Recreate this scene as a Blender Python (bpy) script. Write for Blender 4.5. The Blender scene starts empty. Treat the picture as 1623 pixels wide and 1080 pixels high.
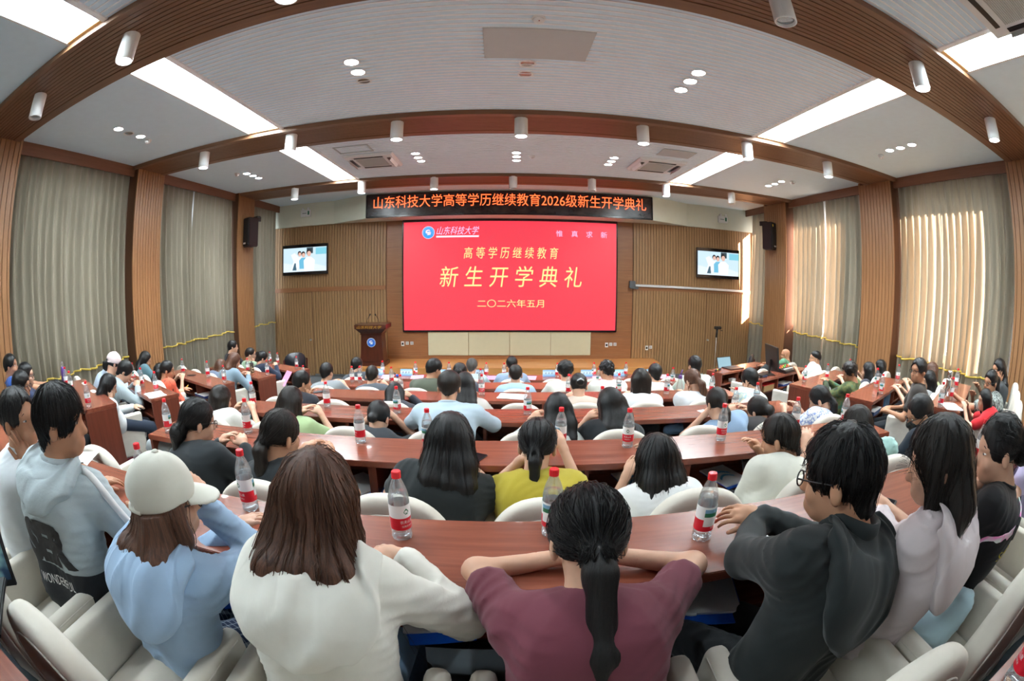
import bpy, bmesh, math, random
import numpy as np
from mathutils import Vector, Matrix

SC = bpy.context.scene
COL = SC.collection
PI = math.pi
rnd = random.Random(7)

# ------------------------------------------------------------------ camera
ZC = 2.72                                   # lens height above the front floor
F_PX = 727.57                               # fisheye focal length in pixels of the 1623 x 1080 frame
YAW, PITCH, ROLL = -0.0267, -0.1362, -0.0040

def cam_axes():
    cy, sy = math.cos(YAW), math.sin(YAW)
    cp, sp = math.cos(PITCH), math.sin(PITCH)
    cr, sr = math.cos(ROLL), math.sin(ROLL)
    rz = np.array([[cy, -sy, 0], [sy, cy, 0], [0, 0, 1]])
    rx = np.array([[1, 0, 0], [0, cp, -sp], [0, sp, cp]])
    ry = np.array([[cr, 0, sr], [0, 1, 0], [-sr, 0, cr]])
    return rz @ rx @ ry                     # columns: right, forward, up
AX = cam_axes()
cam_d = bpy.data.cameras.new('camera')
cam = bpy.data.objects.new('camera', cam_d)
COL.objects.link(cam)
cam_d.type = 'PANO'
cam_d.sensor_fit = 'HORIZONTAL'
cam_d.sensor_width = 36.0
cam_d.clip_start = 0.02
pano = cam_d if hasattr(cam_d, 'panorama_type') else cam_d.cycles
pano.panorama_type = 'FISHEYE_EQUISOLID'
pano.fisheye_lens = F_PX / 1623.0 * 36.0
pano.fisheye_fov = math.radians(200)
M = Matrix.Identity(4)
for r in range(3):
    M[r][0], M[r][1], M[r][2] = AX[r, 0], AX[r, 2], -AX[r, 1]
M[0][3], M[1][3], M[2][3] = 0, 0, ZC
cam.matrix_world = M
SC.camera = cam

def ray(x, y):
    """Direction seen at a point of the frame, from the lens."""
    dx, dy = x - 811.5, 540 - y
    r = math.hypot(dx, dy) + 1e-9
    th = 2 * math.asin(r / (2 * F_PX))
    s = math.sin(th) / r
    return Vector(AX @ np.array([dx * s, math.cos(th), dy * s]))
def at_z(x, y, z):
    v = ray(x, y); return Vector((0, 0, ZC)) + v * ((z - ZC) / v.z)
def at_y(x, y, yy):
    v = ray(x, y); return Vector((0, 0, ZC)) + v * (yy / v.y)
def at_x(x, y, xx):
    v = ray(x, y); return Vector((0, 0, ZC)) + v * (xx / v.x)
def at_plane(x, y, p0, n):
    v = ray(x, y); t = (p0[0] * n[0] + p0[1] * n[1]) / (v.x * n[0] + v.y * n[1])
    return Vector((0, 0, ZC)) + v * t

# ------------------------------------------------------------------ world, sun, exposure
w = bpy.data.worlds.new('daylight'); SC.world = w
w.use_nodes = True
bg = w.node_tree.nodes['Background']
bg.inputs[0].default_value = (0.80, 0.90, 1.0, 1)
bg.inputs[1].default_value = 1.0
sun_d = bpy.data.lights.new('sun', 'SUN'); sun_d.energy = 45.0; sun_d.angle = 0.02; sun_d.color = (1.0, 0.70, 0.56)
sun = bpy.data.objects.new('sun', sun_d); COL.objects.link(sun)
sun.rotation_euler = Vector((-0.62, 0.58, -0.50)).to_track_quat('-Z', 'Y').to_euler()
sun.location = (20, -3, 15)
SC.view_settings.view_transform = 'Standard'
SC.view_settings.look = 'None'
SC.view_settings.gamma = 1.0
SC.view_settings.use_curve_mapping = False
SC.view_settings.exposure = 1.88
PANEL_POWER = 12.0          # radiance of the ceiling light panels
SPOT_POWER = 26.0          # watts of each cylinder lamp
DOWN_POWER = 20.0
cy = SC.cycles
cy.max_bounces = 7; cy.diffuse_bounces = 4; cy.glossy_bounces = 3; cy.transmission_bounces = 5; cy.transparent_max_bounces = 12
cy.caustics_reflective = False; cy.caustics_refractive = False
cy.sample_clamp_indirect = 6.0
cy.use_denoising = True

# ------------------------------------------------------------------ materials
def srgb(r, g, b):
    f = lambda c: (c / 255.0 / 12.92) if c / 255.0 <= 0.04045 else ((c / 255.0 + 0.055) / 1.055) ** 2.4
    return (f(r), f(g), f(b), 1)
_M = {}
def nn(t, kind, **kw):
    n = t.nodes.new(kind)
    for k, v in kw.items(): setattr(n, k, v)
    return n
def base_mat(name):
    m = bpy.data.materials.new(name); m.use_nodes = True
    t = m.node_tree
    return m, t, t.nodes['Principled BSDF']
def mix_col(t, fac, a, b):
    n = nn(t, 'ShaderNodeMix', data_type='RGBA')
    for s, v in ((n.inputs[0], fac), (n.inputs[6], a), (n.inputs[7], b)):
        if hasattr(v, 'links'): t.links.new(v, s)
        else: s.default_value = v
    return n.outputs[2]
def tex_obj(t, scale=(1, 1, 1), rot=(0, 0, 0)):
    c = nn(t, 'ShaderNodeTexCoord'); mp = nn(t, 'ShaderNodeMapping')
    mp.inputs[3].default_value = scale; mp.inputs[2].default_value = rot
    t.links.new(c.outputs['Object'], mp.inputs[0])
    return mp.outputs[0]
def noise(t, vec, scale, detail=4, rough=0.55):
    n = nn(t, 'ShaderNodeTexNoise'); n.inputs['Scale'].default_value = scale
    n.inputs['Detail'].default_value = detail; n.inputs['Roughness'].default_value = rough
    t.links.new(vec, n.inputs['Vector']); return n.outputs[0]
def bump(t, p, h, dist, strength=1.0):
    b = nn(t, 'ShaderNodeBump'); b.inputs['Distance'].default_value = dist; b.inputs['Strength'].default_value = strength
    t.links.new(h, b.inputs['Height']); t.links.new(b.outputs[0], p.inputs['Normal'])
def ramp(t, fac, stops):
    r = nn(t, 'ShaderNodeValToRGB'); e = r.color_ramp.elements
    while len(e) < len(stops): e.new(0.5)
    for i, (p, c) in enumerate(stops): e[i].position = p; e[i].color = c
    t.links.new(fac, r.inputs[0]); return r.outputs[0]

def mat_plain(name, c, rough=0.5, metal=0.0, spec=0.5, coat=0.0):
    if name in _M: return _M[name]
    m, t, p = base_mat(name)
    p.inputs['Base Color'].default_value = c; p.inputs['Roughness'].default_value = rough
    p.inputs['Metallic'].default_value = metal; p.inputs['Specular IOR Level'].default_value = spec
    p.inputs['Coat Weight'].default_value = coat
    v = tex_obj(t)
    f = noise(t, v, 9.0, 3)
    c2 = tuple(x * 0.95 for x in c[:3]) + (1,)
    t.links.new(mix_col(t, f, c2, tuple(min(1, x * 1.03) for x in c[:3]) + (1,)), p.inputs['Base Color'])
    _M[name] = m; return m
def mat_wood(name, c1, c2, rough=0.35, axis='x', scale=1.0, coat=0.0, spec=0.5):
    if name in _M: return _M[name]
    m, t, p = base_mat(name)
    k = {'x': (1.2, 22, 22), 'y': (22, 1.2, 22), 'z': (22, 22, 1.2)}[axis]
    v = tex_obj(t, tuple(q * scale for q in k))
    f = noise(t, v, 2.0, 8, 0.65)
    t.links.new(ramp(t, f, [(0.28, c1), (0.72, c2)]), p.inputs['Base Color'])
    p.inputs['Roughness'].default_value = rough; p.inputs['Coat Weight'].default_value = coat
    p.inputs['Specular IOR Level'].default_value = spec
    bump(t, p, f, 0.0006)
    _M[name] = m; return m
def mat_emit(name, c, s):
    if name in _M: return _M[name]
    m, t, p = base_mat(name)
    p.inputs['Base Color'].default_value = (0.02, 0.02, 0.02, 1)
    p.inputs['Emission Color'].default_value = c; p.inputs['Emission Strength'].default_value = s
    p.inputs['Roughness'].default_value = 0.4
    _M[name] = m; return m
def mat_cloth(name, c, rough=0.85, weave=900.0, sheen=0.15, wrinkle=0.0015):
    if name in _M: return _M[name]
    m, t, p = base_mat(name)
    v = tex_obj(t)
    f = noise(t, v, 14.0, 5, 0.6)
    a = tuple(x * 0.90 for x in c[:3]) + (1,); b = tuple(min(1, x * 1.06) for x in c[:3]) + (1,)
    t.links.new(mix_col(t, f, a, b), p.inputs['Base Color'])
    p.inputs['Roughness'].default_value = rough
    p.inputs['Sheen Weight'].default_value = sheen; p.inputs['Specular IOR Level'].default_value = 0.25
    n = nn(t, 'ShaderNodeTexNoise', noise_type='RIDGED_MULTIFRACTAL'); t.links.new(tex_obj(t, (1, 1, 1.6)), n.inputs['Vector'])
    n.inputs['Scale'].default_value = 5.5; n.inputs['Detail'].default_value = 3.0; n.inputs['Roughness'].default_value = 0.45; n.inputs['Distortion'].default_value = 0.9
    bump(t, p, n.outputs[0], wrinkle * 3.2)
    _M[name] = m; return m

# ------------------------------------------------------------------ mesh helpers
class MB:
    def __init__(s): s.v = []; s.f = []; s.m = []
    def add(s, vs, fs, mi=0):
        o = len(s.v); s.v += [tuple(x) for x in vs]; s.f += [tuple(i + o for i in f) for f in fs]; s.m += [mi] * len(fs)
        return s
    def box(s, x0, x1, y0, y1, z0, z1, mi=0):
        vs = [(x0, y0, z0), (x1, y0, z0), (x1, y1, z0), (x0, y1, z0), (x0, y0, z1), (x1, y0, z1), (x1, y1, z1), (x0, y1, z1)]
        return s.add(vs, [(0, 3, 2, 1), (4, 5, 6, 7), (0, 1, 5, 4), (1, 2, 6, 5), (2, 3, 7, 6), (3, 0, 4, 7)], mi)
    def obox(s, c, h, R, mi=0):
        """Box with centre c, half sizes h and axes given by the columns of R."""
        c = Vector(c); vs = []
        for dz in (-1, 1):
            for dx, dy in ((-1, -1), (1, -1), (1, 1), (-1, 1)):
                vs.append(c + R @ Vector((dx * h[0], dy * h[1], dz * h[2])))
        return s.add(vs, [(0, 3, 2, 1), (4, 5, 6, 7), (0, 1, 5, 4), (1, 2, 6, 5), (2, 3, 7, 6), (3, 0, 4, 7)], mi)
    def prism(s, poly, z0, z1, mi=0):
        """Vertical prism over a counter-clockwise plan polygon."""
        n = len(poly)
        vs = [(x, y, z0) for x, y in poly] + [(x, y, z1) for x, y in poly]
        fs = [tuple(range(n - 1, -1, -1)), tuple(range(n, 2 * n))]
        for i in range(n):
            j = (i + 1) % n; fs.append((i, j, n + j, n + i))
        return s.add(vs, fs, mi)
    def extrude(s, prof, axis, a0, a1, mi=0):
        """Prism of a 2-D profile; axis x: profile (y, z); axis y: profile (x, z)."""
        n = len(prof)
        mk = (lambda p, a: (a, p[0], p[1])) if axis == 'x' else (lambda p, a: (p[0], a, p[1]))
        vs = [mk(p, a0) for p in prof] + [mk(p, a1) for p in prof]
        fs = [tuple(range(n)), tuple(range(2 * n - 1, n - 1, -1))]
        for i in range(n):
            j = (i + 1) % n; fs.append((i, n + i, n + j, j))
        return s.add(vs, fs, mi)
    def lathe(s, prof, seg=24, mi=0, cen=(0, 0, 0), cap=True):
        o = []; n = len(prof)
        for r, z in prof:
            for k in range(seg):
                a = 2 * PI * k / seg; o.append((cen[0] + r * math.cos(a), cen[1] + r * math.sin(a), cen[2] + z))
        fs = []
        for i in range(n - 1):
            for k in range(seg):
                k2 = (k + 1) % seg; fs.append((i * seg + k, i * seg + k2, (i + 1) * seg + k2, (i + 1) * seg + k))
        if cap:
            fs.append(tuple(range(seg - 1, -1, -1))); fs.append(tuple((n - 1) * seg + k for k in range(seg)))
        return s.add(o, fs, mi)
    def tube(s, pts, rad, seg=8, mi=0, closed=False):
        pts = [Vector(p) for p in pts]; n = len(pts)
        rads = rad if isinstance(rad, (list, tuple)) else [rad] * n
        up = Vector((0.13, 0.27, 0.95)); o = []; prev = None
        for i, p in enumerate(pts):
            d = (pts[(i + 1) % n] - pts[i - 1]) if closed else (pts[min(i + 1, n - 1)] - pts[max(i - 1, 0)])
            d = d.normalized() if d.length > 1e-9 else Vector((0, 0, 1))
            a = prev if prev is not None else (up if abs(d.dot(up)) < 0.95 else Vector((1, 0, 0)))
            a = (a - d * a.dot(d)); a = a.normalized() if a.length > 1e-6 else d.orthogonal().normalized()
            b = d.cross(a); prev = a
            for k in range(seg):
                t = 2 * PI * k / seg; o.append(p + (a * math.cos(t) + b * math.sin(t)) * rads[i])
        fs = []
        for i in range(n if closed else n - 1):
            j = (i + 1) % n
            for k in range(seg):
                k2 = (k + 1) % seg; fs.append((i * seg + k, i * seg + k2, j * seg + k2, j * seg + k))
        if not closed:
            fs.append(tuple(range(seg - 1, -1, -1))); fs.append(tuple((n - 1) * seg + k for k in range(seg)))
        return s.add(o, fs, mi)
    def mesh(s, name, mats, smooth=False, bevel=0.0):
        me = bpy.data.meshes.new(name)
        me.from_pydata(s.v, [], s.f)
        for m in (mats if isinstance(mats, (list, tuple)) else [mats]): me.materials.append(m)
        me.polygons.foreach_set('material_index', s.m)
        if smooth: me.polygons.foreach_set('use_smooth', [True] * len(s.f))
        me.update()
        if bevel:
            bm = bmesh.new(); bm.from_mesh(me)
            ed = [e for e in bm.edges if len(e.link_faces) == 2 and e.calc_face_angle(0) > 0.6]
            bmesh.ops.bevel(bm, geom=ed, offset=bevel, segments=2, affect='EDGES', clamp_overlap=True)
            bm.to_mesh(me); bm.free()
        return me
def link(name, me, parent=None, loc=(0, 0, 0), rotz=0.0):
    o = bpy.data.objects.new(name, me); COL.objects.link(o)
    o.location = loc; o.rotation_euler = (0, 0, rotz)
    if parent is not None: o.parent = parent
    return o
def obj(name, mb, mats, parent=None, loc=(0, 0, 0), rotz=0.0, smooth=False, bevel=0.0):
    return link(name, mb.mesh(name, mats, smooth, bevel), parent, loc, rotz)
def tag(o, label, cat, group=None):
    o['label'] = label; o['category'] = cat
    if group: o['group'] = group
    return o
def thing(name, label, cat, loc=(0, 0, 0), rotz=0.0, group=None):
    o = link(name, None, None, loc, rotz); o.empty_display_size = 0.1
    return tag(o, label, cat, group)
def struct(name, mb, mats, parent=None, smooth=False, bevel=0.0, label=None):
    o = obj(name, mb, mats, parent, smooth=smooth, bevel=bevel)
    if parent is None:
        o['kind'] = 'structure'
        if label: o['label'] = label
    return o
def copy_tree(o, parent=None):
    c = o.copy(); COL.objects.link(c)
    if parent is not None: c.parent = parent
    for ch in list(o.children): copy_tree(ch, c)
    return c
def text_mesh(body, size, align='CENTER', extrude=0.0, shear=0.0, xscale=1.0, spacing=1.0, offset=0.0):
    """A flat mesh of lettering in its own x-y plane."""
    cu = bpy.data.curves.new('lettering', 'FONT'); cu.body = body; cu.size = size
    cu.align_x = align; cu.align_y = 'CENTER'; cu.extrude = extrude; cu.shear = shear; cu.space_character = spacing; cu.offset = offset
    cu.resolution_u = 3
    o = bpy.data.objects.new('lettering', cu); COL.objects.link(o)
    dg = bpy.context.evaluated_depsgraph_get(); dg.update()
    me = bpy.data.meshes.new_from_object(o.evaluated_get(dg))
    bpy.data.objects.remove(o); bpy.data.curves.remove(cu)
    if xscale != 1.0: me.transform(Matrix.Diagonal((xscale, 1, 1, 1)))
    return me
def text_obj(name, body, size, mat, parent=None, loc=(0, 0, 0), rot=(PI / 2, 0, 0), **kw):
    me = text_mesh(body, size, **kw); me.materials.clear(); me.materials.append(mat)
    o = link(name, me, parent, loc); o.rotation_euler = rot
    return o
# ------------------------------------------------------------------ the room
XL, XR, YF, YB, CZ = -6.40, 7.26, 12.25, -3.2, 4.97
COLS = [((1.95, 2.97), (1.95, 2.93)), ((5.82, 6.62), (5.88, 6.86)), ((9.58, 10.38), (9.78, 10.84))]   # (left y-range, right y-range)
BEAM_Y = [(1.98, 2.90), (5.76, 6.62), (9.60, 10.50)]
T = [2.10 - 0.161 * i for i in range(7)]                 # desk-top heights, row 0 (at the lens) to row 6
FL = [t - 0.75 for t in T]                               # floor of each tier
NEAR = [-0.27, 0.95, 2.165, 3.38, 4.60, 5.78, 7.02]      # audience-side edge of each centre desk row at x = 0
SLOPE = -0.018

M_CARPET = mat_cloth('grey_carpet', srgb(92, 100, 104), 0.95, 500)
M_WALLW = mat_plain('wall_white', (0.74, 0.76, 0.75, 1), 0.7)
M_CEIL = mat_plain('ceiling_white', (0.70, 0.86, 0.95, 1), 0.75)
M_STRIP = mat_plain('ceiling_strip', (0.70, 0.85, 0.95, 1), 0.5)
M_RIB = mat_plain('ceiling_rib', (0.92, 0.95, 0.97, 1), 0.45)
M_SLAT = mat_wood('wall_slat_wood', srgb(140, 106, 70), srgb(164, 128, 88), 0.45, 'z', 0.8)
M_FLATW = mat_wood('wall_panel_wood', srgb(134, 88, 54), srgb(156, 106, 68), 0.4, 'x', 0.8)
M_BEAM = mat_wood('beam_wood', srgb(110, 77, 54), srgb(132, 95, 68), 0.42, 'x', 0.5)
M_GROOVE = mat_plain('wood_groove', srgb(86, 54, 32), 0.7)
M_COLW = mat_wood('column_wood', srgb(138, 98, 64), srgb(164, 120, 80), 0.42, 'z', 0.6)
M_VAL = mat_wood('valance_wood', srgb(108, 70, 48), srgb(126, 84, 60), 0.45, 'y', 0.6)
M_CREAM = mat_plain('soffit_cream', srgb(214, 217, 200), 0.6)
M_STAGE = mat_wood('stage_wood', srgb(176, 118, 62), srgb(204, 146, 84), 0.3, 'x', 0.5, coat=0.2)
M_BEIGE = mat_plain('acoustic_beige', srgb(196, 192, 162), 0.8)
M_BLACK = mat_plain('black_plastic', (0.012, 0.012, 0.013, 1), 0.35)
M_DARK = mat_plain('dark_metal', (0.02, 0.02, 0.022, 1), 0.5)
M_STEEL = mat_plain('brushed_steel', (0.6, 0.6, 0.6, 1), 0.3, 1.0)
M_WPLAS = mat_plain('white_plastic', (0.80, 0.82, 0.82, 1), 0.4)
M_PANEL = mat_emit('light_panel', (0.84, 0.95, 1.0, 1), PANEL_POWER)
M_LAMP = mat_emit('lamp_disc', (0.92, 0.98, 1.0, 1), 14.0)
M_OFF = mat_plain('lamp_off_reflector', (0.45, 0.47, 0.48, 1), 0.25, 0.8)
M_YWOOD = mat_plain('raw_wood_edge', srgb(226, 190, 128), 0.6)

T25 = math.tan(math.radians(25))
# tiers: tier i reaches from the back wall to a broken front line; each is one step of the same floor
fb = MB()
fb.prism([(XL - 0.5, YB), (XR + 0.5, YB), (XR + 0.5, YF + 0.2), (XL - 0.5, YF + 0.2)], -0.2, 0.0)
for i in range(0, 7):
    yf = NEAR[i] + 0.47
    fb.prism([(XL - 0.4, YB), (XR + 0.4, YB), (XR + 0.4, yf + (XR + 0.4 - 3.3) * T25), (3.3, yf), (-3.0, yf), (XL - 0.4, yf + (-3.0 - XL + 0.4) * T25)], 0.0 if i == 6 else FL[i + 1] - 0.01, FL[i])
struct('floor', fb, M_CARPET, label='grey carpeted floor rising in tiers')

# ceiling: plain boards at the sides, ribbed strips in the middle
cb = MB()
LP = [(-3.72, -3.14), (3.72, 4.30)]
PY = [(-0.85, 1.98), (2.90, 5.76), (6.62, 9.60)]
xs = [XL - 0.5, LP[0][0], LP[0][1], LP[1][0], LP[1][1], XR + 0.5]
for a, b in ((0, 1), (4, 5)): cb.box(xs[a], xs[b], YB, YF + 0.2, CZ, CZ + 0.12, 0)
cb.box(xs[1], xs[4], YF - 2.0, YF + 0.2, CZ, CZ + 0.12, 0)
for a, b in LP:
    cb.box(a, b, YB, -0.85, CZ, CZ + 0.12, 0)
    for y0, y1 in BEAM_Y: cb.box(a, b, y0, y1, CZ, CZ + 0.12, 0)
    cb.box(a, b, YB, YF - 2.0, CZ + 0.14, CZ + 0.2, 0)
cb.box(LP[0][1], LP[1][0], YB, YF - 2.0, CZ + 0.004, CZ + 0.12, 1)
y = -2.9
while y < BEAM_Y[2][0] - 0.05:
    if not any(a - 0.03 < y < b + 0.01 for a, b in BEAM_Y):
        cb.box(LP[0][1], LP[1][0], y, y + 0.013, CZ - 0.006, CZ + 0.004, 2)
    y += 0.078
for y0, y1 in PY:
    cb.box(LP[0][1] - 0.01, LP[0][1] + 0.05, y0, y1, CZ - 0.012, CZ + 0.004, 2)
    cb.box(LP[1][0] - 0.05, LP[1][0] + 0.01, y0, y1, CZ - 0.012, CZ + 0.004, 2)
struct('ceiling', cb, [M_CEIL, M_STRIP, M_RIB], label='white ceiling with ribbed metal strips between plain side boards')

# beams with ribbed undersides
for k, (y0, y1) in enumerate(BEAM_Y):
    zb = CZ - 0.065
    prof = [(y0, CZ + 0.02), (y0, zb), (y0 + 0.07, zb), (y0 + 0.07, zb + 0.02), (y0 + 0.085, zb + 0.02)]
    y = y0 + 0.085
    while y < y1 - 0.19:
        prof += [(y, zb + 0.006), (y + 0.046, zb + 0.006), (y + 0.046, zb + 0.022), (y + 0.058, zb + 0.022)]
        y += 0.058
    prof += [(y, zb), (y1, zb), (y1, CZ + 0.02)]
    b = MB().extrude(prof, 'x', XL - 0.25, XR + 0.25, 0)
    b.box(XL - 0.25, XR + 0.25, y0 + 0.06, y1 - 0.1, zb + 0.021, zb + 0.03, 1)
    struct('trim_%d' % (k + 1), b, [M_BEAM, M_GROOVE], label='wood-clad ceiling beam with ribbed underside, beam %s' % ['over the nearest rows', 'over the middle rows', 'beside the red LED banner'][k])
# columns
kk = 4
for (l, r) in COLS:
    for side, (y0, y1) in ((-1, l), (1, r)):
        xf = XL + 0.12 if side < 0 else XR - 0.12
        xb = XL - 0.4 if side < 0 else XR + 0.4
        b = MB().box(min(xf - side * -0.02, xb), max(xf - side * -0.02, xb), y0, y1, 0, CZ, 1)
        n = 9; p = (y1 - y0 - 0.10) / n
        b.box(min(xf, xf + side * 0.03), max(xf, xf + side * 0.03), y0, y0 + 0.045, 0, CZ, 0)
        b.box(min(xf, xf + side * 0.03), max(xf, xf + side * 0.03), y1 - 0.045, y1, 0, CZ, 0)
        for i in range(n):
            a = y0 + 0.05 + i * p
            b.box(min(xf, xf + side * 0.03), max(xf, xf + side * 0.03), a + 0.006, a + p - 0.006, 0, CZ - 0.05, 0)
        struct('trim_%d' % kk, b, [M_COLW, M_GROOVE]); kk += 1
# window walls and valances
for side, name in ((-1, 'left'), (1, 'right')):
    X = XL if side < 0 else XR
    xo = (X + side * 0.30, X + side * 0.52)
    b = MB()
    bays = [(-2.6, 1.6), (3.35, 5.6), (7.3, 9.55) if side < 0 else (7.35, 9.75), (10.9, 12.05) if side < 0 else (11.3, 12.12)]
    sill, head = 1.83, 4.55
    x0, x1 = min(xo), max(xo)
    b.box(x0, x1, YB, YF + 0.2, 0, sill, 0); b.box(x0, x1, YB, YF + 0.2, head, CZ + 0.1, 0)
    prev = YB
    for a, c in bays:
        b.box(x0, x1, prev, a, sill, head, 0); prev = c
    b.box(x0, x1, prev, YF + 0.2, sill, head, 0)
    struct('wall_' + name, b, M_WALLW)
    for i, (a, c) in enumerate(bays):
        fr = MB(); t = 0.05; xm = (x0 + x1) / 2
        m = (a + c) / 2
        fr.box(xm - .03, xm + .03, a, c, sill, sill + t); fr.box(xm - .03, xm + .03, a, c, head - t, head)
        for yy in (a, m - t / 2, c - t): fr.box(xm - .03, xm + .03, yy, yy + t, sill + t, head - t)
        struct('window_%d' % (i + 1 + (4 if side > 0 else 0)), fr, M_WPLAS)
    ys = [YB] + [v for cc in COLS for v in cc[0 if side < 0 else 1]] + [12.10]
    for i in range(0, len(ys), 2):
        xa, xb_ = X - side * 0.0, X + side * 0.04
        struct('trim_%d' % kk, MB().box(min(xa, xb_), max(xa, xb_), ys[i], ys[i + 1], CZ - 0.19, CZ), M_VAL); kk += 1
struct('wall_back', MB().box(XL - .6, XR + .6, YB - 0.1, YB, 0, CZ + .1), M_WALLW)

# front wall: plank panel in the centre, slatted flanks, cream soffit
b = MB()
z = 0.54
while z < 4.6:
    for x0, x1 in ((-3.09, -1.95), (-1.945, 2.475), (2.48, 3.64)):
        b.box(x0, x1, YF - 0.02, YF + 0.1, z + 0.003, z + 0.607)
    z += 0.61
b.box(-3.3, 3.9, YF, YF + 0.12, 0, CZ, 1)
b.box(-3.09, 3.64, YF - 0.035, YF - 0.0, 0.54, 0.64)
struct('wall_front', b, [M_FLATW, M_GROOVE], bevel=0.0, label='flat wood-panelled wall behind the LED screen')
for name, xa, xb_ in (('wall_front_left', XL - 0.35, -3.10), ('wall_front_right', 3.65, XR + 0.35)):
    b = MB().box(xa, xb_, YF - 0.01, YF + 0.1, 0, 4.5, 1)
    p = 0.085; x = xa
    while x < xb_ - 0.02:
        b.box(x + 0.006, min(x + p - 0.006, xb_), YF - 0.05, YF - 0.005, 0.08, 2.44, 0)
        b.box(x + 0.006, min(x + p - 0.006, xb_), YF - 0.05, YF - 0.005, 2.56, 4.4, 0)
        x += p
    struct(name, b, [M_SLAT, M_GROOVE])
struct('trim_%d' % kk, MB().box(XL - .3, -3.10, YF - 0.075, YF, 2.44, 2.56), M_FLATW, bevel=0.006); kk += 1
struct('trim_%d' % kk, MB().box(3.65, XR + .3, YF - 0.06, YF, 2.44, 2.56), M_FLATW, bevel=0.006); kk += 1
struct('baseboard_front', MB().box(XL - .3, -3.10, YF - 0.065, YF, 0, 0.08).box(3.65, XR + .3, YF - 0.065, YF, 0, 0.08), M_STEEL)
# doors, flush in the slatted flanks
for i, (x0, x1, kx) in enumerate(((-6.20, -5.33, -5.41), (5.93, 6.80, 6.01))):
    b = MB(); p = 0.085; x = x0 + 0.01
    b.box(x0, x1, YF - 0.052, YF - 0.02, 0.02, 2.43, 1)
    while x < x1 - 0.03:
        b.box(x + 0.006, min(x + p - 0.006, x1 - 0.008), YF - 0.068, YF - 0.045, 0.03, 2.425, 0); x += p
    d = struct('door_%d' % (i + 1), b, [M_SLAT, M_GROOVE])
    h = MB(); h.lathe([(0.026, 0), (0.026, 0.012), (0.012, 0.016), (0.012, 0.04), (0.024, 0.05), (0.026, 0.065), (0.016, 0.078)], 16)
    o = obj('door_knob', h, M_STEEL, d, (kx, YF - 0.068, 1.07), smooth=True); o.rotation_euler = (PI / 2, 0, 0)
# soffit
sp = [(-6.65, 12.1), (-4.61, 12.07), (-3.52, 11.52), (4.02, 11.52), (5.25, 12.1), (7.5, 12.1), (7.5, YF + 0.1), (-6.65, YF + 0.1)]
b = MB().prism([(x, y) for x, y in sp], 4.32, CZ)
for i in (0, 1, 3, 4):
    p, q = Vector(sp[i]), Vector(sp[i + 1]); d = (q - p).normalized(); n = Vector((d.y, -d.x)); L = (q - p).length
    for k in range(1, 3 if i in (0, 4) else 2):
        c = p + d * (L * k / (3 if i in (0, 4) else 1.0)) if i in (0, 4) else p + d * L
struct('trim_%d' % kk, b, M_CREAM, label='cream soffit angled around the LED banner'); kk += 1
# stage
struct('floor_stage', MB().prism([(-3.80, 10.95), (3.72, 10.95), (4.3, 11.6), (4.3, YF), (-3.80, YF)], 0.0, 0.54), M_STAGE, bevel=0.01, label='low wooden stage in front of the LED screen')
# beige padded boards under the screen
for k in range(4):
    x0 = -1.945 + k * 1.1045
    o = struct('trim_%d' % kk, MB().box(x0 + 0.004, x0 + 1.1, YF - 0.06, YF - 0.015, 0.64, 1.33), M_BEIGE, bevel=0.008); kk += 1

# ------------------------------------------------------------------ ceiling lights
for side, (x0, x1) in zip(('left', 'right'), LP):
    for k, (y0, y1) in enumerate(PY):
        t = thing('ceiling_light_panel', 'long glowing light panel in the %s of the ceiling, %s' % ('left side' if side == 'left' else 'right side', ['above the camera end, nearest', 'between first and second beam', 'between second and third beam'][k]), 'ceiling light', ((x0 + x1) / 2, (y0 + y1) / 2, CZ), 0, 'long ceiling light panels')
        hx, hy = (x1 - x0) / 2, (y1 - y0) / 2
        obj('diffuser', MB().box(-hx + .03, hx - .03, -hy + 0.04, hy - 0.04, 0.05, 0.07), M_PANEL, t)
        f = MB()
        f.box(-hx, -hx + .03, -hy, hy, -0.004, 0.09); f.box(hx - .03, hx, -hy, hy, -0.004, 0.09)
        obj('frame', f, M_WPLAS, t)
        obj('end_board', MB().box(-hx + .03, hx - .03, hy - .04, hy, -0.002, 0.09), M_YWOOD, t)
        obj('end_board', MB().box(-hx + .03, hx - .03, -hy, -hy + .04, -0.002, 0.09), M_YWOOD, t)
def spot(parent, loc, watts, angle, blend=0.6, r=0.05, color=(0.90, 0.97, 1.0)):
    d = bpy.data.lights.new('lamp_light', 'SPOT'); d.energy = watts; d.spot_size = angle; d.spot_blend = blend; d.shadow_soft_size = r; d.color = color
    o = bpy.data.objects.new('lamp_light', d); COL.objects.link(o); o.parent = parent; o.location = loc
    return o
CX = [-4.73, -3.05, -1.42, 0.27, 1.97, 3.69, 5.42]
UNLIT = {(0, 0), (0, 4), (2, 4), (2, 6), (2, 3)}
wx = ['far left', 'second from the left', 'third from the left', 'middle', 'third from the right', 'second from the right', 'far right']
wb = ['nearest beam', 'middle beam', 'far beam by the LED banner']
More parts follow.
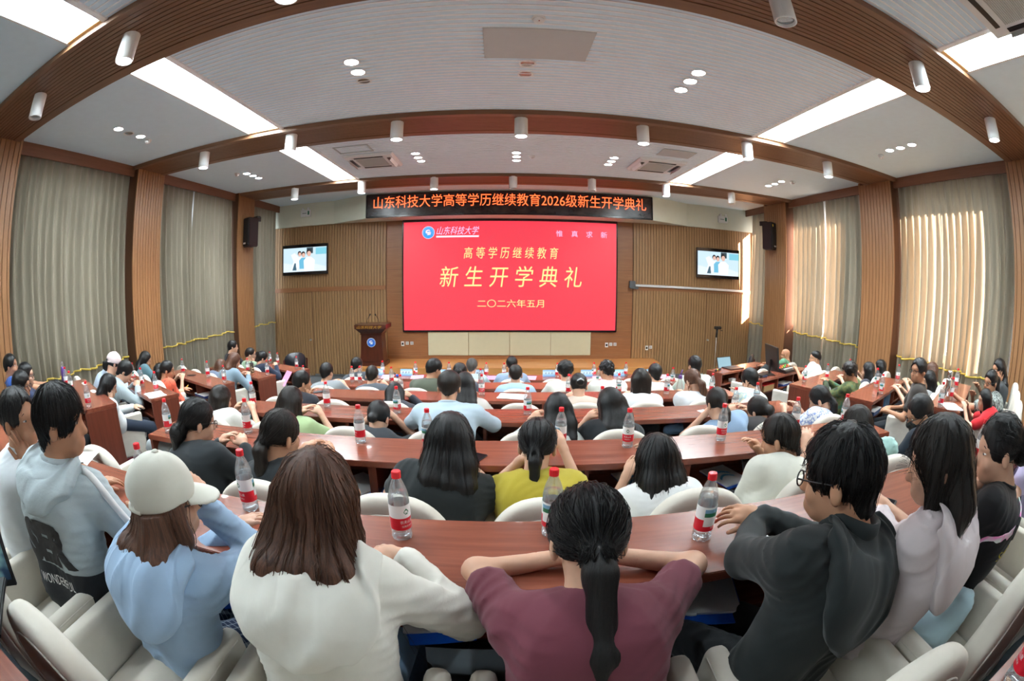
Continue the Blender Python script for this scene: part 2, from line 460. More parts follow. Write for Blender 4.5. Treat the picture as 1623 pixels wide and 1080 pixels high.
for bi, by in enumerate((2.33, 5.97, 9.68)):
    for xi, x in enumerate(CX):
        lit = (bi, xi) not in UNLIT
        t = thing('cylinder_ceiling_light', '%s white cylinder lamp under the %s, %s' % ('glowing' if lit else 'unlit', wb[bi], wx[xi]), 'ceiling light', (x, by, CZ - 0.06), 0, 'cylinder lamps under the beams')
        hb = MB(); hb.lathe([(0.088, 0.004), (0.09, 0.0), (0.09, -0.255), (0.088, -0.26), (0.078, -0.26), (0.074, -0.235)], 28)
        obj('housing', hb, M_WPLAS, t, smooth=False)
        obj('lamp_face', MB().lathe([(0.001, -0.236), (0.074, -0.236), (0.074, -0.234), (0.001, -0.234)], 24, cap=False), M_LAMP if lit else M_OFF, t)
        if lit: spot(t, (0, 0, -0.27), SPOT_POWER, 1.7)
def downlight(px, lit, label, grp):
    p = at_z(px[0], px[1], CZ)
    t = thing('recessed_downlight', label, 'ceiling light', (p.x, p.y, CZ), 0, grp)
    obj('rim', MB().lathe([(0.075, 0.0), (0.088, -0.004), (0.09, -0.010), (0.074, -0.010), (0.070, 0.0)], 24), M_WPLAS, t)
    obj('lamp_face', MB().lathe([(0.0005, -0.003), (0.071, -0.003), (0.071, -0.001), (0.0005, -0.001)], 20, cap=False), M_LAMP if lit else M_OFF, t)
    if lit: spot(t, (0, 0, -0.02), DOWN_POWER, 2.0, r=0.06)
DL = [('on the plain ceiling by the nearest left window', [(188, 204, 1), (204.5, 211, 0), (223, 216, 1)], (235, 222)),
      ('on the plain ceiling beside the nearest right window', [(1410, 238, 1), (1427, 234, 1), (1445, 229, 1)], (1396, 246)),
      ('on the plain ceiling beside the second left window', [(391, 275, 1), (401, 278.5, 1), (410, 282, 1)], (376, 275)),
      ('on the plain ceiling beside the second right window', [(1218, 294.5, 1), (1228, 291.5, 1), (1238.5, 287.5, 1)], (1256, 288)),
      ('near the left air conditioner', [(658.5, 243, 1), (662.5, 249.5, 1), (667.5, 255, 1)], None),
      ('on the ribbed ceiling above the screen middle', [(818.5, 242, 1), (818.5, 248, 1), (818.5, 254, 1)], (843, 247)),
      ('near the right air conditioner', [(973.5, 250, 1), (969, 255.5, 1), (964, 260.5, 1)], None),
      ('on the near ribbed ceiling, left cluster', [(557, 98, 1), (567.5, 114, 1), (577, 128, 0)], None),
      ('beside the square access panel', [(836, 100, 0), (833, 117, 0)], (854, 28)),
      ('on the near ribbed ceiling, right cluster', [(1107, 115, 1), (1094, 128.5, 1), (1079, 142, 1)], None)]
ordw = {3: ['nearest', 'middle', 'farthest'], 2: ['nearer', 'farther']}
for where, ls, det in DL:
    ls2 = sorted(ls, key=lambda q: at_z(q[0], q[1], CZ).y)
    for i, q in enumerate(ls2):
        downlight(q, q[2], '%s of %s recessed downlights %s%s' % (ordw[len(ls2)][i], {2: 'two', 3: 'three'}[len(ls2)], where, '' if q[2] else ', unlit'), 'recessed downlights')
    if det:
        p = at_z(det[0], det[1], CZ)
        t = thing('smoke_detector', 'white smoke detector on the ceiling %s' % where.replace('on the plain ceiling ', '').replace('on the ribbed ceiling ', '').replace('on the near ribbed ceiling, ', ''), 'smoke detector', (p.x, p.y, CZ), 0, 'smoke detectors')
        obj('base', MB().lathe([(0.055, 0.0), (0.06, -0.012), (0.055, -0.02)], 20), M_WPLAS, t)
        obj('sensor_head', MB().lathe([(0.05, -0.02), (0.05, -0.035), (0.03, -0.055), (0.012, -0.06)], 20), M_WPLAS, t, smooth=True)
        obj('indicator', MB().lathe([(0.006, -0.05), (0.006, -0.056)], 8, cen=(0.0, -0.03, 0)), mat_emit('red_led', (1, 0.05, 0.03, 1), 0.12), t)
# square access panels
for px, sx, sy, lab, op in (((852, 69), 1.0, 0.62, 'large blank square access panel in the near ribbed ceiling', 1), ((560, 236), 0.62, 0.42, 'outlined access hatch beside the left air conditioner', 0), ((1072, 243), 0.62, 0.42, 'grey access hatch beside the right air conditioner', 1)):
    p = at_z(px[0], px[1], CZ); q = MB()
    if op: q.box(-sx / 2, sx / 2, -sy / 2, sy / 2, -0.016, -0.006)
    else:
        for a in ((-sx / 2, sx / 2, -sy / 2, -sy / 2 + .025), (-sx / 2, sx / 2, sy / 2 - .025, sy / 2), (-sx / 2, -sx / 2 + .025, -sy / 2, sy / 2), (sx / 2 - .025, sx / 2, -sy / 2, sy / 2)): q.box(*a, -0.016, -0.006)
    o = obj('ceiling_access_panel', q, mat_plain('access_grey', (0.52, 0.55, 0.55, 1), 0.6), None, (p.x, p.y, CZ)); tag(o, lab, 'access panel')
# air conditioning cassettes
def cassette(px, rot, lab, y=None):
    p = at_z(px[0], px[1], CZ)
    t = thing('ceiling_air_conditioner', lab, 'air conditioner', (p.x, p.y, CZ), rot, 'ceiling cassette air conditioners')
    b = MB(); b.extrude([(-0.47, -0.005), (-0.44, -0.055), (0.44, -0.055), (0.47, -0.005)], 'y', -0.47, 0.47)
    obj('panel', b, M_WPLAS, t, bevel=0.006)
    g = MB()
    for k in range(22): g.box(-0.26, 0.26, -0.26 + k * 0.0238, -0.26 + k * 0.0238 + 0.014, -0.064, -0.052)
    obj('grille', g, mat_plain('grille_grey', (0.5, 0.52, 0.5, 1), 0.5), t)
    for a in range(4):
        c, s = round(math.cos(a * PI / 2)), round(math.sin(a * PI / 2))
        v = MB().box(-0.27, 0.27, 0.325, 0.385, -0.062, -0.05)
        o = obj('outlet_slot', v, M_BLACK, t); o.rotation_euler = (0, 0, a * PI / 2)
        f = MB(); f.obox((0, 0.40, -0.085), (0.27, 0.004, 0.035), Matrix.Rotation(math.radians(-30), 3, 'X'))
        if a in (1, 3): o = obj('flap', f, M_WPLAS, t); o.rotation_euler = (0, 0, a * PI / 2)
cassette((592, 253), 0, 'white ceiling cassette air conditioner left of the LED banner')
cassette((1040, 261), 0, 'white ceiling cassette air conditioner right of the LED banner')
p = at_z(1585, 2, CZ)
cassette((1598, -8), 0, 'white ceiling cassette air conditioner at the near right corner')

# ------------------------------------------------------------------ curtains
def mat_curtain(name, c, trans):
    m, t, p = base_mat(name)
    v = tex_obj(t, (60, 60, 0.7)); f = noise(t, v, 3.0, 6, 0.7)
    v2 = tex_obj(t, (3, 3, 0.6)); g = noise(t, v2, 2.0, 3, 0.5)
    a = tuple(x * 0.78 for x in c[:3]) + (1,); b = tuple(x * 1.16 for x in c[:3]) + (1,)
    mth = nn(t, 'ShaderNodeMath', operation='MULTIPLY_ADD'); mth.inputs[1].default_value = 0.4
    t.links.new(g, mth.inputs[0]); t.links.new(f, mth.inputs[2])
    col = ramp(t, mth.outputs[0], [(0.45, a), (0.95, b)])
    t.links.new(col, p.inputs['Base Color']); p.inputs['Roughness'].default_value = 0.6; p.inputs['Sheen Weight'].default_value = 0.3
    tr = nn(t, 'ShaderNodeBsdfTranslucent'); t.links.new(col, tr.inputs[0])
    mx = nn(t, 'ShaderNodeMixShader'); mx.inputs[0].default_value = trans
    t.links.new(p.outputs[0], mx.inputs[1]); t.links.new(tr.outputs[0], mx.inputs[2])
    t.links.new(mx.outputs[0], t.nodes['Material Output'].inputs[0])
    return m
M_CURT = mat_curtain('taupe_curtain', srgb(138, 130, 112), 0.24)
M_GOLD = mat_plain('gold_braid', srgb(206, 178, 78), 0.5)
def mat_sheer():
    m, t, p = base_mat('white_sheer')
    d = nn(t, 'ShaderNodeBsdfDiffuse'); d.inputs[0].default_value = (0.85, 0.87, 0.88, 1)
    tr = nn(t, 'ShaderNodeBsdfTranslucent'); tr.inputs[0].default_value = (0.85, 0.87, 0.88, 1)
    mx = nn(t, 'ShaderNodeMixShader'); mx.inputs[0].default_value = 0.55
    t.links.new(d.outputs[0], mx.inputs[1]); t.links.new(tr.outputs[0], mx.inputs[2])
    t.links.new(mx.outputs[0], t.nodes['Material Output'].inputs[0])
    return m
M_SHEER = mat_sheer()
def curtain(side, y0, y1, zbot, label, seed, mat=None, xo=0.10, gold=True, amp=0.062, pinch=(0.0, 0.0), name='curtain', cat='curtain', grp='taupe window curtains', ztop=CZ - 0.10):
    X = XL if side < 0 else XR
    r = random.Random(seed); L = y1 - y0
    nf = max(2, int(L / 0.165)); ph = [r.uniform(-0.5, 0.5) for _ in range(nf + 2)]; am = [r.uniform(0.55, 1.25) for _ in range(nf + 2)]
    ny, nz = nf * 12, 12
    def pt(u, wv):
        s = u * nf; k = int(min(s, nf - 1e-6)); q = s - k
        a = am[k] * (1 - q) + am[k + 1] * q; sh = (ph[k] * (1 - q) + ph[k + 1] * q) * (0.25 + wv)
        c = math.sin(2 * PI * (s + sh * 0.6))
        c = math.copysign(abs(c) ** 0.75, c)
        x = X + side * (xo + amp * a * (0.35 + 0.65 * min(1, wv * 2.5)) * c + 0.02 * math.sin(3 * u + 4 * wv))
        yy = y0 + pinch[0] * wv + (L - (pinch[0] + pinch[1]) * wv) * u
        return (x, yy + 0.02 * math.sin(9 * u + seed) * wv, ztop + (zbot - ztop) * wv)
    b = MB(); vs = [pt(i / ny, j / nz) for j in range(nz + 1) for i in range(ny + 1)]
    fs = [(j * (ny + 1) + i, j * (ny + 1) + i + 1, (j + 1) * (ny + 1) + i + 1, (j + 1) * (ny + 1) + i) for j in range(nz) for i in range(ny)]
    b.add(vs, fs)
    o = tag(obj(name, b, mat or M_CURT, smooth=True), label, cat, grp)
    if gold:
        zg = 1.63; wv = (zg - ztop) / (zbot - ztop)
        g = MB().tube([(Vector(pt(i / 150, wv)) + Vector((-side * 0.012, 0, 0.02 * math.sin(i * 0.11 + seed)))) for i in range(151)], 0.016, 6)
        obj('gold_trim', g, M_GOLD, o, smooth=True)
    return o
cw = [(-1, 3.02, 4.18, 0.95, 'nearest left window, half by the near column', (.05, -.02)), (-1, 4.16, 5.80, 0.95, 'nearest left window, half by the far column', (.0, .02)),
      (-1, 6.68, 7.92, 0.75, 'middle left window, half by the near column', (.10, .02)), (-1, 7.96, 9.56, 0.75, 'middle left window, half by the loudspeaker', (-.08, 0)),
      (-1, 10.42, 12.05, 0.3, 'last left window by the stage', (.05, .18)),
      (1, 3.0, 4.58, 0.95, 'nearest right window, half by the near column', (.10, .0)), (1, 4.56, 5.84, 0.95, 'nearest right window, half by the far column', (.0, .0)),
      (1, 6.92, 8.30, 0.75, 'middle right window, half by the near column', (.10, .0)), (1, 8.38, 9.70, 0.75, 'middle right window, half by the loudspeaker', (-.0, .15)),
      (1, 10.88, 11.86, 0.3, 'last right window by the stage', (.0, -0.15))]
cw.append((1, -3.0, 1.9, 0.95, 'right window beside the camera, added against sun', (0, 0))); cw.append((-1, -3.0, 1.9, 0.95, 'left window beside the camera', (0, 0)))  # the right one is out of view, added to keep sun off the people
for i, (s, a, c, zb, lab, pin) in enumerate(cw):
    curtain(s, a, c, zb, 'taupe curtain with gold braid at the ' + lab, 10 + i, pinch=pin)
for i, (s, a, c, zb, lab) in enumerate([(-1, 2.99, 3.25, 1.72, 'nearest left window, by the near column'), (-1, 5.58, 5.83, 1.72, 'nearest left window, by the far column'), (-1, 6.63, 6.95, 1.72, 'middle left window, by the near column'), (-1, 7.72, 8.15, 1.9, 'gap of the middle left curtains'), (-1, 10.4, 10.65, 1.72, 'last left window'),
                                    (1, 2.96, 3.2, 1.60, 'nearest right window, by the near column'), (1, 6.88, 7.15, 1.60, 'middle right window, by the near column'), (1, 8.14, 8.54, 1.75, 'gap of the middle right curtains, added sun diffuser'), (1, 9.5, 9.78, 1.75, 'middle right window, by the far column')]):  # sheer in the right gap is added to break the sun streak on stage
    curtain(s, a, c, zb, 'narrow white sheer curtain edge at the ' + lab, 40 + i, mat=M_SHEER, xo=0.205, gold=False, amp=0.02, name='sheer_curtain', grp='white sheer curtain edges')
# ------------------------------------------------------------------ smooth surfaces from distance fields
f4 = np.float32
def _cap(P, a, b, ra, rb):
    a = np.asarray(a, f4); ba = np.asarray(b, f4) - a
    pa = P - a; h = np.clip(pa @ ba / max(float(ba @ ba), 1e-9), 0, 1)
    d = pa - h[:, None] * ba
    return np.sqrt((d * d).sum(1)) - (ra + (rb - ra) * h)
def _ell(P, c, r, R=None):
    q = P - np.asarray(c, f4)
    if R is not None: q = q @ np.asarray(R, f4)
    r = np.asarray(r, f4); k0 = np.sqrt(((q / r) ** 2).sum(1)); k1 = np.sqrt(((q / (r * r)) ** 2).sum(1))
    return k0 * (k0 - 1) / np.maximum(k1, 1e-6)
def smin(a, b, k):
    h = np.maximum(k - np.abs(a - b), 0) / k
    return np.minimum(a, b) - h * h * k * 0.25
def smax(a, b, k): return -smin(-a, -b, k)
def union(P, prims, k=0.03):
    d = None
    for p in prims:
        e = _cap(P, *p[1:]) if p[0] == 'c' else _ell(P, *p[1:])
        d = e if d is None else smin(d, e, k)
    return d
def bounds(prims, pad):
    lo = np.full(3, 1e9); hi = -lo
    for p in prims:
        if p[0] == 'c':
            for c, r in ((p[1], p[3]), (p[2], p[4])):
                lo = np.minimum(lo, np.array(c) - r); hi = np.maximum(hi, np.array(c) + r)
        else:
            m = max(p[2]); lo = np.minimum(lo, np.array(p[1]) - m); hi = np.maximum(hi, np.array(p[1]) + m)
    return lo - pad, hi + pad
def surf(fn, lo, hi, vox):
    """Surface net of fn = 0 on a grid; returns vertices and quads."""
    n = np.maximum(3, np.ceil((np.asarray(hi) - lo) / vox).astype(int) + 1)
    ax = [np.asarray(lo[i] + vox * np.arange(n[i]), f4) for i in range(3)]
    G = np.stack(np.meshgrid(*ax, indexing='ij'), -1).reshape(-1, 3)
    g = fn(G).reshape(n)
    s = g < 0
    c = n - 1
    cnt = sum(s[i:i + c[0], j:j + c[1], k:k + c[2]].astype(np.int8) for i in (0, 1) for j in (0, 1) for k in (0, 1))
    act = (cnt > 0) & (cnt < 8)
    idx = -np.ones(c, int); I = np.argwhere(act); idx[act] = np.arange(len(I))
    cor = np.array([(i, j, k) for i in (0, 1) for j in (0, 1) for k in (0, 1)])
    val = np.stack([g[I[:, 0] + o[0], I[:, 1] + o[1], I[:, 2] + o[2]] for o in cor], 1)
    acc = np.zeros((len(I), 3)); num = np.zeros(len(I))
    for a in range(8):
        for b in range(a + 1, 8):
            if np.abs(cor[a] - cor[b]).sum() != 1: continue
            va, vb = val[:, a], val[:, b]; m = (va < 0) != (vb < 0)
            t = np.where(m, va / np.where(m, va - vb, 1), 0)
            acc += np.where(m[:, None], cor[a] + t[:, None] * (cor[b] - cor[a]), 0); num += m
    V = np.asarray(lo) + (I + acc / np.maximum(num, 1)[:, None]) * vox
    Q = []
    for d in range(3):
        u, w_ = (d + 1) % 3, (d + 2) % 3
        sl = [slice(None)] * 3; sl2 = list(sl)
        sl[d] = slice(0, n[d] - 1); sl2[d] = slice(1, n[d])
        for e in (u, w_): sl[e] = slice(1, n[e] - 1); sl2[e] = slice(1, n[e] - 1)
        a, b = s[tuple(sl)], s[tuple(sl2)]
        E_ = np.argwhere(a != b); off = np.zeros(3, int); off[u] = 1; off[w_] = 1; E_ = E_ + off
        fl = s[E_[:, 0], E_[:, 1], E_[:, 2]]
        du = np.zeros(3, int); du[u] = 1; dw = np.zeros(3, int); dw[w_] = 1
        q = np.stack([idx[tuple((E_ - du - dw).T)], idx[tuple((E_ - dw).T)], idx[tuple(E_.T)], idx[tuple((E_ - du).T)]], 1)
        q[~fl] = q[~fl][:, ::-1]
        Q.append(q)
    Q = np.concatenate(Q); Q = Q[(Q >= 0).all(1)]
    return V, Q
def mesh_np(name, parts, mats):
    """One mesh from several (vertices, quads, material index) arrays."""
    V = np.concatenate([p[0] for p in parts]); o = 0; Qs = []; mi = []
    for p in parts:
        Qs.append(p[1] + o); o += len(p[0]); mi.append(np.full(len(p[1]), p[2], np.int32) if np.isscalar(p[2]) else p[2].astype(np.int32))
    Q = np.concatenate(Qs).astype(np.int32); mi = np.concatenate(mi)
    me = bpy.data.meshes.new(name)
    me.vertices.add(len(V)); me.vertices.foreach_set('co', V.astype(f4).ravel())
    me.loops.add(Q.size); me.loops.foreach_set('vertex_index', Q.ravel())
    me.polygons.add(len(Q)); me.polygons.foreach_set('loop_start', np.arange(0, Q.size, 4, dtype=np.int32))
    me.polygons.foreach_set('material_index', mi); me.polygons.foreach_set('use_smooth', np.ones(len(Q), bool))
    for m in mats: me.materials.append(m)
    me.update(calc_edges=True)
    return me
# ------------------------------------------------------------------ LED banner, main screen, televisions, lectern
M_GLOSSBLK = mat_plain('gloss_black', (0.01, 0.01, 0.012, 1), 0.18)
M_REDTXT = mat_emit('led_orange', (1.0, 0.12, 0.03, 1), 0.75)
M_SCREEN = mat_emit('led_red', srgb(240, 58, 78), 0.30)
M_GOLDTXT = mat_emit('screen_gold', srgb(255, 236, 150), 0.33)
M_WHTXT = mat_emit('screen_white', srgb(255, 225, 240), 0.33)
M_PKTXT = mat_emit('screen_pink_white', srgb(255, 200, 245), 0.33)
M_LOGO = mat_emit('screen_blue', srgb(40, 150, 235), 0.33)
def mat_led_dark():
    m, t, p = base_mat('led_matrix_dark')
    v = tex_obj(t, (1.2, 1, 2.2)); f = noise(t, v, 2.0, 4, 0.6)
    t.links.new(ramp(t, f, [(0.35, (0.012, 0.008, 0.008, 1)), (0.7, (0.05, 0.03, 0.028, 1))]), p.inputs['Base Color'])
    p.inputs['Roughness'].default_value = 0.25
    return m
t = thing('led_banner', 'long dark LED banner with orange Chinese lettering under the ceiling', 'led sign', (0.25, 11.49, 4.635))
obj('frame', MB().box(-3.73, 3.73, -0.03, 0.03, -0.31, 0.31), M_GLOSSBLK, t, bevel=0.01)
obj('led_matrix', MB().box(-3.68, 3.68, -0.036, -0.028, -0.27, 0.27), mat_led_dark(), t)
me = text_mesh('山东科技大学高等学历继续教育2026级新生开学典礼', 0.31)
wx_ = max(v.co.x for v in me.vertices) - min(v.co.x for v in me.vertices)
me.transform(Matrix.Diagonal((7.05 / wx_, 1.12, 1, 1))); me.materials.append(M_REDTXT)
o = link('lettering', me, t, (0, -0.04, 0.05)); o.rotation_euler = (PI / 2, 0, 0)

SX, SZ, SW, SH = 0.275, 2.79, 5.74, 2.92
t = thing('led_screen', 'large red LED screen with gold Chinese lettering on the front wall', 'screen', (SX, YF - 0.085, SZ))
obj('bezel', MB().box(-SW / 2 - .04, SW / 2 + .04, 0.0, 0.04, -SH / 2 - .05, SH / 2 + .07), M_GLOSSBLK, t, bevel=0.008)
obj('display', MB().box(-SW / 2, SW / 2, -0.012, 0.0, -SH / 2, SH / 2), M_SCREEN, t)
def fit_text(name, body, x0, x1, z, h, mat, parent, yo, shear=0.0, offset=0.0):
    me = text_mesh(body, h, shear=shear, offset=offset)
    xs_ = [v.co.x for v in me.vertices]; ys_ = [v.co.y for v in me.vertices]
    a, b = min(xs_), max(xs_); c = (min(ys_) + max(ys_)) / 2
    me.transform(Matrix.Translation((-(a + b) / 2, -c, 0))); me.transform(Matrix.Diagonal(((x1 - x0) / (b - a), h / (max(ys_) - min(ys_)), 1, 1)))
    me.materials.append(mat)
    o = link(name, me, parent, ((x0 + x1) / 2, yo, z)); o.rotation_euler = (PI / 2, 0, 0)
    return o
u = lambda px: (px / 1623 * 340 + 640 - 808) / 336 * SW               # zoomed photo column -> metres on the screen
vz = lambda py: -((py / 1079 * 226 + 340) - 438.5) / 169 * SH
fit_text('lettering_small', '高 等 学 历 继 续 教 育', u(458), u(1158), vz(303), 0.31, M_GOLDTXT, t, -0.016, 0.12, 0.0)
fit_text('lettering_large', '新 生 开 学 典 礼', u(275), u(1335), vz(478), 0.56, M_GOLDTXT, t, -0.016, 0.15, 0.0)
fit_text('lettering_date', '二〇二六年五月', u(558), u(1052), vz(676), 0.21, M_GOLDTXT, t, -0.016, 0.0, 0.0)
fit_text('lettering_university', '山东科技大学', u(250), u(570), vz(136), 0.22, M_PKTXT, t, -0.016, 0.35, 0.0)
obj('underline', MB().box(u(250), u(568), -0.016, -0.0125, vz(187), vz(174)), M_WHTXT, t)
for ch_, px_ in zip('惟真求新', (1165, 1280, 1393, 1506)): fit_text('motto_lettering', ch_, u(px_ - 25), u(px_ + 25), vz(156), 0.17, M_PKTXT, t, -0.016)
def emblem(parent, loc, r, m_blue, m_white, m_fine):
    """Round blue seal: white ring, pale rim lettering dots, white swirl with a fan of strokes."""
    def disc(name, ro, ri, y, mat, seg=40):
        b = MB(); vs = []
        for k in range(seg):
            a = 2 * PI * k / seg; vs += [(ro * math.cos(a), y, ro * math.sin(a)), (ri * math.cos(a), y, ri * math.sin(a))]
        vs2 = [(x, yy + 0.003, zz) for x, yy, zz in vs]; n = len(vs)
        fs = [(2 * k, 2 * k + 1, (2 * k + 3) % n, (2 * k + 2) % n) for k in range(seg)]
        fs += [((2 * k + 2) % n + n, (2 * k + 3) % n + n, 2 * k + 1 + n, 2 * k + n) for k in range(seg)]
        fs += [(2 * k, (2 * k + 2) % n, (2 * k + 2) % n + n, 2 * k + n) for k in range(seg)]
        b.add(vs + vs2, fs)
        return b
    e = obj('emblem', disc('d', r, 0.001, 0, m_blue), m_blue, parent, loc)
    obj('rim', disc('d', r, r * 0.94, -0.003, m_white), m_white, e)
    b = MB()
    sp = [(0.30, 0.28), (0.10, 0.40), (-0.22, 0.34), (-0.36, 0.10), (-0.22, -0.08), (0.06, -0.04), (0.16, -0.18), (-0.02, -0.36), (-0.28, -0.34)]
    pts = []
    for i in range(len(sp) - 1):
        for q in range(4): pts.append((sp[i][0] + (sp[i + 1][0] - sp[i][0]) * q / 4, sp[i][1] + (sp[i + 1][1] - sp[i][1]) * q / 4))
    for i in range(len(pts) - 1):
        wd = 0.11 * math.sin(PI * (i + 1) / len(pts)) + 0.03
        p, q = Vector(pts[i]), Vector(pts[i + 1]); d = (q - p).normalized(); nrm = Vector((-d.y, d.x)) * wd
        b.add([((p + nrm).x * r, -0.004, (p + nrm).y * r), ((p - nrm).x * r, -0.004, (p - nrm).y * r), ((q - nrm).x * r, -0.004, (q - nrm).y * r), ((q + nrm).x * r, -0.004, (q + nrm).y * r)], [(0, 1, 2, 3)])
    for k in range(4):
        x = 0.10 + 0.10 * k
        b.add([((x) * r, -0.004, 0.22 * r - k * .05 * r), ((x - .14) * r, -0.004, -0.40 * r), ((x - .08) * r, -0.004, -0.40 * r), ((x + .07) * r, -0.004, 0.22 * r - k * .05 * r)], [(0, 1, 2, 3)])
    obj('swirl', b, m_white, e)
    d = MB()
    for k in range(17):
        a = math.radians(-20 + k * 13.5); x, z = 0.77 * r * math.cos(a), 0.77 * r * math.sin(a); h = 0.055 * r
        d.box(x - h, x + h, -0.0035, -0.0005, z - h, z + h)
    obj('rim_marks', d, m_fine, e)
    return e
emblem(t, (u(190), -0.0165, vz(148)), 0.17, M_LOGO, M_WHTXT, mat_emit('seal_marks', srgb(150, 205, 250), 0.3))

def person_picture(t, w_, h_, y):
    """The still on a television: three people in a bright laboratory."""
    E = lambda n, c, s=0.30: mat_emit('tv_' + n, c, s)
    def poly(name, pts, mat, dy):
        b = MB(); n = len(pts)
        b.add([(x * w_ / 2, y + dy, z * h_ / 2) for x, z in pts] + [(x * w_ / 2, y + dy + 0.001, z * h_ / 2) for x, z in pts], [tuple(range(n)), tuple(range(2 * n - 1, n - 1, -1))] + [(i, n + i, n + (i + 1) % n, (i + 1) % n) for i in range(n)])
        return obj(name, b, mat, t)
    def blob(cx, cz, rx, rz, n=16): return [(cx + rx * math.cos(2 * PI * k / n), cz + rz * math.sin(2 * PI * k / n)) for k in range(n)]
    poly('picture', [(-.97, -.92), (.97, -.92), (.97, .92), (-.97, .92)], E('bg', srgb(205, 232, 246)), -0.001)
    poly('picture_board', [(.5, .35), (.97, .35), (.97, .85), (.5, .85)], E('board', srgb(128, 206, 226)), -0.002)
    poly('picture_bench', [(-.97, -.92), (.97, -.92), (.97, -.6), (.45, -.35), (-.5, -.35), (-.97, -.2)], E('bench', srgb(226, 240, 250)), -0.002)
    poly('picture_robot', [(-.62, -.8), (-.5, -.1), (-.62, .4), (-.45, .55), (-.3, .3), (-.2, -.2), (-.3, -.8)], E('robot', srgb(240, 246, 250)), -0.003)
    poly('picture_gear', [(-.55, -.8), (-.45, -.25), (-.38, -.25), (-.36, -.8)], E('gear', srgb(60, 100, 120)), -0.0035)
    poly('picture_screen', [(.1, .45), (.38, .45), (.38, .9), (.1, .9)], E('dk', srgb(50, 70, 80)), -0.0025)
    for k, (cx, cz, s, shirt) in enumerate(((-.22, .42, .8, (240, 245, 250)), (-.05, .36, .85, (112, 190, 222)), (.20, .45, 1.05, (250, 252, 255)))):
        d = -0.004 - k * 0.002
        poly('picture_shirt', [(cx - .2 * s, cz - 1.25 * s), (cx - .22 * s, cz - .5 * s), (cx - .1 * s, cz - .26 * s), (cx + .1 * s, cz - .26 * s), (cx + .26 * s, cz - .5 * s), (cx + .22 * s, cz - 1.25 * s)], E('shirt%d' % k, srgb(*shirt)), d)
        poly('picture_hair', blob(cx, cz + .08 * s, .105 * s, .24 * s), E('hair', srgb(30, 26, 30)), d - 0.0003)
        poly('picture_face', blob(cx + .01, cz - .02 * s, .085 * s, .2 * s), E('skin', srgb(228, 186, 170)), d - 0.0006)
for nm, cx, lab in (('left', -5.52, 'wall-mounted television showing three people, on the slatted wall beside the left curtain'), ('right', 6.27, 'wall-mounted television showing three people, on the slatted wall beside the right curtain')):
    t = thing('television', lab, 'television', (cx, YF - 0.16, 3.36 if nm == 'left' else 3.30), 0, 'wall televisions')
    obj('case', MB().box(-0.73, 0.73, -0.01, 0.05, -0.43, 0.43), M_GLOSSBLK, t, bevel=0.008)
    obj('wall_bracket', MB().box(-0.2, 0.2, 0.05, 0.11, -0.2, 0.2), M_DARK, t)
    sc_ = obj('display', MB().box(-0.71, 0.71, -0.013, -0.009, -0.33, 0.35), M_DARK, t)
    person_picture(sc_, 1.44, 0.74, -0.013)

# lectern
M_MAHOG = mat_wood('lectern_wood', srgb(58, 26, 16), srgb(84, 40, 24), 0.28, 'z', 0.7, coat=0.3)
t = thing('lectern', 'dark wooden lectern with gold lettering and round blue seal on the stage', 'lectern', (-3.25, 11.35, 0.54), 0.0)
b = MB().extrude([(-0.27, 0.0), (0.27, 0.0), (0.27, 0.10), (-0.27, 0.10)], 'x', -0.36, 0.36); obj('plinth', b, M_MAHOG, t, bevel=0.01)
b = MB(); b.add([(-0.31, -0.22, 0.1), (0.31, -0.22, 0.1), (0.31, 0.22, 0.1), (-0.31, 0.22, 0.1), (-0.27, -0.2, 0.82), (0.27, -0.2, 0.82), (0.27, 0.2, 0.82), (-0.27, 0.2, 0.82)], [(0, 3, 2, 1), (4, 5, 6, 7), (0, 1, 5, 4), (1, 2, 6, 5), (2, 3, 7, 6), (3, 0, 4, 7)]); obj('column', b, M_MAHOG, t, bevel=0.006)
b = MB().box(-0.29, 0.29, -0.24, 0.24, 0.80, 0.84); b.add([(-0.29, -0.23, 0.84), (0.29, -0.23, 0.84), (0.29, 0.23, 0.84), (-0.29, 0.23, 0.84), (-0.40, -0.3, 0.95), (0.40, -0.3, 0.95), (0.40, 0.3, 0.95), (-0.40, 0.3, 0.95)], [(0, 3, 2, 1), (4, 5, 6, 7), (0, 1, 5, 4), (1, 2, 6, 5), (2, 3, 7, 6), (3, 0, 4, 7)]); obj('moulding', b, M_MAHOG, t, bevel=0.006)
arc = [(-0.42, -0.31)] + [(-0.42 + 0.84 * k / 12, -0.31 - 0.07 * math.sin(PI * k / 12)) for k in range(1, 12)] + [(0.42, -0.31), (0.42, 0.3), (-0.42, 0.3)]
obj('top', MB().prism(arc, 0.95, 1.06), M_MAHOG, t, bevel=0.008)
fit_text('lettering', '山东科技大学', -0.33, 0.33, 1.005, 0.075, mat_plain('gold_letter', srgb(206, 164, 70), 0.35, 0.6), t, -0.392, 0.3, 0.0)
emblem(t, (0, -0.222, 0.60), 0.115, mat_plain('seal_blue', srgb(28, 92, 190), 0.4), M_WPLAS, mat_plain('seal_pale', srgb(130, 180, 230), 0.5))
for sx in (-0.17, 0.16):
    g = MB().tube([(sx, 0.0, 1.06), (sx + (0.02 if sx < 0 else 0), -0.02, 1.16), (sx + (0.10 if sx < 0 else -0.06), -0.06, 1.27)], 0.006, 8)
    k = obj('gooseneck_microphone', g, M_BLACK, t, smooth=True)
    h = MB().tube([(sx + (0.10 if sx < 0 else -0.06), -0.06, 1.27), (sx + (0.13 if sx < 0 else -0.08), -0.075, 1.31)], 0.014, 10)
    obj('microphone_head', h, M_BLACK, k, smooth=True)

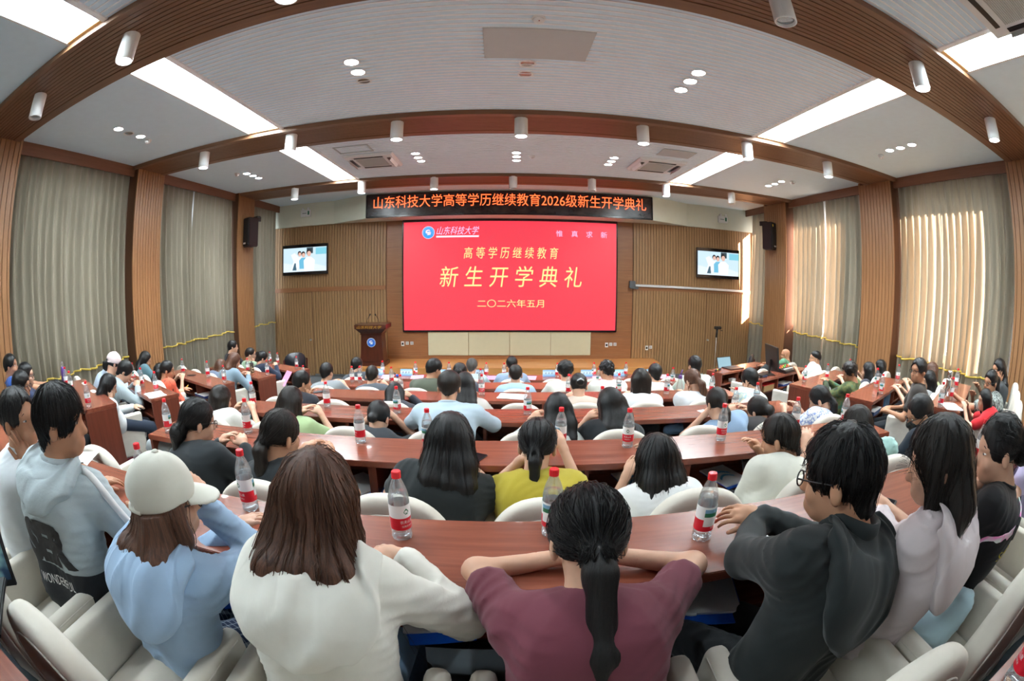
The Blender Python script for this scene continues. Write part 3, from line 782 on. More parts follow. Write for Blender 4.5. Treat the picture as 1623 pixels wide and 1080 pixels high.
# loudspeakers on the columns
for s, x, yy, zz, lab in ((-1, -6.13, 9.97, 4.01, 'black wall loudspeaker on the left column beside the curtains'), (1, 6.99, 10.36, 4.05, 'black wall loudspeaker on the right column beside the curtains')):
    t = thing('wall_loudspeaker', lab, 'loudspeaker', (x, yy, zz), (-0.5 if s < 0 else 0.5), 'black wall loudspeakers')
    b = MB().prism([(-0.2, -0.16), (0.2, -0.16), (0.15, 0.16), (-0.15, 0.16)], -0.36, 0.36); obj('cabinet', b, M_BLACK, t, bevel=0.02)
    obj('grille', MB().box(-0.18, 0.18, -0.172, -0.155, -0.32, 0.34), mat_plain('grille_black', (0.018, 0.018, 0.02, 1), 0.7), t, bevel=0.008)
    obj('badge', MB().box(-0.06, 0.06, -0.176, -0.17, -0.29, -0.25), M_WPLAS, t)
    st = MB().lathe([(0.001, 0), (0.035, 0), (0.035, 0.003), (0.001, 0.003)], 16, cap=False); o = obj('sticker', st, mat_plain('sticker_blue', srgb(70, 130, 220), 0.4) if s < 0 else mat_plain('sticker_yellow', srgb(220, 190, 60), 0.4), t, (-0.12, -0.175, 0.27)); o.rotation_euler = (PI / 2, 0, 0)
    obj('bracket', MB().box(-0.03, 0.03, 0.15, 0.30, 0.28, 0.40).box(-0.03, 0.16 * (1), 0.10, 0.2, 0.34, 0.40), M_BLACK, t)
# emergency exit lamps
for x, z, lab in ((-5.50, 4.69, 'white emergency exit lamp on the cream soffit, left side'), (6.42, 4.62, 'white emergency exit lamp on the cream soffit, right side')):
    t = thing('emergency_exit_lamp', lab, 'exit sign', (x, 12.07, z), 0, 'emergency exit lamps')
    obj('case', MB().box(-0.16, 0.16, -0.03, 0.03, -0.11, 0.09), M_WPLAS, t, bevel=0.008)
    obj('running_figure_sign', MB().box(0.07, 0.12, -0.034, -0.029, -0.06, 0.05), mat_plain('sign_green', srgb(20, 110, 80), 0.4), t)
    obj('lettering_strip', MB().box(-0.1, 0.03, -0.034, -0.029, -0.025, 0.0), mat_plain('sign_grey', srgb(150, 160, 160), 0.4), t)
    for sx in (-0.09, 0.09):
        h = MB().lathe([(0.03, -0.02), (0.035, 0.0), (0.035, 0.03), (0.02, 0.04)], 14); o = obj('lamp_head', h, M_WPLAS, t, (sx, -0.02, 0.12)); o.rotation_euler = (PI / 2, 0, 0)
# sockets and switches
for x, z, dark, lab in ((-2.66, 0.955, 1, 'dark touch switch on the wood wall, left of the two sockets by the lectern'), (-2.53, 0.97, 0, 'white wall socket by the lectern, first right of the dark switch'), (-2.40, 0.97, 0, 'white wall socket by the lectern, farther from the dark switch'),
                        (2.93, 0.92, 1, 'dark touch switch on the wood wall right of the beige boards'), (3.05, 0.94, 0, 'white wall socket right of the beige boards, next to the dark switch'), (3.17, 0.94, 0, 'white wall socket right of the beige boards, farther from the dark switch'),
                        (4.10, 0.84, 1, 'dark touch switch on the right slatted wall'), (4.22, 0.86, 0, 'white wall socket on the right slatted wall')):
    yy = YF - 0.022 if abs(x) < 3.6 else YF - 0.052
    t = thing('wall_switch' if dark else 'wall_socket', lab, 'switch' if dark else 'socket', (x, yy, z), 0, 'wall sockets and switches')
    obj('plate', MB().box(-0.043, 0.043, -0.012, 0.0, -0.043 - 0.02 * dark, 0.043 + 0.02 * dark), M_WPLAS, t, bevel=0.003)
    obj('insert', MB().box(-0.026, 0.026, -0.014, -0.011, -0.03, 0.03), M_BLACK if dark else M_STEEL, t)
# projection-screen rail on the right flank
t = thing('wall_rail', 'long white horizontal rail with a motor bracket on the right slatted wall', 'rail', (3.62, YF - 0.11, 2.58))
b = MB().tube([(0.05, 0, 0), (3.55, -0.0, -0.05)], 0.035, 10); obj('rail_tube', b, M_WPLAS, t, smooth=True)
obj('motor_bracket', MB().box(-0.10, 0.06, -0.06, 0.05, -0.08, 0.12).box(-0.06, 0.16, -0.03, 0.05, -0.1, -0.05), mat_plain('bracket_grey', (0.12, 0.14, 0.16, 1), 0.4, 0.5), t, bevel=0.006)
# camera on a thin stand by the right door
t = thing('camera_stand', 'thin stand with a small black camera by the right door', 'camera stand', (6.02, 11.6, 0.0))
obj('pole', MB().tube([(0, 0, 0.05), (0, 0, 1.30)], 0.011, 10), M_STEEL, t, smooth=True)
obj('camera_grip', MB().tube([(0, 0, 1.22), (0.01, -0.01, 1.45)], 0.028, 10), M_BLACK, t, smooth=True)
obj('camera_body', MB().box(-0.07, 0.13, -0.06, 0.05, 1.45, 1.53).box(0.1, 0.2, -0.02, 0.0, 1.40, 1.42), M_BLACK, t, bevel=0.01)
obj('base', MB().lathe([(0.15, 0.0), (0.15, 0.015), (0.02, 0.05)], 20), M_BLACK, t)
obj('cable', MB().tube([(0.02, 0, 1.3), (0.09, 0.01, 1.0), (0.10, 0.01, 0.7), (0.03, 0, 0.4)], 0.004, 6), M_BLACK, t)

# ------------------------------------------------------------------ desks
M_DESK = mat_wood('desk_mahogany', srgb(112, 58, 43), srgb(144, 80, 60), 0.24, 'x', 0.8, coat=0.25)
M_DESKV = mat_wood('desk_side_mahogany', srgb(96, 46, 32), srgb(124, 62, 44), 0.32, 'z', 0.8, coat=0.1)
DD, DT = 0.375, 0.036
def make_desk(L=1.72, h=0.75, div=1):
    t = thing('desk', 'desk', 'desk')
    hx = L / 2
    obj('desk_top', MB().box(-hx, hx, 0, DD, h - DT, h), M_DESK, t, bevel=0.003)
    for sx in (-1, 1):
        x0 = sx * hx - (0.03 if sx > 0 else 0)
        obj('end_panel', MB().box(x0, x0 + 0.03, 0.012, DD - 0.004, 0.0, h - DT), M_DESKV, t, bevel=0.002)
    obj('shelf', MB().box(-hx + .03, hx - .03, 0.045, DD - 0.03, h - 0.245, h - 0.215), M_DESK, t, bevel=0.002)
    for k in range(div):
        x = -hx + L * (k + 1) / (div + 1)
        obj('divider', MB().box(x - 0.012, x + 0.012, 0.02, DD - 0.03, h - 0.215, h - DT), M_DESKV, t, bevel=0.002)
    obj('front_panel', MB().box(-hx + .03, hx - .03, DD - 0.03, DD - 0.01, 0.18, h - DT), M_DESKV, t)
    return t
ROWN = ['row by the camera', 'nearest row', 'second row', 'third row', 'fourth row', 'fifth row', 'front row']
rotc = math.atan(SLOPE)
protos = make_desk(1.715, 0.75, 2)
placed = [False]
def place_desk(x, y, z, rot, label, grp):
    o = protos if not placed[0] else copy_tree(protos); placed[0] = True
    o.location = (x, y, z); o.rotation_euler = (0, 0, rot); tag(o, label, 'desk', grp)
    return o
MODX = [-1.535, 0.165, 1.87]
for i in range(0, 7):
    xs_ = MODX + ([3.59] if i == 1 else []) 
    if i == 1: xs_ = [-3.25] + xs_
    for k, x in enumerate(xs_):
        nm = {3: ['left', 'middle', 'right'], 5: ['leftmost', 'left', 'middle', 'right', 'rightmost']}[len(xs_)][k]
        place_desk(x, NEAR[i] + SLOPE * x, FL[i], rotc, 'mahogany desk section in the %s of centre desks, %s section' % (ROWN[i], nm), 'centre desks')
A25 = math.radians(25)
WC = {(-1, 2): (-3.59, 2.45), (-1, 3): (-3.64, 3.51), (-1, 4): (-3.69, 4.82), (-1, 5): (-3.70, 6.09), (-1, 6): (-3.67, 7.41),
      (1, 2): (4.03, 2.18), (1, 3): (3.85, 3.33), (1, 4): (3.99, 4.66), (1, 5): (3.98, 5.93), (1, 6): (3.94, 7.25)}
def wing(side, i, s, dy):
    """Plan point on a wing desk: s metres outward from its inner corner, dy metres towards the stage from its near edge."""
    c = WC[(side, i)]; d = (side * math.cos(A25), math.sin(A25)); n = (-side * math.sin(A25), math.cos(A25))
    return (c[0] + d[0] * s + n[0] * dy, c[1] + d[1] * s + n[1] * dy)
for (side, i) in WC:
    x, y = wing(side, i, 0.8575, 0)
    place_desk(x, y, FL[i], side * A25, 'angled mahogany desk in the %s side wing, %s' % ('left' if side < 0 else 'right', ROWN[i].replace('row', 'wing row')), 'wing desks')

# ------------------------------------------------------------------ chairs in cream covers
M_COVER = mat_cloth('cream_cover', srgb(205, 199, 187), 0.85, 700, 0.1, 0.002)
M_PIPE = mat_cloth('cream_piping', srgb(212, 206, 196), 0.8, 700)
M_BURG = mat_plain('burgundy_hem', srgb(110, 18, 36), 0.6)
def sd_box(P, c, h, r):
    q = np.abs(P - np.asarray(c, f4)) - (np.asarray(h, f4) - r)
    return np.sqrt((np.maximum(q, 0) ** 2).sum(1)) + np.minimum(q.max(1), 0) - r
def make_chair():
    t = thing('chair', 'chair', 'chair')
    def fb(P):
        x, z = P[:, 0], P[:, 2]; y = P[:, 1] + 0.245 + 0.11 * np.maximum(0, z - 0.4) + 0.35 * x * x
        zz = np.maximum(z - 0.52, 0) / 0.40
        e = (np.abs(x / 0.258) ** 2.7 + zz ** 2.7) ** (1 / 2.7)
        d2 = np.maximum((e - 1) * 0.27, 0.26 - z)
        return smax(d2, np.abs(y) - 0.052 + 0.010 * zz ** 2, 0.035) + 0.002 * np.sin(11 * x + 6 * z) * np.sin(9 * z)
    V, Q = surf(fb, (-0.31, -0.42, 0.22), (0.31, -0.16, 0.97), 0.012)
    bk = link('backrest', mesh_np('backrest', [(V, Q, 0)], [M_COVER]), t)
    pp = [(0.232 * math.copysign(abs(math.cos(a)) ** 0.74, math.cos(a)), 0.50 + 0.355 * abs(math.sin(a)) ** 0.74) for a in [PI * k / 28 for k in range(29)]]
    pp = [(0.232, 0.30)] + pp + [(-0.232, 0.30)]
    pp = [(x, -0.299 - 0.11 * max(0, z - 0.4) - 0.35 * x * x + 0.008 * max(0, (z - .6) / .3) ** 2, z) for x, z in pp]
    obj('piping', MB().tube(pp, 0.0035, 6), M_PIPE, bk, smooth=True)
    V, Q = surf(lambda P: sd_box(P, (0, 0.02, 0.395), (0.203, 0.235, 0.072), 0.045), (-0.25, -0.24, 0.30), (0.25, 0.28, 0.49), 0.015)
    link('seat', mesh_np('seat', [(V, Q, 0)], [M_COVER]), t)
    for sx in (-1, 1):
        V, Q = surf(lambda P: sd_box(P - np.stack([0 * P[:, 0], 0 * P[:, 0], 0.10 * np.minimum(0.2 - P[:, 1], 0)], 1), (sx * 0.238, -0.02, 0.425), (0.033, 0.225, 0.225), 0.026), (sx * 0.240 - 0.06, -0.28, 0.17), (sx * 0.240 + 0.06, 0.24, 0.68), 0.011)
        a = link('armrest', mesh_np('armrest', [(V, Q, 0)], [M_COVER]), t)
        obj('hem', MB().box(sx * 0.238 - 0.03, sx * 0.238 + 0.03, -0.22, 0.18, 0.185, 0.203), M_BURG, a)
        obj('arm_piping', MB().tube([(sx * 0.269, y_, 0.628) for y_ in (-0.22, -0.1, 0.05, 0.17)], 0.003, 5), M_PIPE, a, smooth=True)
    obj('base', MB().box(-0.21, 0.21, -0.2, 0.2, 0.05, 0.33).box(-0.25, 0.25, -0.24, 0.22, 0.0, 0.05), M_DARK, t)
    return t
chair0 = make_chair(); chair_used = [False]
def place_chair(x, y, z, rot, label, grp):
    o = chair0 if not chair_used[0] else copy_tree(chair0); chair_used[0] = True
    o.location = (x, y, z); o.rotation_euler = (0, 0, rot); tag(o, label, 'chair', grp)
    return o
ORD = ['first', 'second', 'third', 'fourth', 'fifth', 'sixth', 'seventh', 'eighth', 'ninth', 'tenth', 'eleventh', 'twelfth']
SEATX = [0.19 + 0.585 * k for k in range(-4, 5)]
def seat_pt(i, k):
    x = 0.19 + 0.585 * k
    return x, NEAR[i] + SLOPE * x - 0.40
for i in range(1, 7):
    ks = list(range(-5, 6)) if i == 1 else list(range(-4, 5))
    for n_, k in enumerate(ks):
        x, y = seat_pt(i, k)
        place_chair(x, y, FL[i], rotc + rnd.uniform(-0.02, 0.02), 'cream covered armchair, %s from the left in the %s of centre seats' % (ORD[n_], ROWN[i]), 'centre chairs')
for (side, i) in WC:
    for k in range(3):
        x, y = wing(side, i, 0.29 + 0.585 * k, -0.40 - (0.0 if (side, i) != (-1, 3) else -0.06))
        place_chair(x, y, FL[i], side * A25 + rnd.uniform(-0.02, 0.02), 'cream covered armchair in the %s wing, %s, %s from the aisle' % ('left' if side < 0 else 'right', ROWN[i], ORD[k]), 'wing chairs')
def folds(P, amp, seed, sc=1.0):
    """Soft cloth folds, as a small offset of the surface."""
    if amp == 0: return 0.0
    x, y, z = P[:, 0] * sc, P[:, 1] * sc, P[:, 2] * sc
    w1 = np.sin(11 * x + 7 * z + seed) + 0.7 * np.sin(15 * y - 9 * x + 2 * seed) + 0.5 * np.sin(23 * z + 17 * x + 3 * seed)
    a = np.sin(88 * z + 26 * np.abs(x) + 2.6 * w1 + seed); b = np.sin(64 * z - 47 * x + 30 * y + 2.8 * w1 + 1.7 * seed)
    m1 = np.clip(0.5 + np.sin(10 * x + 13 * z + 1.3 * seed) * 0.9, 0, 1.3); m2 = np.clip(0.45 + np.sin(9 * z - 14 * x + 2.1 * seed) * 0.9, 0, 1.2)
    lowf = np.sin(19 * z + 9 * np.abs(x) + 1.6 * w1 + seed)
    return -amp * (0.55 * m1 * (1 - np.abs(a)) ** 1.4 * 1.6 + 0.55 * m2 * (1 - np.abs(b)) ** 1.4 * 1.6 - 0.35 * lowf - 0.5)

# ------------------------------------------------------------------ materials of people
def mat_skin(name, c):
    if name in _M: return _M[name]
    m, t, p = base_mat(name)
    v = tex_obj(t); f = noise(t, v, 30, 4)
    t.links.new(mix_col(t, f, tuple(x * 0.9 for x in c[:3]) + (1,), c), p.inputs['Base Color'])
    p.inputs['Roughness'].default_value = 0.5; p.inputs['Subsurface Weight'].default_value = 0.12
    p.inputs['Subsurface Radius'].default_value = (0.012, 0.005, 0.003); p.inputs['Specular IOR Level'].default_value = 0.35
    _M[name] = m; return m
dim = lambda c, k=0.80: tuple(x * k for x in c[:3]) + (1,)
SKIN = {k: mat_skin('skin_' + k, c) for k, c in (('fair', dim(srgb(226, 178, 150))), ('tan', dim(srgb(200, 146, 114))), ('warm', dim(srgb(212, 160, 128))))}
def mat_hair(name, c1, c2, rough=0.34):
    if name in _M: return _M[name]
    m, t, p = base_mat(name)
    c = nn(t, 'ShaderNodeTexCoord'); sx = nn(t, 'ShaderNodeSeparateXYZ'); t.links.new(c.outputs['Object'], sx.inputs[0])
    cb_ = nn(t, 'ShaderNodeCombineXYZ'); t.links.new(sx.outputs[0], cb_.inputs[0]); t.links.new(sx.outputs[1], cb_.inputs[1])
    nrm = nn(t, 'ShaderNodeVectorMath', operation='NORMALIZE'); t.links.new(cb_.outputs[0], nrm.inputs[0])
    sc = nn(t, 'ShaderNodeVectorMath', operation='SCALE'); sc.inputs['Scale'].default_value = 9.0; t.links.new(nrm.outputs[0], sc.inputs[0])
    add = nn(t, 'ShaderNodeVectorMath', operation='MULTIPLY_ADD'); add.inputs[1].default_value = (20, 20, 3.5)
    t.links.new(c.outputs['Object'], add.inputs[0]); t.links.new(sc.outputs[0], add.inputs[2])
    f = noise(t, add.outputs[0], 2.2, 8, 0.75)
    t.links.new(ramp(t, f, [(0.35, c1), (0.75, c2)]), p.inputs['Base Color'])
    p.inputs['Roughness'].default_value = rough; p.inputs['Specular IOR Level'].default_value = 0.30
    p.inputs['Anisotropic'].default_value = 0.5
    bump(t, p, f, 0.003, 0.8)
    _M[name] = m; return m
HAIR = {'black': mat_hair('hair_black', (0.003, 0.003, 0.0035, 1), (0.012, 0.0115, 0.012, 1)),
        'dark': mat_hair('hair_dark', (0.005, 0.004, 0.0035, 1), (0.022, 0.016, 0.013, 1)),
        'brown': mat_hair('hair_brown', (0.024, 0.010, 0.006, 1), (0.19, 0.085, 0.05, 1)),
        'grey': mat_hair('hair_grey', (0.02, 0.02, 0.02, 1), (0.14, 0.13, 0.12, 1))}
M_LIP = mat_plain('lips', srgb(186, 104, 96), 0.45)
M_EYEW = mat_plain('eye_white', (0.75, 0.73, 0.70, 1), 0.25)
M_SHOE = mat_plain('dark_shoe', (0.02, 0.02, 0.022, 1), 0.5)
M_LENS = mat_plain('spectacle_black', (0.012, 0.012, 0.014, 1), 0.3)
def mat_hem(name, c1, c2, hip, up, off, SL, lat):
    m, t, p = base_mat(name); c = nn(t, 'ShaderNodeTexCoord')
    d = nn(t, 'ShaderNodeVectorMath', operation='DOT_PRODUCT'); t.links.new(c.outputs['Object'], d.inputs[0]); d.inputs[1].default_value = tuple(up)
    g = nn(t, 'ShaderNodeMath', operation='LESS_THAN'); t.links.new(d.outputs['Value'], g.inputs[0]); g.inputs[1].default_value = float(np.dot(hip, up) + off)
    v = tex_obj(t); f = noise(t, v, 14, 5)
    t.links.new(mix_col(t, g.outputs[0], srgb(*c1), srgb(*c2)), p.inputs['Base Color']); p.inputs['Roughness'].default_value = 0.8; bump(t, p, f, 0.005)
    return m
CLOTH = {}
def cloth(c):
    if not isinstance(c, tuple): return c
    k = 'cloth_%d_%d_%d' % c
    return mat_cloth(k, tuple(x * 0.80 for x in srgb(*c)[:3]) + (1,), 0.85, 800, 0.12, 0.0012)

# ------------------------------------------------------------------ people
def V3(*a): return np.array(a, float)
def unit(v):
    v = np.asarray(v, float); return v / max(np.linalg.norm(v), 1e-9)
def rot_head(yaw, pitch, tilt):
    return np.array((Matrix.Rotation(yaw, 3, 'Z') @ Matrix.Rotation(-pitch, 3, 'X') @ Matrix.Rotation(tilt, 3, 'Y')))
def ik(S, Wp, L1, L2, pole):
    d = Wp - S; D = np.linalg.norm(d); D = max(D, abs(L1 - L2) + 0.02)
    if D > (L1 + L2) * 0.995:
        k = D / ((L1 + L2) * 0.995); L1 *= k; L2 *= k
    u = d / np.linalg.norm(d); a = (L1 * L1 - L2 * L2 + D * D) / (2 * D); h = math.sqrt(max(L1 * L1 - a * a, 0))
    p = pole - u * (pole @ u); p = unit(p)
    return S + u * a + p * h
def hand_prims(Wr, fwd, nrm, side, s=1.0, curl=0.4, spread=0.12):
    """Palm, four unequal bent fingers and a thumb. fwd: along the hand; nrm: out of the back of the hand; side +1 puts the thumb at -x of (fwd, nrm)."""
    f = unit(fwd); nrm = unit(nrm - f * (nrm @ f)); x = np.cross(f, nrm) * side        # x: towards the little finger
    P = [('c', Wr, Wr + f * 0.045 * s, 0.026 * s, 0.030 * s),
         ('c', Wr + f * .05 * s - x * .020 * s, Wr + f * .085 * s - x * .026 * s, 0.019 * s, 0.013 * s),
         ('c', Wr + f * .05 * s + x * .020 * s, Wr + f * .080 * s + x * .028 * s, 0.018 * s, 0.012 * s),
         ('c', Wr + f * .05 * s, Wr + f * .088 * s, 0.020 * s, 0.014 * s)]
    F = []
    for q, (ox, L) in enumerate(((-0.030, 0.068), (-0.010, 0.076), (0.010, 0.071), (0.029, 0.055))):
        b = Wr + f * (0.088 - abs(q - 1.2) * 0.004) * s + x * ox * s
        d0 = unit(f + x * (ox * spread * 18)); p0 = b; ang = curl * 0.45
        for kk, fr in enumerate((0.45, 0.32, 0.23)):
            dd = d0 * math.cos(ang) - nrm * math.sin(ang); p1 = p0 + dd * L * fr * s
            r0 = (0.0088 - 0.0012 * kk) * s; F.append(('c', p0, p1, r0, r0 - 0.0012 * s)); p0 = p1; ang += curl * 0.75
    b = Wr + f * 0.03 * s - x * 0.024 * s; d = unit(f * 0.75 - x * 0.7 - nrm * 0.25)
    p1 = b + d * 0.036 * s; d2 = unit(f * 0.95 - x * 0.25 - nrm * 0.2 * (1 + curl)); p2 = p1 + d2 * 0.03 * s; p3 = p2 + unit(d2 - nrm * 0.25 * curl) * 0.024 * s
    P.append(('c', b, p1, 0.0135 * s, 0.0105 * s)); F += [('c', p1, p2, 0.0105 * s, 0.0095 * s), ('c', p2, p3, 0.0095 * s, 0.0075 * s)]
    return P, F

def person(label, head, yaw, floor, seat, look=(0, 0, 0), hair=('short', 'black'), top=(120, 120, 120), sleeve='short', legs=(40, 42, 48), hands=None, skin='fair',
           s=1.0, dist=5.0, desk=None, hood=None, collar=None, amp=None, glasses=False, cap=None, mask=False, face=False, poles=None, curl=0.5, group=None, hemline=None,
           strands=0, curls=(None, None), handdir=(None, None), extra=None, wide=1.0, topmat=None, legmat=None, spread=0.12, chest=0.0, hoodlen=1.0, stand=0.0, name='person'):
    """A seated figure. head: world point of the skull centre; seat: plan point of the hips; yaw: body direction about z."""
    t = thing(name, label, 'person', (seat[0], seat[1], floor), yaw, group)
    c_, s_ = math.cos(-yaw), math.sin(-yaw)
    def L(p):
        x, y, z = p[0] - seat[0], p[1] - seat[1], p[2] - floor
        return V3(c_ * x - s_ * y, s_ * x + c_ * y, z)
    H = L(head)
    vox = min(max(dist * 0.0042, 0.0065), 0.016)
    amp = (0.0035 if dist < 2.2 else 0.002 if dist < 4 else 0) if amp is None else amp
    seed = (sum(ord(q) for q in label) % 97) * 0.37
    R = rot_head(*look)
    hw = lambda x, y, z: H + R @ (V3(x, y, z) * s)
    hip = V3(0, 0, 0.58)
    nb = H + R @ V3(0, -0.032, -0.095) * s + V3(0, -0.018, -0.062) * s         # base of the neck
    up = unit(nb - hip); sp_len = np.linalg.norm(nb - hip)
    fwd0 = unit(V3(0, 1, 0) - up * up[1])
    lat = V3(1, 0, 0) - up * up[0]; lat = unit(lat)
    sw = 0.175 * s * wide
    SL = [nb + lat * sgn * sw - up * 0.055 * s + fwd0 * 0.015 for sgn in (-1, 1)]
    mid = hip + up * sp_len * 0.45 - fwd0 * 0.03; ch = hip + up * sp_len * 0.72 - fwd0 * 0.022
    # arms
    desk = floor + 0.75 if desk is None else desk
    if hands is None:
        hands = [None, None]
    WR = []; EL = []
    for k, sgn in enumerate((-1, 1)):
        h = hands[k]
        if h is None: w_ = V3(sgn * 0.10, max(SL[k][1] + 0.27, 0.30), desk - floor + 0.035)
        elif isinstance(h, str):
            if h == 'lap': w_ = V3(sgn * 0.09, 0.26, 0.66)
            elif h == 'chin': w_ = hw(sgn * 0.045, 0.06, -0.17)
            elif h == 'cheek': w_ = hw(sgn * 0.075, 0.045, -0.14)
            elif h == 'hang': w_ = V3(sgn * 0.26, 0.10, 0.62)
            elif h == 'phone': w_ = V3(sgn * 0.05, max(SL[k][1] + 0.22, 0.26), desk - floor + 0.10)
        else: w_ = L(h)
        pole = V3(sgn * 0.75, -0.15, -0.75) if poles is None or poles[k] is None else V3(*poles[k])
        e_ = ik(SL[k], w_, 0.285 * s, 0.25 * s, pole)
        WR.append(w_); EL.append(e_)
    # skin: head, neck, arms and hands in one mesh
    sk = [('e', hw(0, -0.006, 0.030), V3(.074, .092, .087) * s, R), ('e', hw(0, 0.026, -0.048), V3(.057, .066, .074) * s, R), ('e', hw(0, 0.062, -0.094), V3(.028, .024, .021) * s, R),
          ('c', hw(0, 0.084, 0.012), hw(0, 0.106, -0.030), 0.008 * s, 0.0125 * s), ('e', hw(0, 0.066, 0.026), V3(.056, .024, .018) * s, R),
          ('c', hw(-.017, 0.086, -0.066), hw(.017, 0.086, -0.066), 0.0075 * s, 0.0075 * s), ('c', hw(-.013, 0.084, -0.078), hw(.013, 0.084, -0.078), 0.007 * s, 0.007 * s),
          ('e', hw(-.036, 0.066, -0.035), V3(.020, .018, .02) * s, R), ('e', hw(.036, 0.066, -0.035), V3(.020, .018, .02) * s, R)]
    ears = [('e', hw(sx * .079, -0.012, -0.018), V3(.010, .019, .033) * s, R @ np.array(Matrix.Rotation(sx * 0.35, 3, 'Z'))) for sx in (-1, 1)]
    neck = [('c', hw(0, -0.028, -0.055), nb, 0.050 * s, 0.056 * s), ('c', nb, nb - up * 0.06, 0.060 * s, 0.066 * s)]
    hv = min(vox, 0.0085)
    def fhead(P):
        d = union(P, sk, 0.022 * s); d = smin(d, union(P, ears, 0.004), 0.006); d = smin(d, union(P, neck, 0.03), 0.035)
        for sx in (-1, 1): d = smax(d, -_ell(P, hw(sx * .031, 0.094, 0.004), V3(.017, .013, .010) * s, R), 0.012)
        return d
    lo, hi = bounds(sk + ears + neck, 0.025)
    parts = []
    Vh, Qh = surf(fhead, lo, hi, hv if dist < 4.5 else min(vox, 0.011)); parts.append((Vh, Qh, 0))
    tprim = [('c', hip, mid, 0.075 * s, 0.07 * s), ('c', mid, ch, 0.07 * s, 0.078 * s), ('c', ch, nb - up * 0.06, 0.078 * s, 0.055 * s), ('c', SL[0], SL[1], 0.042 * s, 0.042 * s)]
    arms = []
    for k in (0, 1):
        arms += [('c', SL[k], EL[k], 0.046 * s, 0.037 * s), ('c', EL[k], WR[k], 0.036 * s, 0.024 * s)]
    lo, hi = bounds(tprim + arms, 0.035)
    if sleeve != 'long':
        Va, Qa = surf(lambda P: union(P, tprim + arms, 0.03), lo, hi, max(vox, 0.010)); parts.append((Va, Qa, 0))
    HF = []
    for k, sgn in enumerate((-1, 1)):
        fa = unit(WR[k] - EL[k]); hd = handdir[k]
        if hd is None: fd = unit(fa + V3(0, 0, -0.15)) if not isinstance(hands[k], str) or hands[k] not in ('chin', 'cheek') else unit(fa * 0.5 + V3(0, 0.1, 0.8)); nr = V3(0, 0, 1) if abs(fd[2]) < 0.8 else V3(0, 1, 0) if hands[k] not in ('chin', 'cheek') else V3(sgn, 0.2, 0)
        else: fd, nr = V3(*hd[0]), V3(*hd[1])
        cu = curl if curls[k] is None else curls[k]
        pr, fi = hand_prims(WR[k], fd, nr, 1 if sgn > 0 else -1, s, cu, spread)
        pr = pr + [('c', WR[k] - fa * 0.07, WR[k], 0.027 * s, 0.024 * s)]
        lo, hi = bounds(pr + fi, 0.012)
        hvx = 0.0042 if dist < 2.2 else 0.006 if dist < 4 else 0.009
        Vn, Qn = surf(lambda P: smin(union(P, pr, 0.012), np.minimum.reduce([_cap(P, *q[1:]) for q in fi]), 0.006), lo, hi, hvx); parts.append((Vn, Qn, 0))
        HF.append((WR[k] + fd * 0.1, fd, nr))
    link('body', mesh_np('body', parts, [SKIN[skin]]), t)
    # clothing on the upper body
    off = 0.020 if sleeve == 'long' else 0.016
    hb_ = hip - V3(0, 0.02, 0.0)
    tw = wide * s
    sh = [('c', hb_ - lat * .085 * tw, mid - lat * .075 * tw, 0.108 * s, 0.098 * s), ('c', hb_ + lat * .085 * tw, mid + lat * .075 * tw, 0.108 * s, 0.098 * s),
          ('c', mid - lat * .075 * tw, ch - lat * .080 * tw, 0.098 * s, 0.105 * s), ('c', mid + lat * .075 * tw, ch + lat * .080 * tw, 0.098 * s, 0.105 * s),
          ('c', ch - lat * .080 * tw, SL[0] + lat * .03, 0.105 * s, 0.062 * s), ('c', ch + lat * .080 * tw, SL[1] - lat * .03, 0.105 * s, 0.062 * s),
          ('c', ch, nb - up * 0.075, 0.11 * s, 0.072 * s), ('c', SL[0] + lat * .02, nb - up * 0.022, 0.056 * s, 0.054 * s), ('c', SL[1] - lat * .02, nb - up * 0.022, 0.056 * s, 0.054 * s)]
    if chest: sh.append(('e', ch + fwd0 * 0.10, V3(.12, .06, .09) * s, None))
    arm = []
    for k in (0, 1):
        if sleeve == 'none': continue
        if sleeve == 'short':
            m = SL[k] + (EL[k] - SL[k]) * 0.62; arm.append(('c', SL[k], m, 0.060 * s, 0.058 * s))
        elif sleeve == 'threeq':
            arm += [('c', SL[k], EL[k], 0.062 * s, 0.052 * s), ('c', EL[k], EL[k] + (WR[k] - EL[k]) * 0.35, 0.052 * s, 0.047 * s)]
        else:
            w2 = EL[k] + (WR[k] - EL[k]) * 0.93
            arm += [('c', SL[k], EL[k], 0.062 * s, 0.051 * s), ('c', EL[k], w2, 0.050 * s, 0.036 * s)]
    neck_hole = (hw(0, -0.028, -0.055), nb + up * 0.03)
    def fshirt(P):
        d = union(P, sh, 0.06)
        if arm: d = smin(d, union(P, arm, 0.03), 0.04)
        d = d - off * 0.35 + folds(P, amp, seed)
        return smax(d, -_cap(P, nb + up * 0.035 + fwd0 * 0.02, nb + up * 0.2, 0.052 * s, 0.075 * s), 0.012)
    lo, hi = bounds(sh + arm, 0.045)
    V, Q = surf(fshirt, lo, hi, max(vox, 0.0075))
    mats = [topmat or cloth(top)]; mi = 0
    if hemline is not None:
        mats[0] = mat_hem('hem_' + label[:24], top, hemline[1], hip, up, hemline[0] * sp_len, SL, lat)
    shirt = link('shirt', mesh_np('shirt', [(V, Q, mi)], mats), t)
    # collar
    if collar or sleeve != 'none':
        cc = nb + up * 0.022
        rr = [cc + (lat * math.cos(a) * 0.067 + fwd0 * (math.sin(a) * 0.062 + 0.006)) * s + up * (0.012 - 0.028 * max(0, math.sin(a))) for a in [2 * PI * q / 24 for q in range(24)]]
        obj('collar', MB().tube([Vector(p) for p in rr], 0.013 * s if collar else 0.009 * s, 8, closed=True), cloth(collar) if collar else mats[0], shirt, smooth=True)
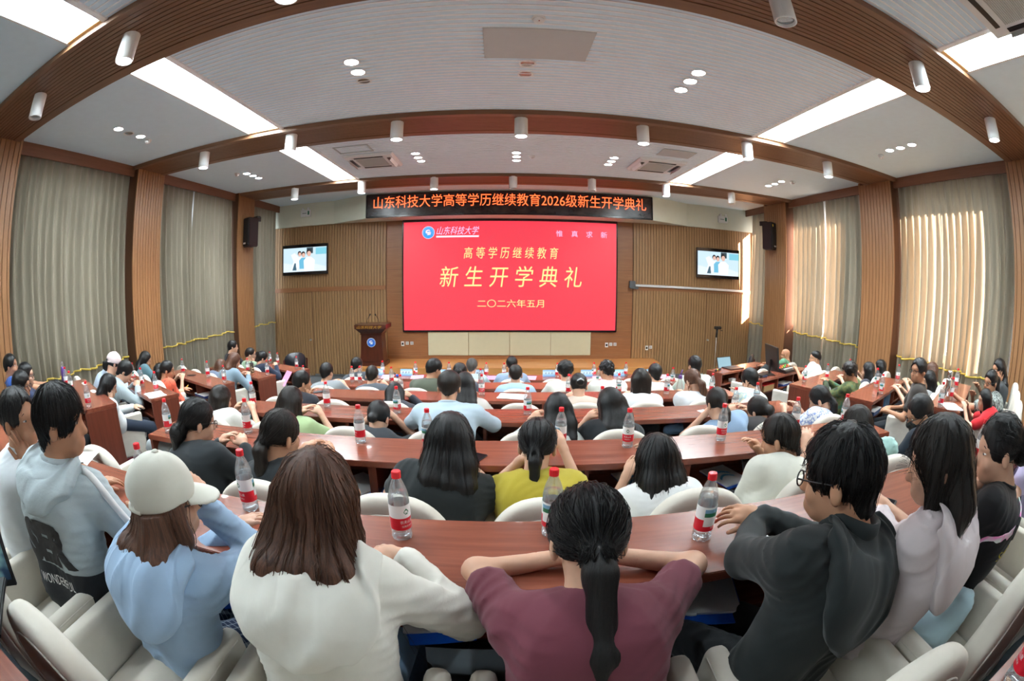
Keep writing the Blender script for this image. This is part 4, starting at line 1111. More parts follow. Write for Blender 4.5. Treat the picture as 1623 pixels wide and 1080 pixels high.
    if stand:
        n_ = 28; vs = []; cb_ = nb + up * 0.012
        for rr_, hh in ((0.076, 0.0), (0.080, stand * 0.5), (0.074, stand), (0.064, stand - 0.004), (0.066, stand * 0.4), (0.066, 0.0)):
            for q in range(n_):
                a_ = 2 * PI * q / n_; k_ = 1 + 0.10 * math.sin(3 * a_ + seed) * (hh > 0)
                vs.append(Vector(cb_ + (lat * math.cos(a_) * rr_ * 1.05 + fwd0 * (math.sin(a_) * rr_ + 0.008)) * s * k_ + up * (hh - 0.035 * max(0, math.sin(a_)))))
        sb_ = MB().add(vs, [(r_ * n_ + q, r_ * n_ + (q + 1) % n_, (r_ + 1) * n_ + (q + 1) % n_, (r_ + 1) * n_ + q) for r_ in range(5) for q in range(n_)])
        obj('collar', sb_, mats[0], shirt, smooth=True)
    if hood:
        back = -fwd0; nt, nv = 41, 15
        tt = np.linspace(-2.15, 2.15, nt)[:, None]; vv = np.linspace(0, 1, nv)[None, :]
        I_ = nb + up * 0.020 * s + (np.sin(tt)[..., None] * lat * 0.066 + np.cos(tt)[..., None] * back * 0.058) * s
        wl = 0.155 * np.sin(np.clip(tt * 0.80, -1.57, 1.57)); dn = 0.245 * hoodlen * np.maximum(np.cos(np.clip(tt * 0.72, -1.57, 1.57)), 0) ** 1.5 + 0.012
        O_ = nb + (wl[..., None] * lat - dn[..., None] * up + (0.06 + 0.05 * np.cos(tt * 0.7))[..., None] * back + np.maximum(0, np.abs(tt) - 1.5)[..., None] * fwd0 * 0.10) * s
        vb = np.minimum(vv / 0.80, 1.0)
        P = I_ + (O_ - I_) * vb[..., None]
        P = P.reshape(-1, 3); tgt = (0.006 + 0.040 * s * np.sin(np.clip((vv - 0.15) / 0.85, 0, 1) ** 1.3 * PI) ** 0.8 + 0.010 * np.exp(-((vv - 0.25) / 0.12) ** 2) - 0.012 * (vv > 0.985)) * (0.55 + 0.45 * np.cos(tt * 0.6))
        tgt = (tgt + 0.005 * np.sin(5 * tt + 14 * vv + seed) * np.sin(vv * PI)).reshape(-1)
        for _ in range(10):
            d0 = fshirt(P.astype(f4)); g = np.stack([fshirt((P + np.eye(3)[a] * 0.006).astype(f4)) - fshirt((P - np.eye(3)[a] * 0.006).astype(f4)) for a in range(3)], 1); g /= np.maximum(np.linalg.norm(g, axis=1)[:, None], 1e-6)
            P = P + g * np.clip(tgt - d0, -0.03, 0.03)[:, None] * 0.7
        q_ = [[a * nv + b, a * nv + b + 1, (a + 1) * nv + b + 1, (a + 1) * nv + b] for a in range(nt - 1) for b in range(nv - 1)]
        ho = link('hood', mesh_np('hood', [(P, np.array(q_), 0)], [cloth(hood) if hood is not True else mats[0]]), shirt)
        sd_ = ho.modifiers.new('thickness', 'SOLIDIFY'); sd_.thickness = 0.006; sd_.offset = -1
        sb_ = ho.modifiers.new('smooth', 'SUBSURF'); sb_.levels = 1; sb_.render_levels = 1
    # trousers and shoes
    kn = [V3(sg * 0.11, 0.40 * s, 0.45) for sg in (-1, 1)]; ft = [V3(sg * 0.11, 0.44 * s, 0.10) for sg in (-1, 1)]
    lg = []
    for k, sg in enumerate((-1, 1)):
        lg += [('c', V3(sg * 0.080, 0.0, 0.572), kn[k], 0.090 * s, 0.060 * s), ('c', kn[k], ft[k], 0.058 * s, 0.046 * s)]
    lo, hi = bounds(lg, 0.02)
    V, Q = surf(lambda P: union(P, lg, 0.02) + folds(P, amp, seed + 5), lo, hi, max(vox, 0.011)); link('trousers', mesh_np('trousers', [(V, Q, 0)], [legmat or cloth(legs)]), t)
    for k in (0, 1):
        sp = [('c', ft[k] + V3(0, -.02, -.055), ft[k] + V3(0, .14, -.062), 0.042, 0.036)]
        lo, hi = bounds(sp, 0.01); V, Q = surf(lambda P: union(P, sp), lo, hi, 0.014); link('shoe', mesh_np('shoe', [(V, Q, 0)], [M_SHOE]), t)
    # hair
    style, tone = hair[0], HAIR[hair[1]]; kw = hair[2] if len(hair) > 2 else {}
    vol = kw.get('vol', 1.0); Lh = kw.get('len', 0.3)
    HR = np.asarray(R)
    scalp = ('e', hw(0, -0.010, 0.032), V3(.086 * vol, .105 * (0.6 + 0.4 * vol), .098 * (0.5 + 0.5 * vol)) * s, R)
    mass = []; hk = 0.025
    bk = -fwd0
    nape = hw(0, -0.095, -0.07)
    if style == 'long':
        n0 = [hw(x, -0.045, 0.0) for x in (-.045, 0, .045)]; n1 = [hw(x, -0.065, -0.11) for x in (-.062, 0, .062)]
        dn = unit(-up * 0.95 + bk * 0.10 + V3(0, 0, -0.12)); base_ = [nb + lat * x * s + bk * 0.075 * s for x in (-.078, 0, .078)]
        for q in range(3):
            tip = base_[q] + dn * max(Lh - 0.2, 0.02) + lat * (q - 1) * kw.get('flare', 0.01)
            mass += [('c', n0[q], n1[q], 0.058 * s * vol, 0.055 * s * vol), ('c', n1[q], base_[q], 0.055 * s * vol, 0.046 * s), ('c', base_[q], tip, 0.046 * s, kw.get('tip', 0.028) * s)]
        for x in (-1, 1):
            mass += [('c', hw(x * .066, 0.012, 0.02), hw(x * .076, 0.02, -0.09), 0.030 * s, 0.026 * s), ('c', hw(x * .076, 0.018, -0.09), hw(x * .074, -0.02, -0.17), 0.026 * s, 0.018 * s)]
    elif style == 'bob':
        bl = kw.get('len', 0.15)
        for x in (-.05, 0, .05): mass.append(('c', hw(x, -0.045, 0.0), hw(x * 1.1, -0.062, -bl + .035), 0.055 * s * vol, 0.040 * s))
        for x in (-1, 1): mass += [('c', hw(x * .062, 0.01, 0.02), hw(x * .070, 0.018, -bl + 0.04), 0.032 * s, 0.030 * s)]
    elif style in ('pony', 'lowpony'):
        tie = hw(0, -0.118, kw.get('tie', 0.0) if style == 'pony' else -0.062)
        mass.append(('c', hw(0, -0.07, 0.01), tie, 0.055 * s, 0.020 * s))
        p1 = tie + V3(kw.get('sway', 0) * 0.3, -0.03, -0.03) * s; p2 = p1 + V3(kw.get('sway', 0) * .5, -0.012 + kw.get('tuck', 0.02) * 0.5, -Lh * 0.45); p3 = p1 + V3(kw.get('sway', 0), kw.get('tuck', 0.02), -Lh)
        r = kw.get('thick', 0.030) * s
        mass += [('c', tie, p1, 0.017 * s, r * 0.85), ('c', p1, p2, r * 0.9, r), ('c', p2, p3, r, 0.012 * s)]
        hk = 0.012
    elif style == 'bun':
        bz = kw.get('tie', -0.02); br = kw.get('r', 0.042)
        mass += [('c', hw(0, -0.07, 0.01), hw(0, -0.105, bz), 0.05 * s, 0.03 * s), ('e', hw(0, -0.128, bz), V3(br * 1.15, br * 0.8, br) * s, R)]
        if kw.get('tail'): mass += [('c', hw(0, -0.135, bz), hw(0.0, -0.15, bz) + V3(0, -0.01, -kw['tail']), 0.032 * s, 0.02 * s)]
        hk = 0.012
    elif style == 'sidebraid':
        q0, q1, q2, q3 = hw(-.02, -0.06, -0.02), hw(-.045, -0.075, -0.13), hw(-.085, -0.035, -0.21), hw(-.115, 0.02, -0.275)
        mass += [('c', hw(.03, -0.05, 0), hw(.02, -0.07, -0.11), 0.062 * s, 0.05 * s), ('c', q0, q1, 0.062 * s, 0.052 * s), ('c', q1, q2, 0.046 * s, 0.036 * s), ('c', q2, q3, 0.034 * s, 0.018 * s),
                 ('c', hw(-.066, 0.012, 0.0), hw(-.072, 0.02, -0.12), 0.028 * s, 0.026 * s), ('c', hw(.066, 0.012, 0.0), hw(.070, 0.0, -0.12), 0.028 * s, 0.026 * s)]
    front = kw.get('front', 0.066); short = style == 'short'
    ncut = kw.get('nape', -0.062)
    rough_ = kw.get('spiky', 0.0)
    def fhair(P):
        q = (P - np.asarray(H, f4)) @ np.asarray(HR, f4) / s
        d = _ell(P, scalp[1], scalp[2], scalp[3])
        if short:
            d = np.minimum(d, _ell(P, hw(0, 0.01, 0.062), V3(.080, .096, kw.get('crown', .076)) * s, R)) if kw.get('crown') else d
            m = union(P, [('c', hw(0, -0.05, 0), hw(0, -0.058, -0.075), 0.062 * s, 0.050 * s)]); d = smin(d, m, 0.03)
            d = smax(d, (ncut - 0.030 + 0.55 * (q[:, 1] + 0.085) - q[:, 2]) * s, 0.010)
            d = smax(d, -np.minimum(_ell(P, hw(-.088, 0.0, -0.03), V3(.022, .028, .034) * s, R), _ell(P, hw(.088, 0.0, -0.03), V3(.022, .028, .034) * s, R)), 0.008)
            d = d + (0.007 * s * np.clip((0.0 - q[:, 2]) / 0.06, 0, 1))                 # closer crop at the sides and nape
        d = smax(d, -_ell(P, hw(0, 0.098, -0.030), V3(.074, .062, .098 * (front / 0.066)) * s, R), 0.012)
        if mass:
            m = union(P, mass, 0.035); m = smax(m, -_ell(P, hw(0, 0.088, -0.04), V3(.060, .062, .095) * s, R), 0.015)
            d = smin(d, m, hk) if style not in ('pony', 'lowpony', 'bun') else smin(smax(d, (-0.085 + 0.45 * (q[:, 1] + 0.09) - q[:, 2]) * s, 0.02), m, hk)
        if style == 'thin': pass
        az = np.arctan2(q[:, 0], q[:, 1] + 0.02)
        d = d + s * (0.0016 * np.sin(az * 23 + 40 * np.abs(q[:, 2]) * 0.15 + seed) + 0.0012 * np.sin(az * 41 + 2 * seed + 7 * q[:, 2]))
        if cap: d = smax(d, (q[:, 2] - 0.012 - 0.22 * q[:, 1]) * s, 0.006)
        if rough_: d = d + rough_ * (np.sin(90 * q[:, 0] + 3 * np.sin(60 * q[:, 1] + seed)) * np.sin(80 * q[:, 1] + 70 * q[:, 2] + seed))
        return d
    hl = [scalp] + mass
    lo, hi = bounds(hl, 0.03)
    if style != 'bald' and not (cap and style == 'short'):
        hvx = min(max(dist * 0.0035, 0.006), 0.011)
        V, Q = surf(fhair, lo, hi, hvx)
        org = hw(0, -0.02, 0.05)
        hob = link('hair', mesh_np('hair', [(V - org, Q, 0)], [tone]), t, org)
        if strands:
            rr = random.Random(int(seed * 100)); sb = MB()
            eps = 0.004
            pick = [rr.randrange(len(V)) for _ in range(strands)]
            P0 = V[pick]; q0 = (P0 - H) @ HR
            keep = q0[:, 2] > -0.03 * s
            for rep in range(1): pass
            P = P0[keep].copy(); K = len(P)
            steps = int(kw.get('steps', 16)); st = kw.get('step', 0.020)
            path = [P.copy()]; tgt = None
            if style in ('pony', 'lowpony', 'bun'): tgt = tie if style != 'bun' else hw(0, -0.12, kw.get('tie', -0.02))
            rn = np.array([rr.uniform(0.0005, 0.006) for _ in range(K)])
            jit = np.array([[rr.gauss(0, 1) for _ in range(3)] for _ in range(K)]) * 0.10
            for it in range(steps):
                def D(pp): return fhair(pp.astype(f4))
                g = np.stack([D(P + np.eye(3)[a] * eps) - D(P - np.eye(3)[a] * eps) for a in range(3)], 1); g /= np.maximum(np.linalg.norm(g, axis=1)[:, None], 1e-6)
                ql = (P - H) @ HR
                flow = V3(0, 0, -1) * 1.0 + np.zeros_like(P)
                crown = H + HR @ V3(0, -0.03, 0.13) * s
                away = P - crown; away[:, 2] *= 0.2
                flow = flow + away / np.maximum(np.linalg.norm(away, axis=1)[:, None], 1e-6) * np.clip((ql[:, 2:3] / s - 0.0) / 0.12, 0, 1) * 1.4
                if tgt is not None:
                    tt = tgt - P; dd = np.linalg.norm(tt, axis=1)[:, None]
                    near = (dd > 0.035)
                    flow = np.where(near & (ql[:, 2:3] > (kw.get('tie', 0) - 0.06) * s), tt / np.maximum(dd, 1e-6), flow)
                flow = flow + jit
                gg = g * (1.0 if short else np.where(D(P)[:, None] < 0.012, 1.0, 0.0) * np.where(g[:, 2:3] > -0.6, 1.0, 0.0)); flow -= gg * (flow * gg).sum(1)[:, None]; flow /= np.maximum(np.linalg.norm(flow, axis=1)[:, None], 1e-6)
                P = P + flow * st
                dv = D(P)[:, None]; ov = dv - rn[:, None]; pull = np.where(ov < 0, 1.0, np.where(np.full(ov.shape, short or style == 'sidebraid') | ((g[:, 2:3] > -0.55) & (ov < 0.02)), 0.9, 0.0)); P = P - g * ov * pull
                path.append(P.copy())
            path = np.stack(path, 1)
            for k in range(K):
                n_ = rr.randint(int(steps * 0.6), steps)
                pts = [path[k, j] - org for j in range(n_ + 1)]
                rad = [kw.get('sr', 0.0013) * (1 - 0.75 * j / n_) for j in range(n_ + 1)]
                sb.tube(pts, rad, 3)
            obj('hair_strands', sb, tone, hob, smooth=True)
        if style in ('pony', 'lowpony'):
            obj('hair_tie', MB().tube([Vector(tie + (lat * math.cos(a) + up * math.sin(a)) * 0.021 * s - org) for a in [2 * PI * q / 14 for q in range(14)]], 0.008 * s, 6, closed=True), kw.get('tiemat', M_BLACK), hob, smooth=True)
        if kw.get('clip'):
            obj('hair_clip', MB().tube([Vector(hw(-0.03, -0.135, 0.03) - org), Vector(hw(0, -0.155, 0.045) - org), Vector(hw(0.03, -0.135, 0.03) - org)], 0.008, 8), mat_plain('clip_pale', srgb(200, 210, 216), 0.3), hob, smooth=True)
    if cap:
        cm = cloth(cap); rad = V3(.096, .114, .106) * s
        def fcap(P):
            q = (P - np.asarray(H, f4)) @ np.asarray(HR, f4) / s
            d = _ell(P, hw(0, -0.012, 0.040), rad, R); d = smax(d, (0.008 + 0.22 * q[:, 1] - q[:, 2]) * s, 0.004)
            d = smax(d, -_ell(P, hw(0, -0.125, 0.0), V3(.04, .03, .028) * s, R), 0.004)
            return d + 0.0012 * np.sin(np.arctan2(q[:, 0], q[:, 1]) * 6)
        c0 = hw(0, -0.012, 0.04); V, Q = surf(fcap, c0 - 0.135, c0 + 0.135, 0.006 if dist < 3 else 0.009)
        co = link('cap', mesh_np('cap', [(V, Q, 0)], [cm]), t)
        def fbrim(P):
            q = (P - np.asarray(H, f4)) @ np.asarray(HR, f4) / s
            e = np.sqrt((q[:, 0] / 0.088) ** 2 + ((q[:, 1] - 0.085) / 0.098) ** 2)
            zz = q[:, 2] - (0.030 - 2.2 * q[:, 0] ** 2 - 0.9 * np.maximum(q[:, 1] - 0.08, 0) ** 2 - 0.15 * np.maximum(q[:, 1] - 0.08, 0))
            return np.maximum(np.maximum((e - 1) * 0.09, np.abs(zz) - 0.005), 0.055 - q[:, 1]) * s
        V, Q = surf(fbrim, c0 - 0.2, c0 + 0.22, 0.005); link('cap_brim', mesh_np('cap_brim', [(V, Q, 0)], [cm]), co)
        obj('cap_button', MB().lathe([(0.011, -0.004), (0.011, 0.002), (0.006, 0.006)], 12), cm, co, tuple(hw(0, -0.012, 0.145)), smooth=True)
        sp_ = [hw(x, -0.117 + 9 * x * x, -0.005 - 0 * x) for x in (-.05, -.025, 0, .025, .05)]
        obj('cap_strap', MB().tube([Vector(p) for p in sp_], 0.008, 6), cm, co, smooth=True)
    # face details
    if face or glasses:
        for sx in (-1, 1):
            e = MB().lathe([(0.001, 0.010), (0.006, 0.0085), (0.0095, 0.004), (0.011, 0)], 12); e.v = [(x * 1.2, z - 0.004, y * 0.42) for x, y, z in e.v]
            eo = obj('eye', e, M_EYEW, t, tuple(hw(sx * .031, 0.0785, 0.005))); eo.rotation_euler = Matrix(R.tolist()).to_euler()
            ir = MB().lathe([(0.001, 0.0076), (0.0050, 0.0068), (0.0056, 0.0045)], 10); ir.v = [(x, z, y * 0.8) for x, y, z in ir.v]
            obj('iris', ir, M_BLACK, eo)
            obj('eyebrow', MB().tube([Vector(hw(sx * x, 0.085 - abs(x - .03) * .35, 0.032 + z)) for x, z in ((.012, -.002), (.025, .002), (.038, .003), (.05, -.003))], [0.0018, 0.0024, 0.002, 0.001], 6), tone, t, smooth=True)
    if glasses:
        gl = thing_part('glasses', t)
        for sx in (-1, 1):
            ring = [Vector(hw(sx * (.034 + .024 * math.cos(a)), 0.102, 0.002 + .018 * math.sin(a))) for a in [2 * PI * q / 20 for q in range(20)]]
            obj('rim', MB().tube(ring, 0.0022, 6, closed=True), M_LENS, gl, smooth=True)
            obj('temple', MB().tube([Vector(hw(sx * .058, 0.100, 0.008)), Vector(hw(sx * .079, 0.05, 0.008)), Vector(hw(sx * .083, -0.005, 0.004)), Vector(hw(sx * .081, -0.025, -0.02))], 0.0022, 6), M_LENS, gl, smooth=True)
        obj('bridge', MB().tube([Vector(hw(-.010, 0.104, 0.004)), Vector(hw(0, 0.107, 0.008)), Vector(hw(.010, 0.104, 0.004))], 0.002, 6), M_LENS, gl, smooth=True)
    if mask:
        def fm(P): return np.maximum(np.abs(union(P, sk, 0.022 * s) - 0.006) - 0.003, np.maximum(_ell(P, hw(0, 0.075, -0.06), V3(.075, .075, .062) * s, R), -1))
        c0 = hw(0, 0.06, -0.06); V, Q = surf(fm, c0 - 0.11, c0 + 0.11, 0.006); mo = link('face_mask', mesh_np('face_mask', [(V, Q, 0)], [M_BLACK]), t)
        for sx in (-1, 1): obj('ear_loop', MB().tube([Vector(hw(sx * .062, 0.045, -0.035)), Vector(hw(sx * .085, -0.01, 0.0)), Vector(hw(sx * .087, -0.025, -0.02)), Vector(hw(sx * .064, 0.03, -0.085))], 0.002, 5), M_BLACK, mo)
    if extra: extra(dict(t=t, H=H, R=R, hw=hw, nb=nb, up=up, fwd=fwd0, lat=lat, SL=SL, EL=EL, WR=WR, L=L, fshirt=fshirt, shirt=shirt, s=s, hip=hip, hands=HF))
    return t
def thing_part(name, parent):
    o = link(name, None, parent); o.empty_display_size = 0.03
    return o
def wrap_text(body, x0, x1, z, h, mat, parent, f, yback, tilt=0.0, xscale=1.0, name='print', offset=0.0):
    """Lettering laid on the back of a garment: x0..x1 across (reading left to right as seen from behind), pushed onto the cloth."""
    me = text_mesh(body, h, offset=offset)
    co = np.array([v.co[:] for v in me.vertices]); a, b = co[:, 0].min(), co[:, 0].max(); m = (co[:, 1].min() + co[:, 1].max()) / 2
    hh = co[:, 1].max() - co[:, 1].min()
    bm = bmesh.new(); bm.from_mesh(me)
    for k in range(1, 40):
        xx = a + (b - a) * k / 40; bmesh.ops.bisect_plane(bm, geom=bm.verts[:] + bm.edges[:] + bm.faces[:], plane_co=(xx, 0, 0), plane_no=(1, 0, 0))
    for k in range(1, 10):
        yy = m - hh / 2 + hh * k / 10; bmesh.ops.bisect_plane(bm, geom=bm.verts[:] + bm.edges[:] + bm.faces[:], plane_co=(0, yy, 0), plane_no=(0, 1, 0))
    bmesh.ops.triangulate(bm, faces=bm.faces[:])
    co = np.array([v.co[:] for v in bm.verts])
    u_ = (co[:, 0] - a) / (b - a); w_ = (co[:, 1] - m) / hh * h
    P = np.stack([x0 + (x1 - x0) * u_, np.full(len(u_), yback), z + w_ + tilt * (u_ - 0.5)], 1)
    for _ in range(60):
        d = f(P.astype(f4)); P[:, 1] += np.clip(d, -0.05, 0.05) * 0.8
    P[:, 1] -= 0.003
    for v, p in zip(bm.verts, P): v.co = p
    bm.to_mesh(me); bm.free(); me.materials.clear(); me.materials.append(mat)
    for p in me.polygons: p.use_smooth = True
    return link(name, me, parent)
# ------------------------------------------------------------------ the audience
R1F, rowY = FL[1], lambda i, x, dy: NEAR[i] + SLOPE * x + dy
def crow(i, px, dyh, label, seatdx=0.0, dys=None, **kw):
    """A person in centre row i whose head is at photo point px, dyh metres from the desk edge."""
    dys = (-0.27 if i == 1 else -0.33) if dys is None else dys
    h = at_y(px[0], px[1], NEAR[i] + dyh); h = at_y(px[0], px[1], rowY(i, h.x, dyh))
    k = round((h.x + seatdx - 0.19) / 0.585); sx = 0.19 + 0.585 * k + kw.pop('sx', 0.0)
    sx = sx * 0.35 + h.x * 0.65 + kw.pop('bx', 0.0)
    dist = h.length if False else (h - Vector((0, 0, ZC))).length
    return person(label, h, rotc + kw.pop('yaw', 0.0), FL[i], (sx, rowY(i, sx, dys)), dist=dist, **kw)
def wrow(side, i, px, so, dyh, label, dys=-0.42, **kw):
    """A person in a wing; s: metres outward along the desk; the head lies in the plane dyh metres from the desk edge."""
    p0 = wing(side, i, 0.0, dyh); n = (-side * math.sin(A25), math.cos(A25))
    h = at_plane(px[0], px[1], p0, n)
    d = (side * math.cos(A25), math.sin(A25)); hs = (h.x - p0[0]) * d[0] + (h.y - p0[1]) * d[1]
    seat = wing(side, i, so * 0.3 + hs * 0.7, dys)
    return person(label, h, side * A25 + kw.pop('yaw', 0.0), FL[i], seat, dist=(h - Vector((0, 0, ZC))).length, **kw)
def wfix(side, i, py, so, dyh, label, dys=-0.42, **kw):
    """A person at a known place in a wing; only the head height is read from the photo row py."""
    x, y = wing(side, i, so, dyh); lo_, hi_ = FL[i], FL[i] + 2.0
    def row(z):
        v = Vector((x, y, z - ZC)).normalized(); q = AX.T @ np.array(v); th = math.acos(q[1]); r = 2 * F_PX * math.sin(th / 2)
        return 540 - r * q[2] / math.hypot(q[0], q[2])
    for _ in range(40):
        m = (lo_ + hi_) / 2
        if row(m) > py: lo_ = m
        else: hi_ = m
    return person(label, Vector((x, y, lo_)), side * A25 + kw.pop('yaw', 0.0), FL[i], wing(side, i, so, dys), dist=math.hypot(x, y), **kw)
T1, T2, T3 = T[1], T[2], T[3]
TX_BLACK = mat_plain('print_black', (0.02, 0.02, 0.022, 1), 0.7)
TX_WHITE = mat_plain('print_white', (0.8, 0.8, 0.8, 1), 0.7)
TX_YEL = mat_plain('print_yellow', srgb(206, 190, 30), 0.7)
def mat_check(name, c1, c2, sc):
    m, t, p = base_mat(name)
    c = nn(t, 'ShaderNodeTexCoord'); mp = nn(t, 'ShaderNodeMapping'); mp.inputs[3].default_value = (sc, sc, sc); t.links.new(c.outputs['Object'], mp.inputs[0])
    s = nn(t, 'ShaderNodeSeparateXYZ'); t.links.new(mp.outputs[0], s.inputs[0])
    o = []
    for i in (0, 1):
        f = nn(t, 'ShaderNodeMath', operation='FRACT'); t.links.new(s.outputs[i], f.inputs[0])
        g = nn(t, 'ShaderNodeMath', operation='LESS_THAN'); t.links.new(f.outputs[0], g.inputs[0]); g.inputs[1].default_value = 0.22; o.append(g)
    a = nn(t, 'ShaderNodeMath', operation='ADD'); t.links.new(o[0].outputs[0], a.inputs[0]); t.links.new(o[1].outputs[0], a.inputs[1])
    h = nn(t, 'ShaderNodeMath', operation='MULTIPLY'); t.links.new(a.outputs[0], h.inputs[0]); h.inputs[1].default_value = 0.5
    t.links.new(mix_col(t, h.outputs[0], c1, c2), p.inputs['Base Color']); p.inputs['Roughness'].default_value = 0.85
    return m
def mat_print(name, stops, scale, stretch=(1, 1, 1), detail=3):
    m, t, p = base_mat(name); v = tex_obj(t, stretch); f = noise(t, v, scale, detail, 0.5)
    r = ramp(t, f, stops); p.inputs['Roughness'].default_value = 0.85; t.links.new(r, p.inputs['Base Color']); return m
M_PLAID = mat_check('navy_check', srgb(44, 60, 92), srgb(176, 190, 206), 52)
M_CAMO = mat_print('camouflage', [(0.36, srgb(34, 44, 30)), (0.46, srgb(70, 84, 48)), (0.56, srgb(106, 110, 66)), (0.66, srgb(60, 104, 84))], 9)
M_FLORAL = mat_print('blue_white_floral', [(0.46, srgb(226, 230, 236)), (0.54, srgb(90, 120, 190)), (0.62, srgb(226, 230, 236))], 28)
M_PATT = mat_print('pale_pattern', [(0.42, srgb(206, 216, 206)), (0.52, srgb(140, 176, 196)), (0.6, srgb(214, 208, 180))], 24)
M_STRIPE = mat_print('grey_stripe', [(0.44, srgb(60, 66, 64)), (0.5, srgb(176, 186, 180)), (0.6, srgb(60, 66, 64))], 9, (6, 6, 0.8))
M_ORANGE = mat_print('orange_stroke', [(0.60, srgb(214, 92, 66)), (0.64, srgb(60, 30, 28))], 7, (4, 4, 1.2))

# --- nearest row
def x_grey(d):
    f = d['fshirt']; hp, up, nb = d['hip'], d['up'], d['nb']
    sh = d['shirt']; n = np.linalg.norm(nb - hp)
    zt = hp[2] + n * 0.53
    wrap_text('SER', -0.105, 0.155, zt, 0.155, TX_BLACK, sh, f, -0.30, 0.0, name='printed_letters', offset=0.012)
    wrap_text('WONDERFUL', -0.10, 0.10, hp[2] + n * 0.20, 0.036, TX_WHITE, sh, f, -0.32, 0.0, name='printed_letters')
    pts = []
    S, E, W = d['SL'][1], d['EL'][1], d['WR'][1]
    for q in range(15):
        u_ = q / 14.0; p = S + (E - S) * min(1, u_ * 2) if u_ < 0.5 else E + (W - E) * ((u_ - 0.5) * 2) * 0.9
        pp = p + V3(0.0, -0.02, 0.12)
        for _ in range(12): pp = pp - V3(0.0, -0.12, 0.99) * float(f(pp[None].astype(f4))[0]) * 0.8
        pts.append(pp)
    b = MB().tube([Vector(p) for p in pts], 0.014, 8); obj('sleeve_stripe', b, TX_WHITE, sh, smooth=True)
def x_strap(d):
    f = d['fshirt']; a, b_ = d['nb'] + d['lat'] * 0.02 - d['up'] * 0.02, d['hip'] - d['lat'] * 0.20 + d['up'] * 0.22
    pk = mat_print('strap_pink_white', [(0.40, srgb(236, 242, 240)), (0.55, srgb(250, 150, 214))], 3, (9, 1, 3))
    pts = []
    for q in range(22):
        p = a + (b_ - a) * q / 21; p = p + V3(0, -0.30, 0)
        for _ in range(30): p[1] += min(0.03, max(-0.03, float(f(p[None].astype(f4))[0]) * 0.8)) if p[1] < 0.15 else 0
        pts.append(Vector(p))
    sb = MB(); off = Vector(unit(np.cross(np.array(b_ - a), V3(0, 1, 0)))) * 0.017
    for q in range(21):
        p, r = pts[q], pts[q + 1]; bk_ = Vector((0, -0.006, 0))
        sb.add([p + off, p - off, r - off, r + off, p + off + bk_, p - off + bk_, r - off + bk_, r + off + bk_], [(0, 1, 2, 3), (7, 6, 5, 4), (0, 4, 5, 1), (2, 6, 7, 3), (0, 3, 7, 4), (1, 5, 6, 2)])
    st = obj('shoulder_strap', sb, pk, d['t'])
    m = pts[12]; obj('strap_buckle', MB().obox(m + Vector((0, -0.006, 0)), (0.02, 0.007, 0.045), Matrix.Rotation(-0.55, 3, 'Y')), M_BLACK, st, bevel=0.003)
    wrap_text('SCIENCEIN', -0.11, 0.12, d['nb'][2] - 0.17, 0.040, TX_YEL, d['shirt'], f, -0.25, name='printed_letters')
def x_watch(k, col):
    def g(d):
        p = d['WR'][k] - unit(d['WR'][k] - d['EL'][k]) * 0.03; a = unit(d['WR'][k] - d['EL'][k]); o_ = unit(np.cross(a, V3(0.3, 0.2, 0.9))); o2 = np.cross(a, o_)
        b = MB().tube([Vector(p + (o_ * math.cos(q) + o2 * math.sin(q)) * 0.031) for q in [2 * PI * i / 18 for i in range(18)]], 0.0065, 6, closed=True)
        w_ = obj('wristwatch', b, col, d['t'], smooth=True)
        obj('watch_face', MB().obox(Vector(p + V3(0, -0.01, 0.034)), (0.016, 0.016, 0.004), Matrix.Identity(3)), M_BLACK, w_, bevel=0.002)
    return g
wp_ = lambda px, z: at_z(px[0], px[1], z)
crow(1, (262, 794), -0.17, 'person in light blue hooded top and pale baseball cap, cheek on right hand', yaw=-0.20, wide=0.88, stand=0.025, look=(-0.38, 0.12, 0.0), hair=('long', 'brown', dict(len=0.26, vol=0.92, tip=0.02)), cap=(226, 226, 214), top=(168, 196, 226), sleeve='long', hood=True, hoodlen=0.9,
     legmat=M_PLAID, hands=(wp_((372, 838), T1 + .045), tuple(at_y(322, 800, 0.93))), poles=(None, (0.75, 0.1, -0.9)), skin='fair', collar=(84, 96, 104), face=True, glasses=True, s=0.92, curls=(0.5, 1.1), handdir=(None, ((-0.35, 0.25, 0.35), (0.3, 0.5, 0.6))), amp=0.0065, strands=160)
crow(1, (503, 790), -0.10, 'person in cream hooded top with long reddish-brown hair at the nearest desk row', yaw=0.05, hair=('long', 'brown', dict(len=0.50, vol=0.95, flare=0.035, tip=0.016, steps=30, step=0.021)), top=(238, 236, 226), sleeve='long', hood=True, hoodlen=0.8, legs=(122, 158, 190), look=(-0.1, 0.28, 0.05), strands=900,
     hands=(wp_((566, 890), T1 + .045), wp_((640, 884), T1 + .06)), s=0.95, wide=0.86, poles=((-0.9, -0.4, -0.5), (0.75, -0.6, -0.5)), curls=(0.5, 0.6), amp=0.004, face=True, handdir=(((0.9, 0.3, 0.0), (0, 0, 1)), ((-0.95, 0.3, -0.05), (0, 0, 1))))
crow(1, (932, 854), -0.08, 'person in maroon short-sleeved shirt with black ponytail, arms folded on the desk', yaw=0.0, hair=('pony', 'black', dict(len=0.36, tie=-0.02, thick=0.034, vol=1.04, tuck=-0.16, steps=34, step=0.018, sway=0.01)), top=(122, 62, 76), sleeve='short', look=(0.0, 0.45, 0.0), strands=700,
     hands=(wp_((895, 882), T1 + .04), wp_((968, 880), T1 + .05)), poles=((-1, -0.05, -0.15), (1, -0.05, -0.15)), handdir=(((1, 0.35, 0), (0, 0, 1)), ((-1, 0.35, 0), (0, 0, 1))), s=0.98, legs=(30, 32, 38), amp=0.004, wide=0.92)
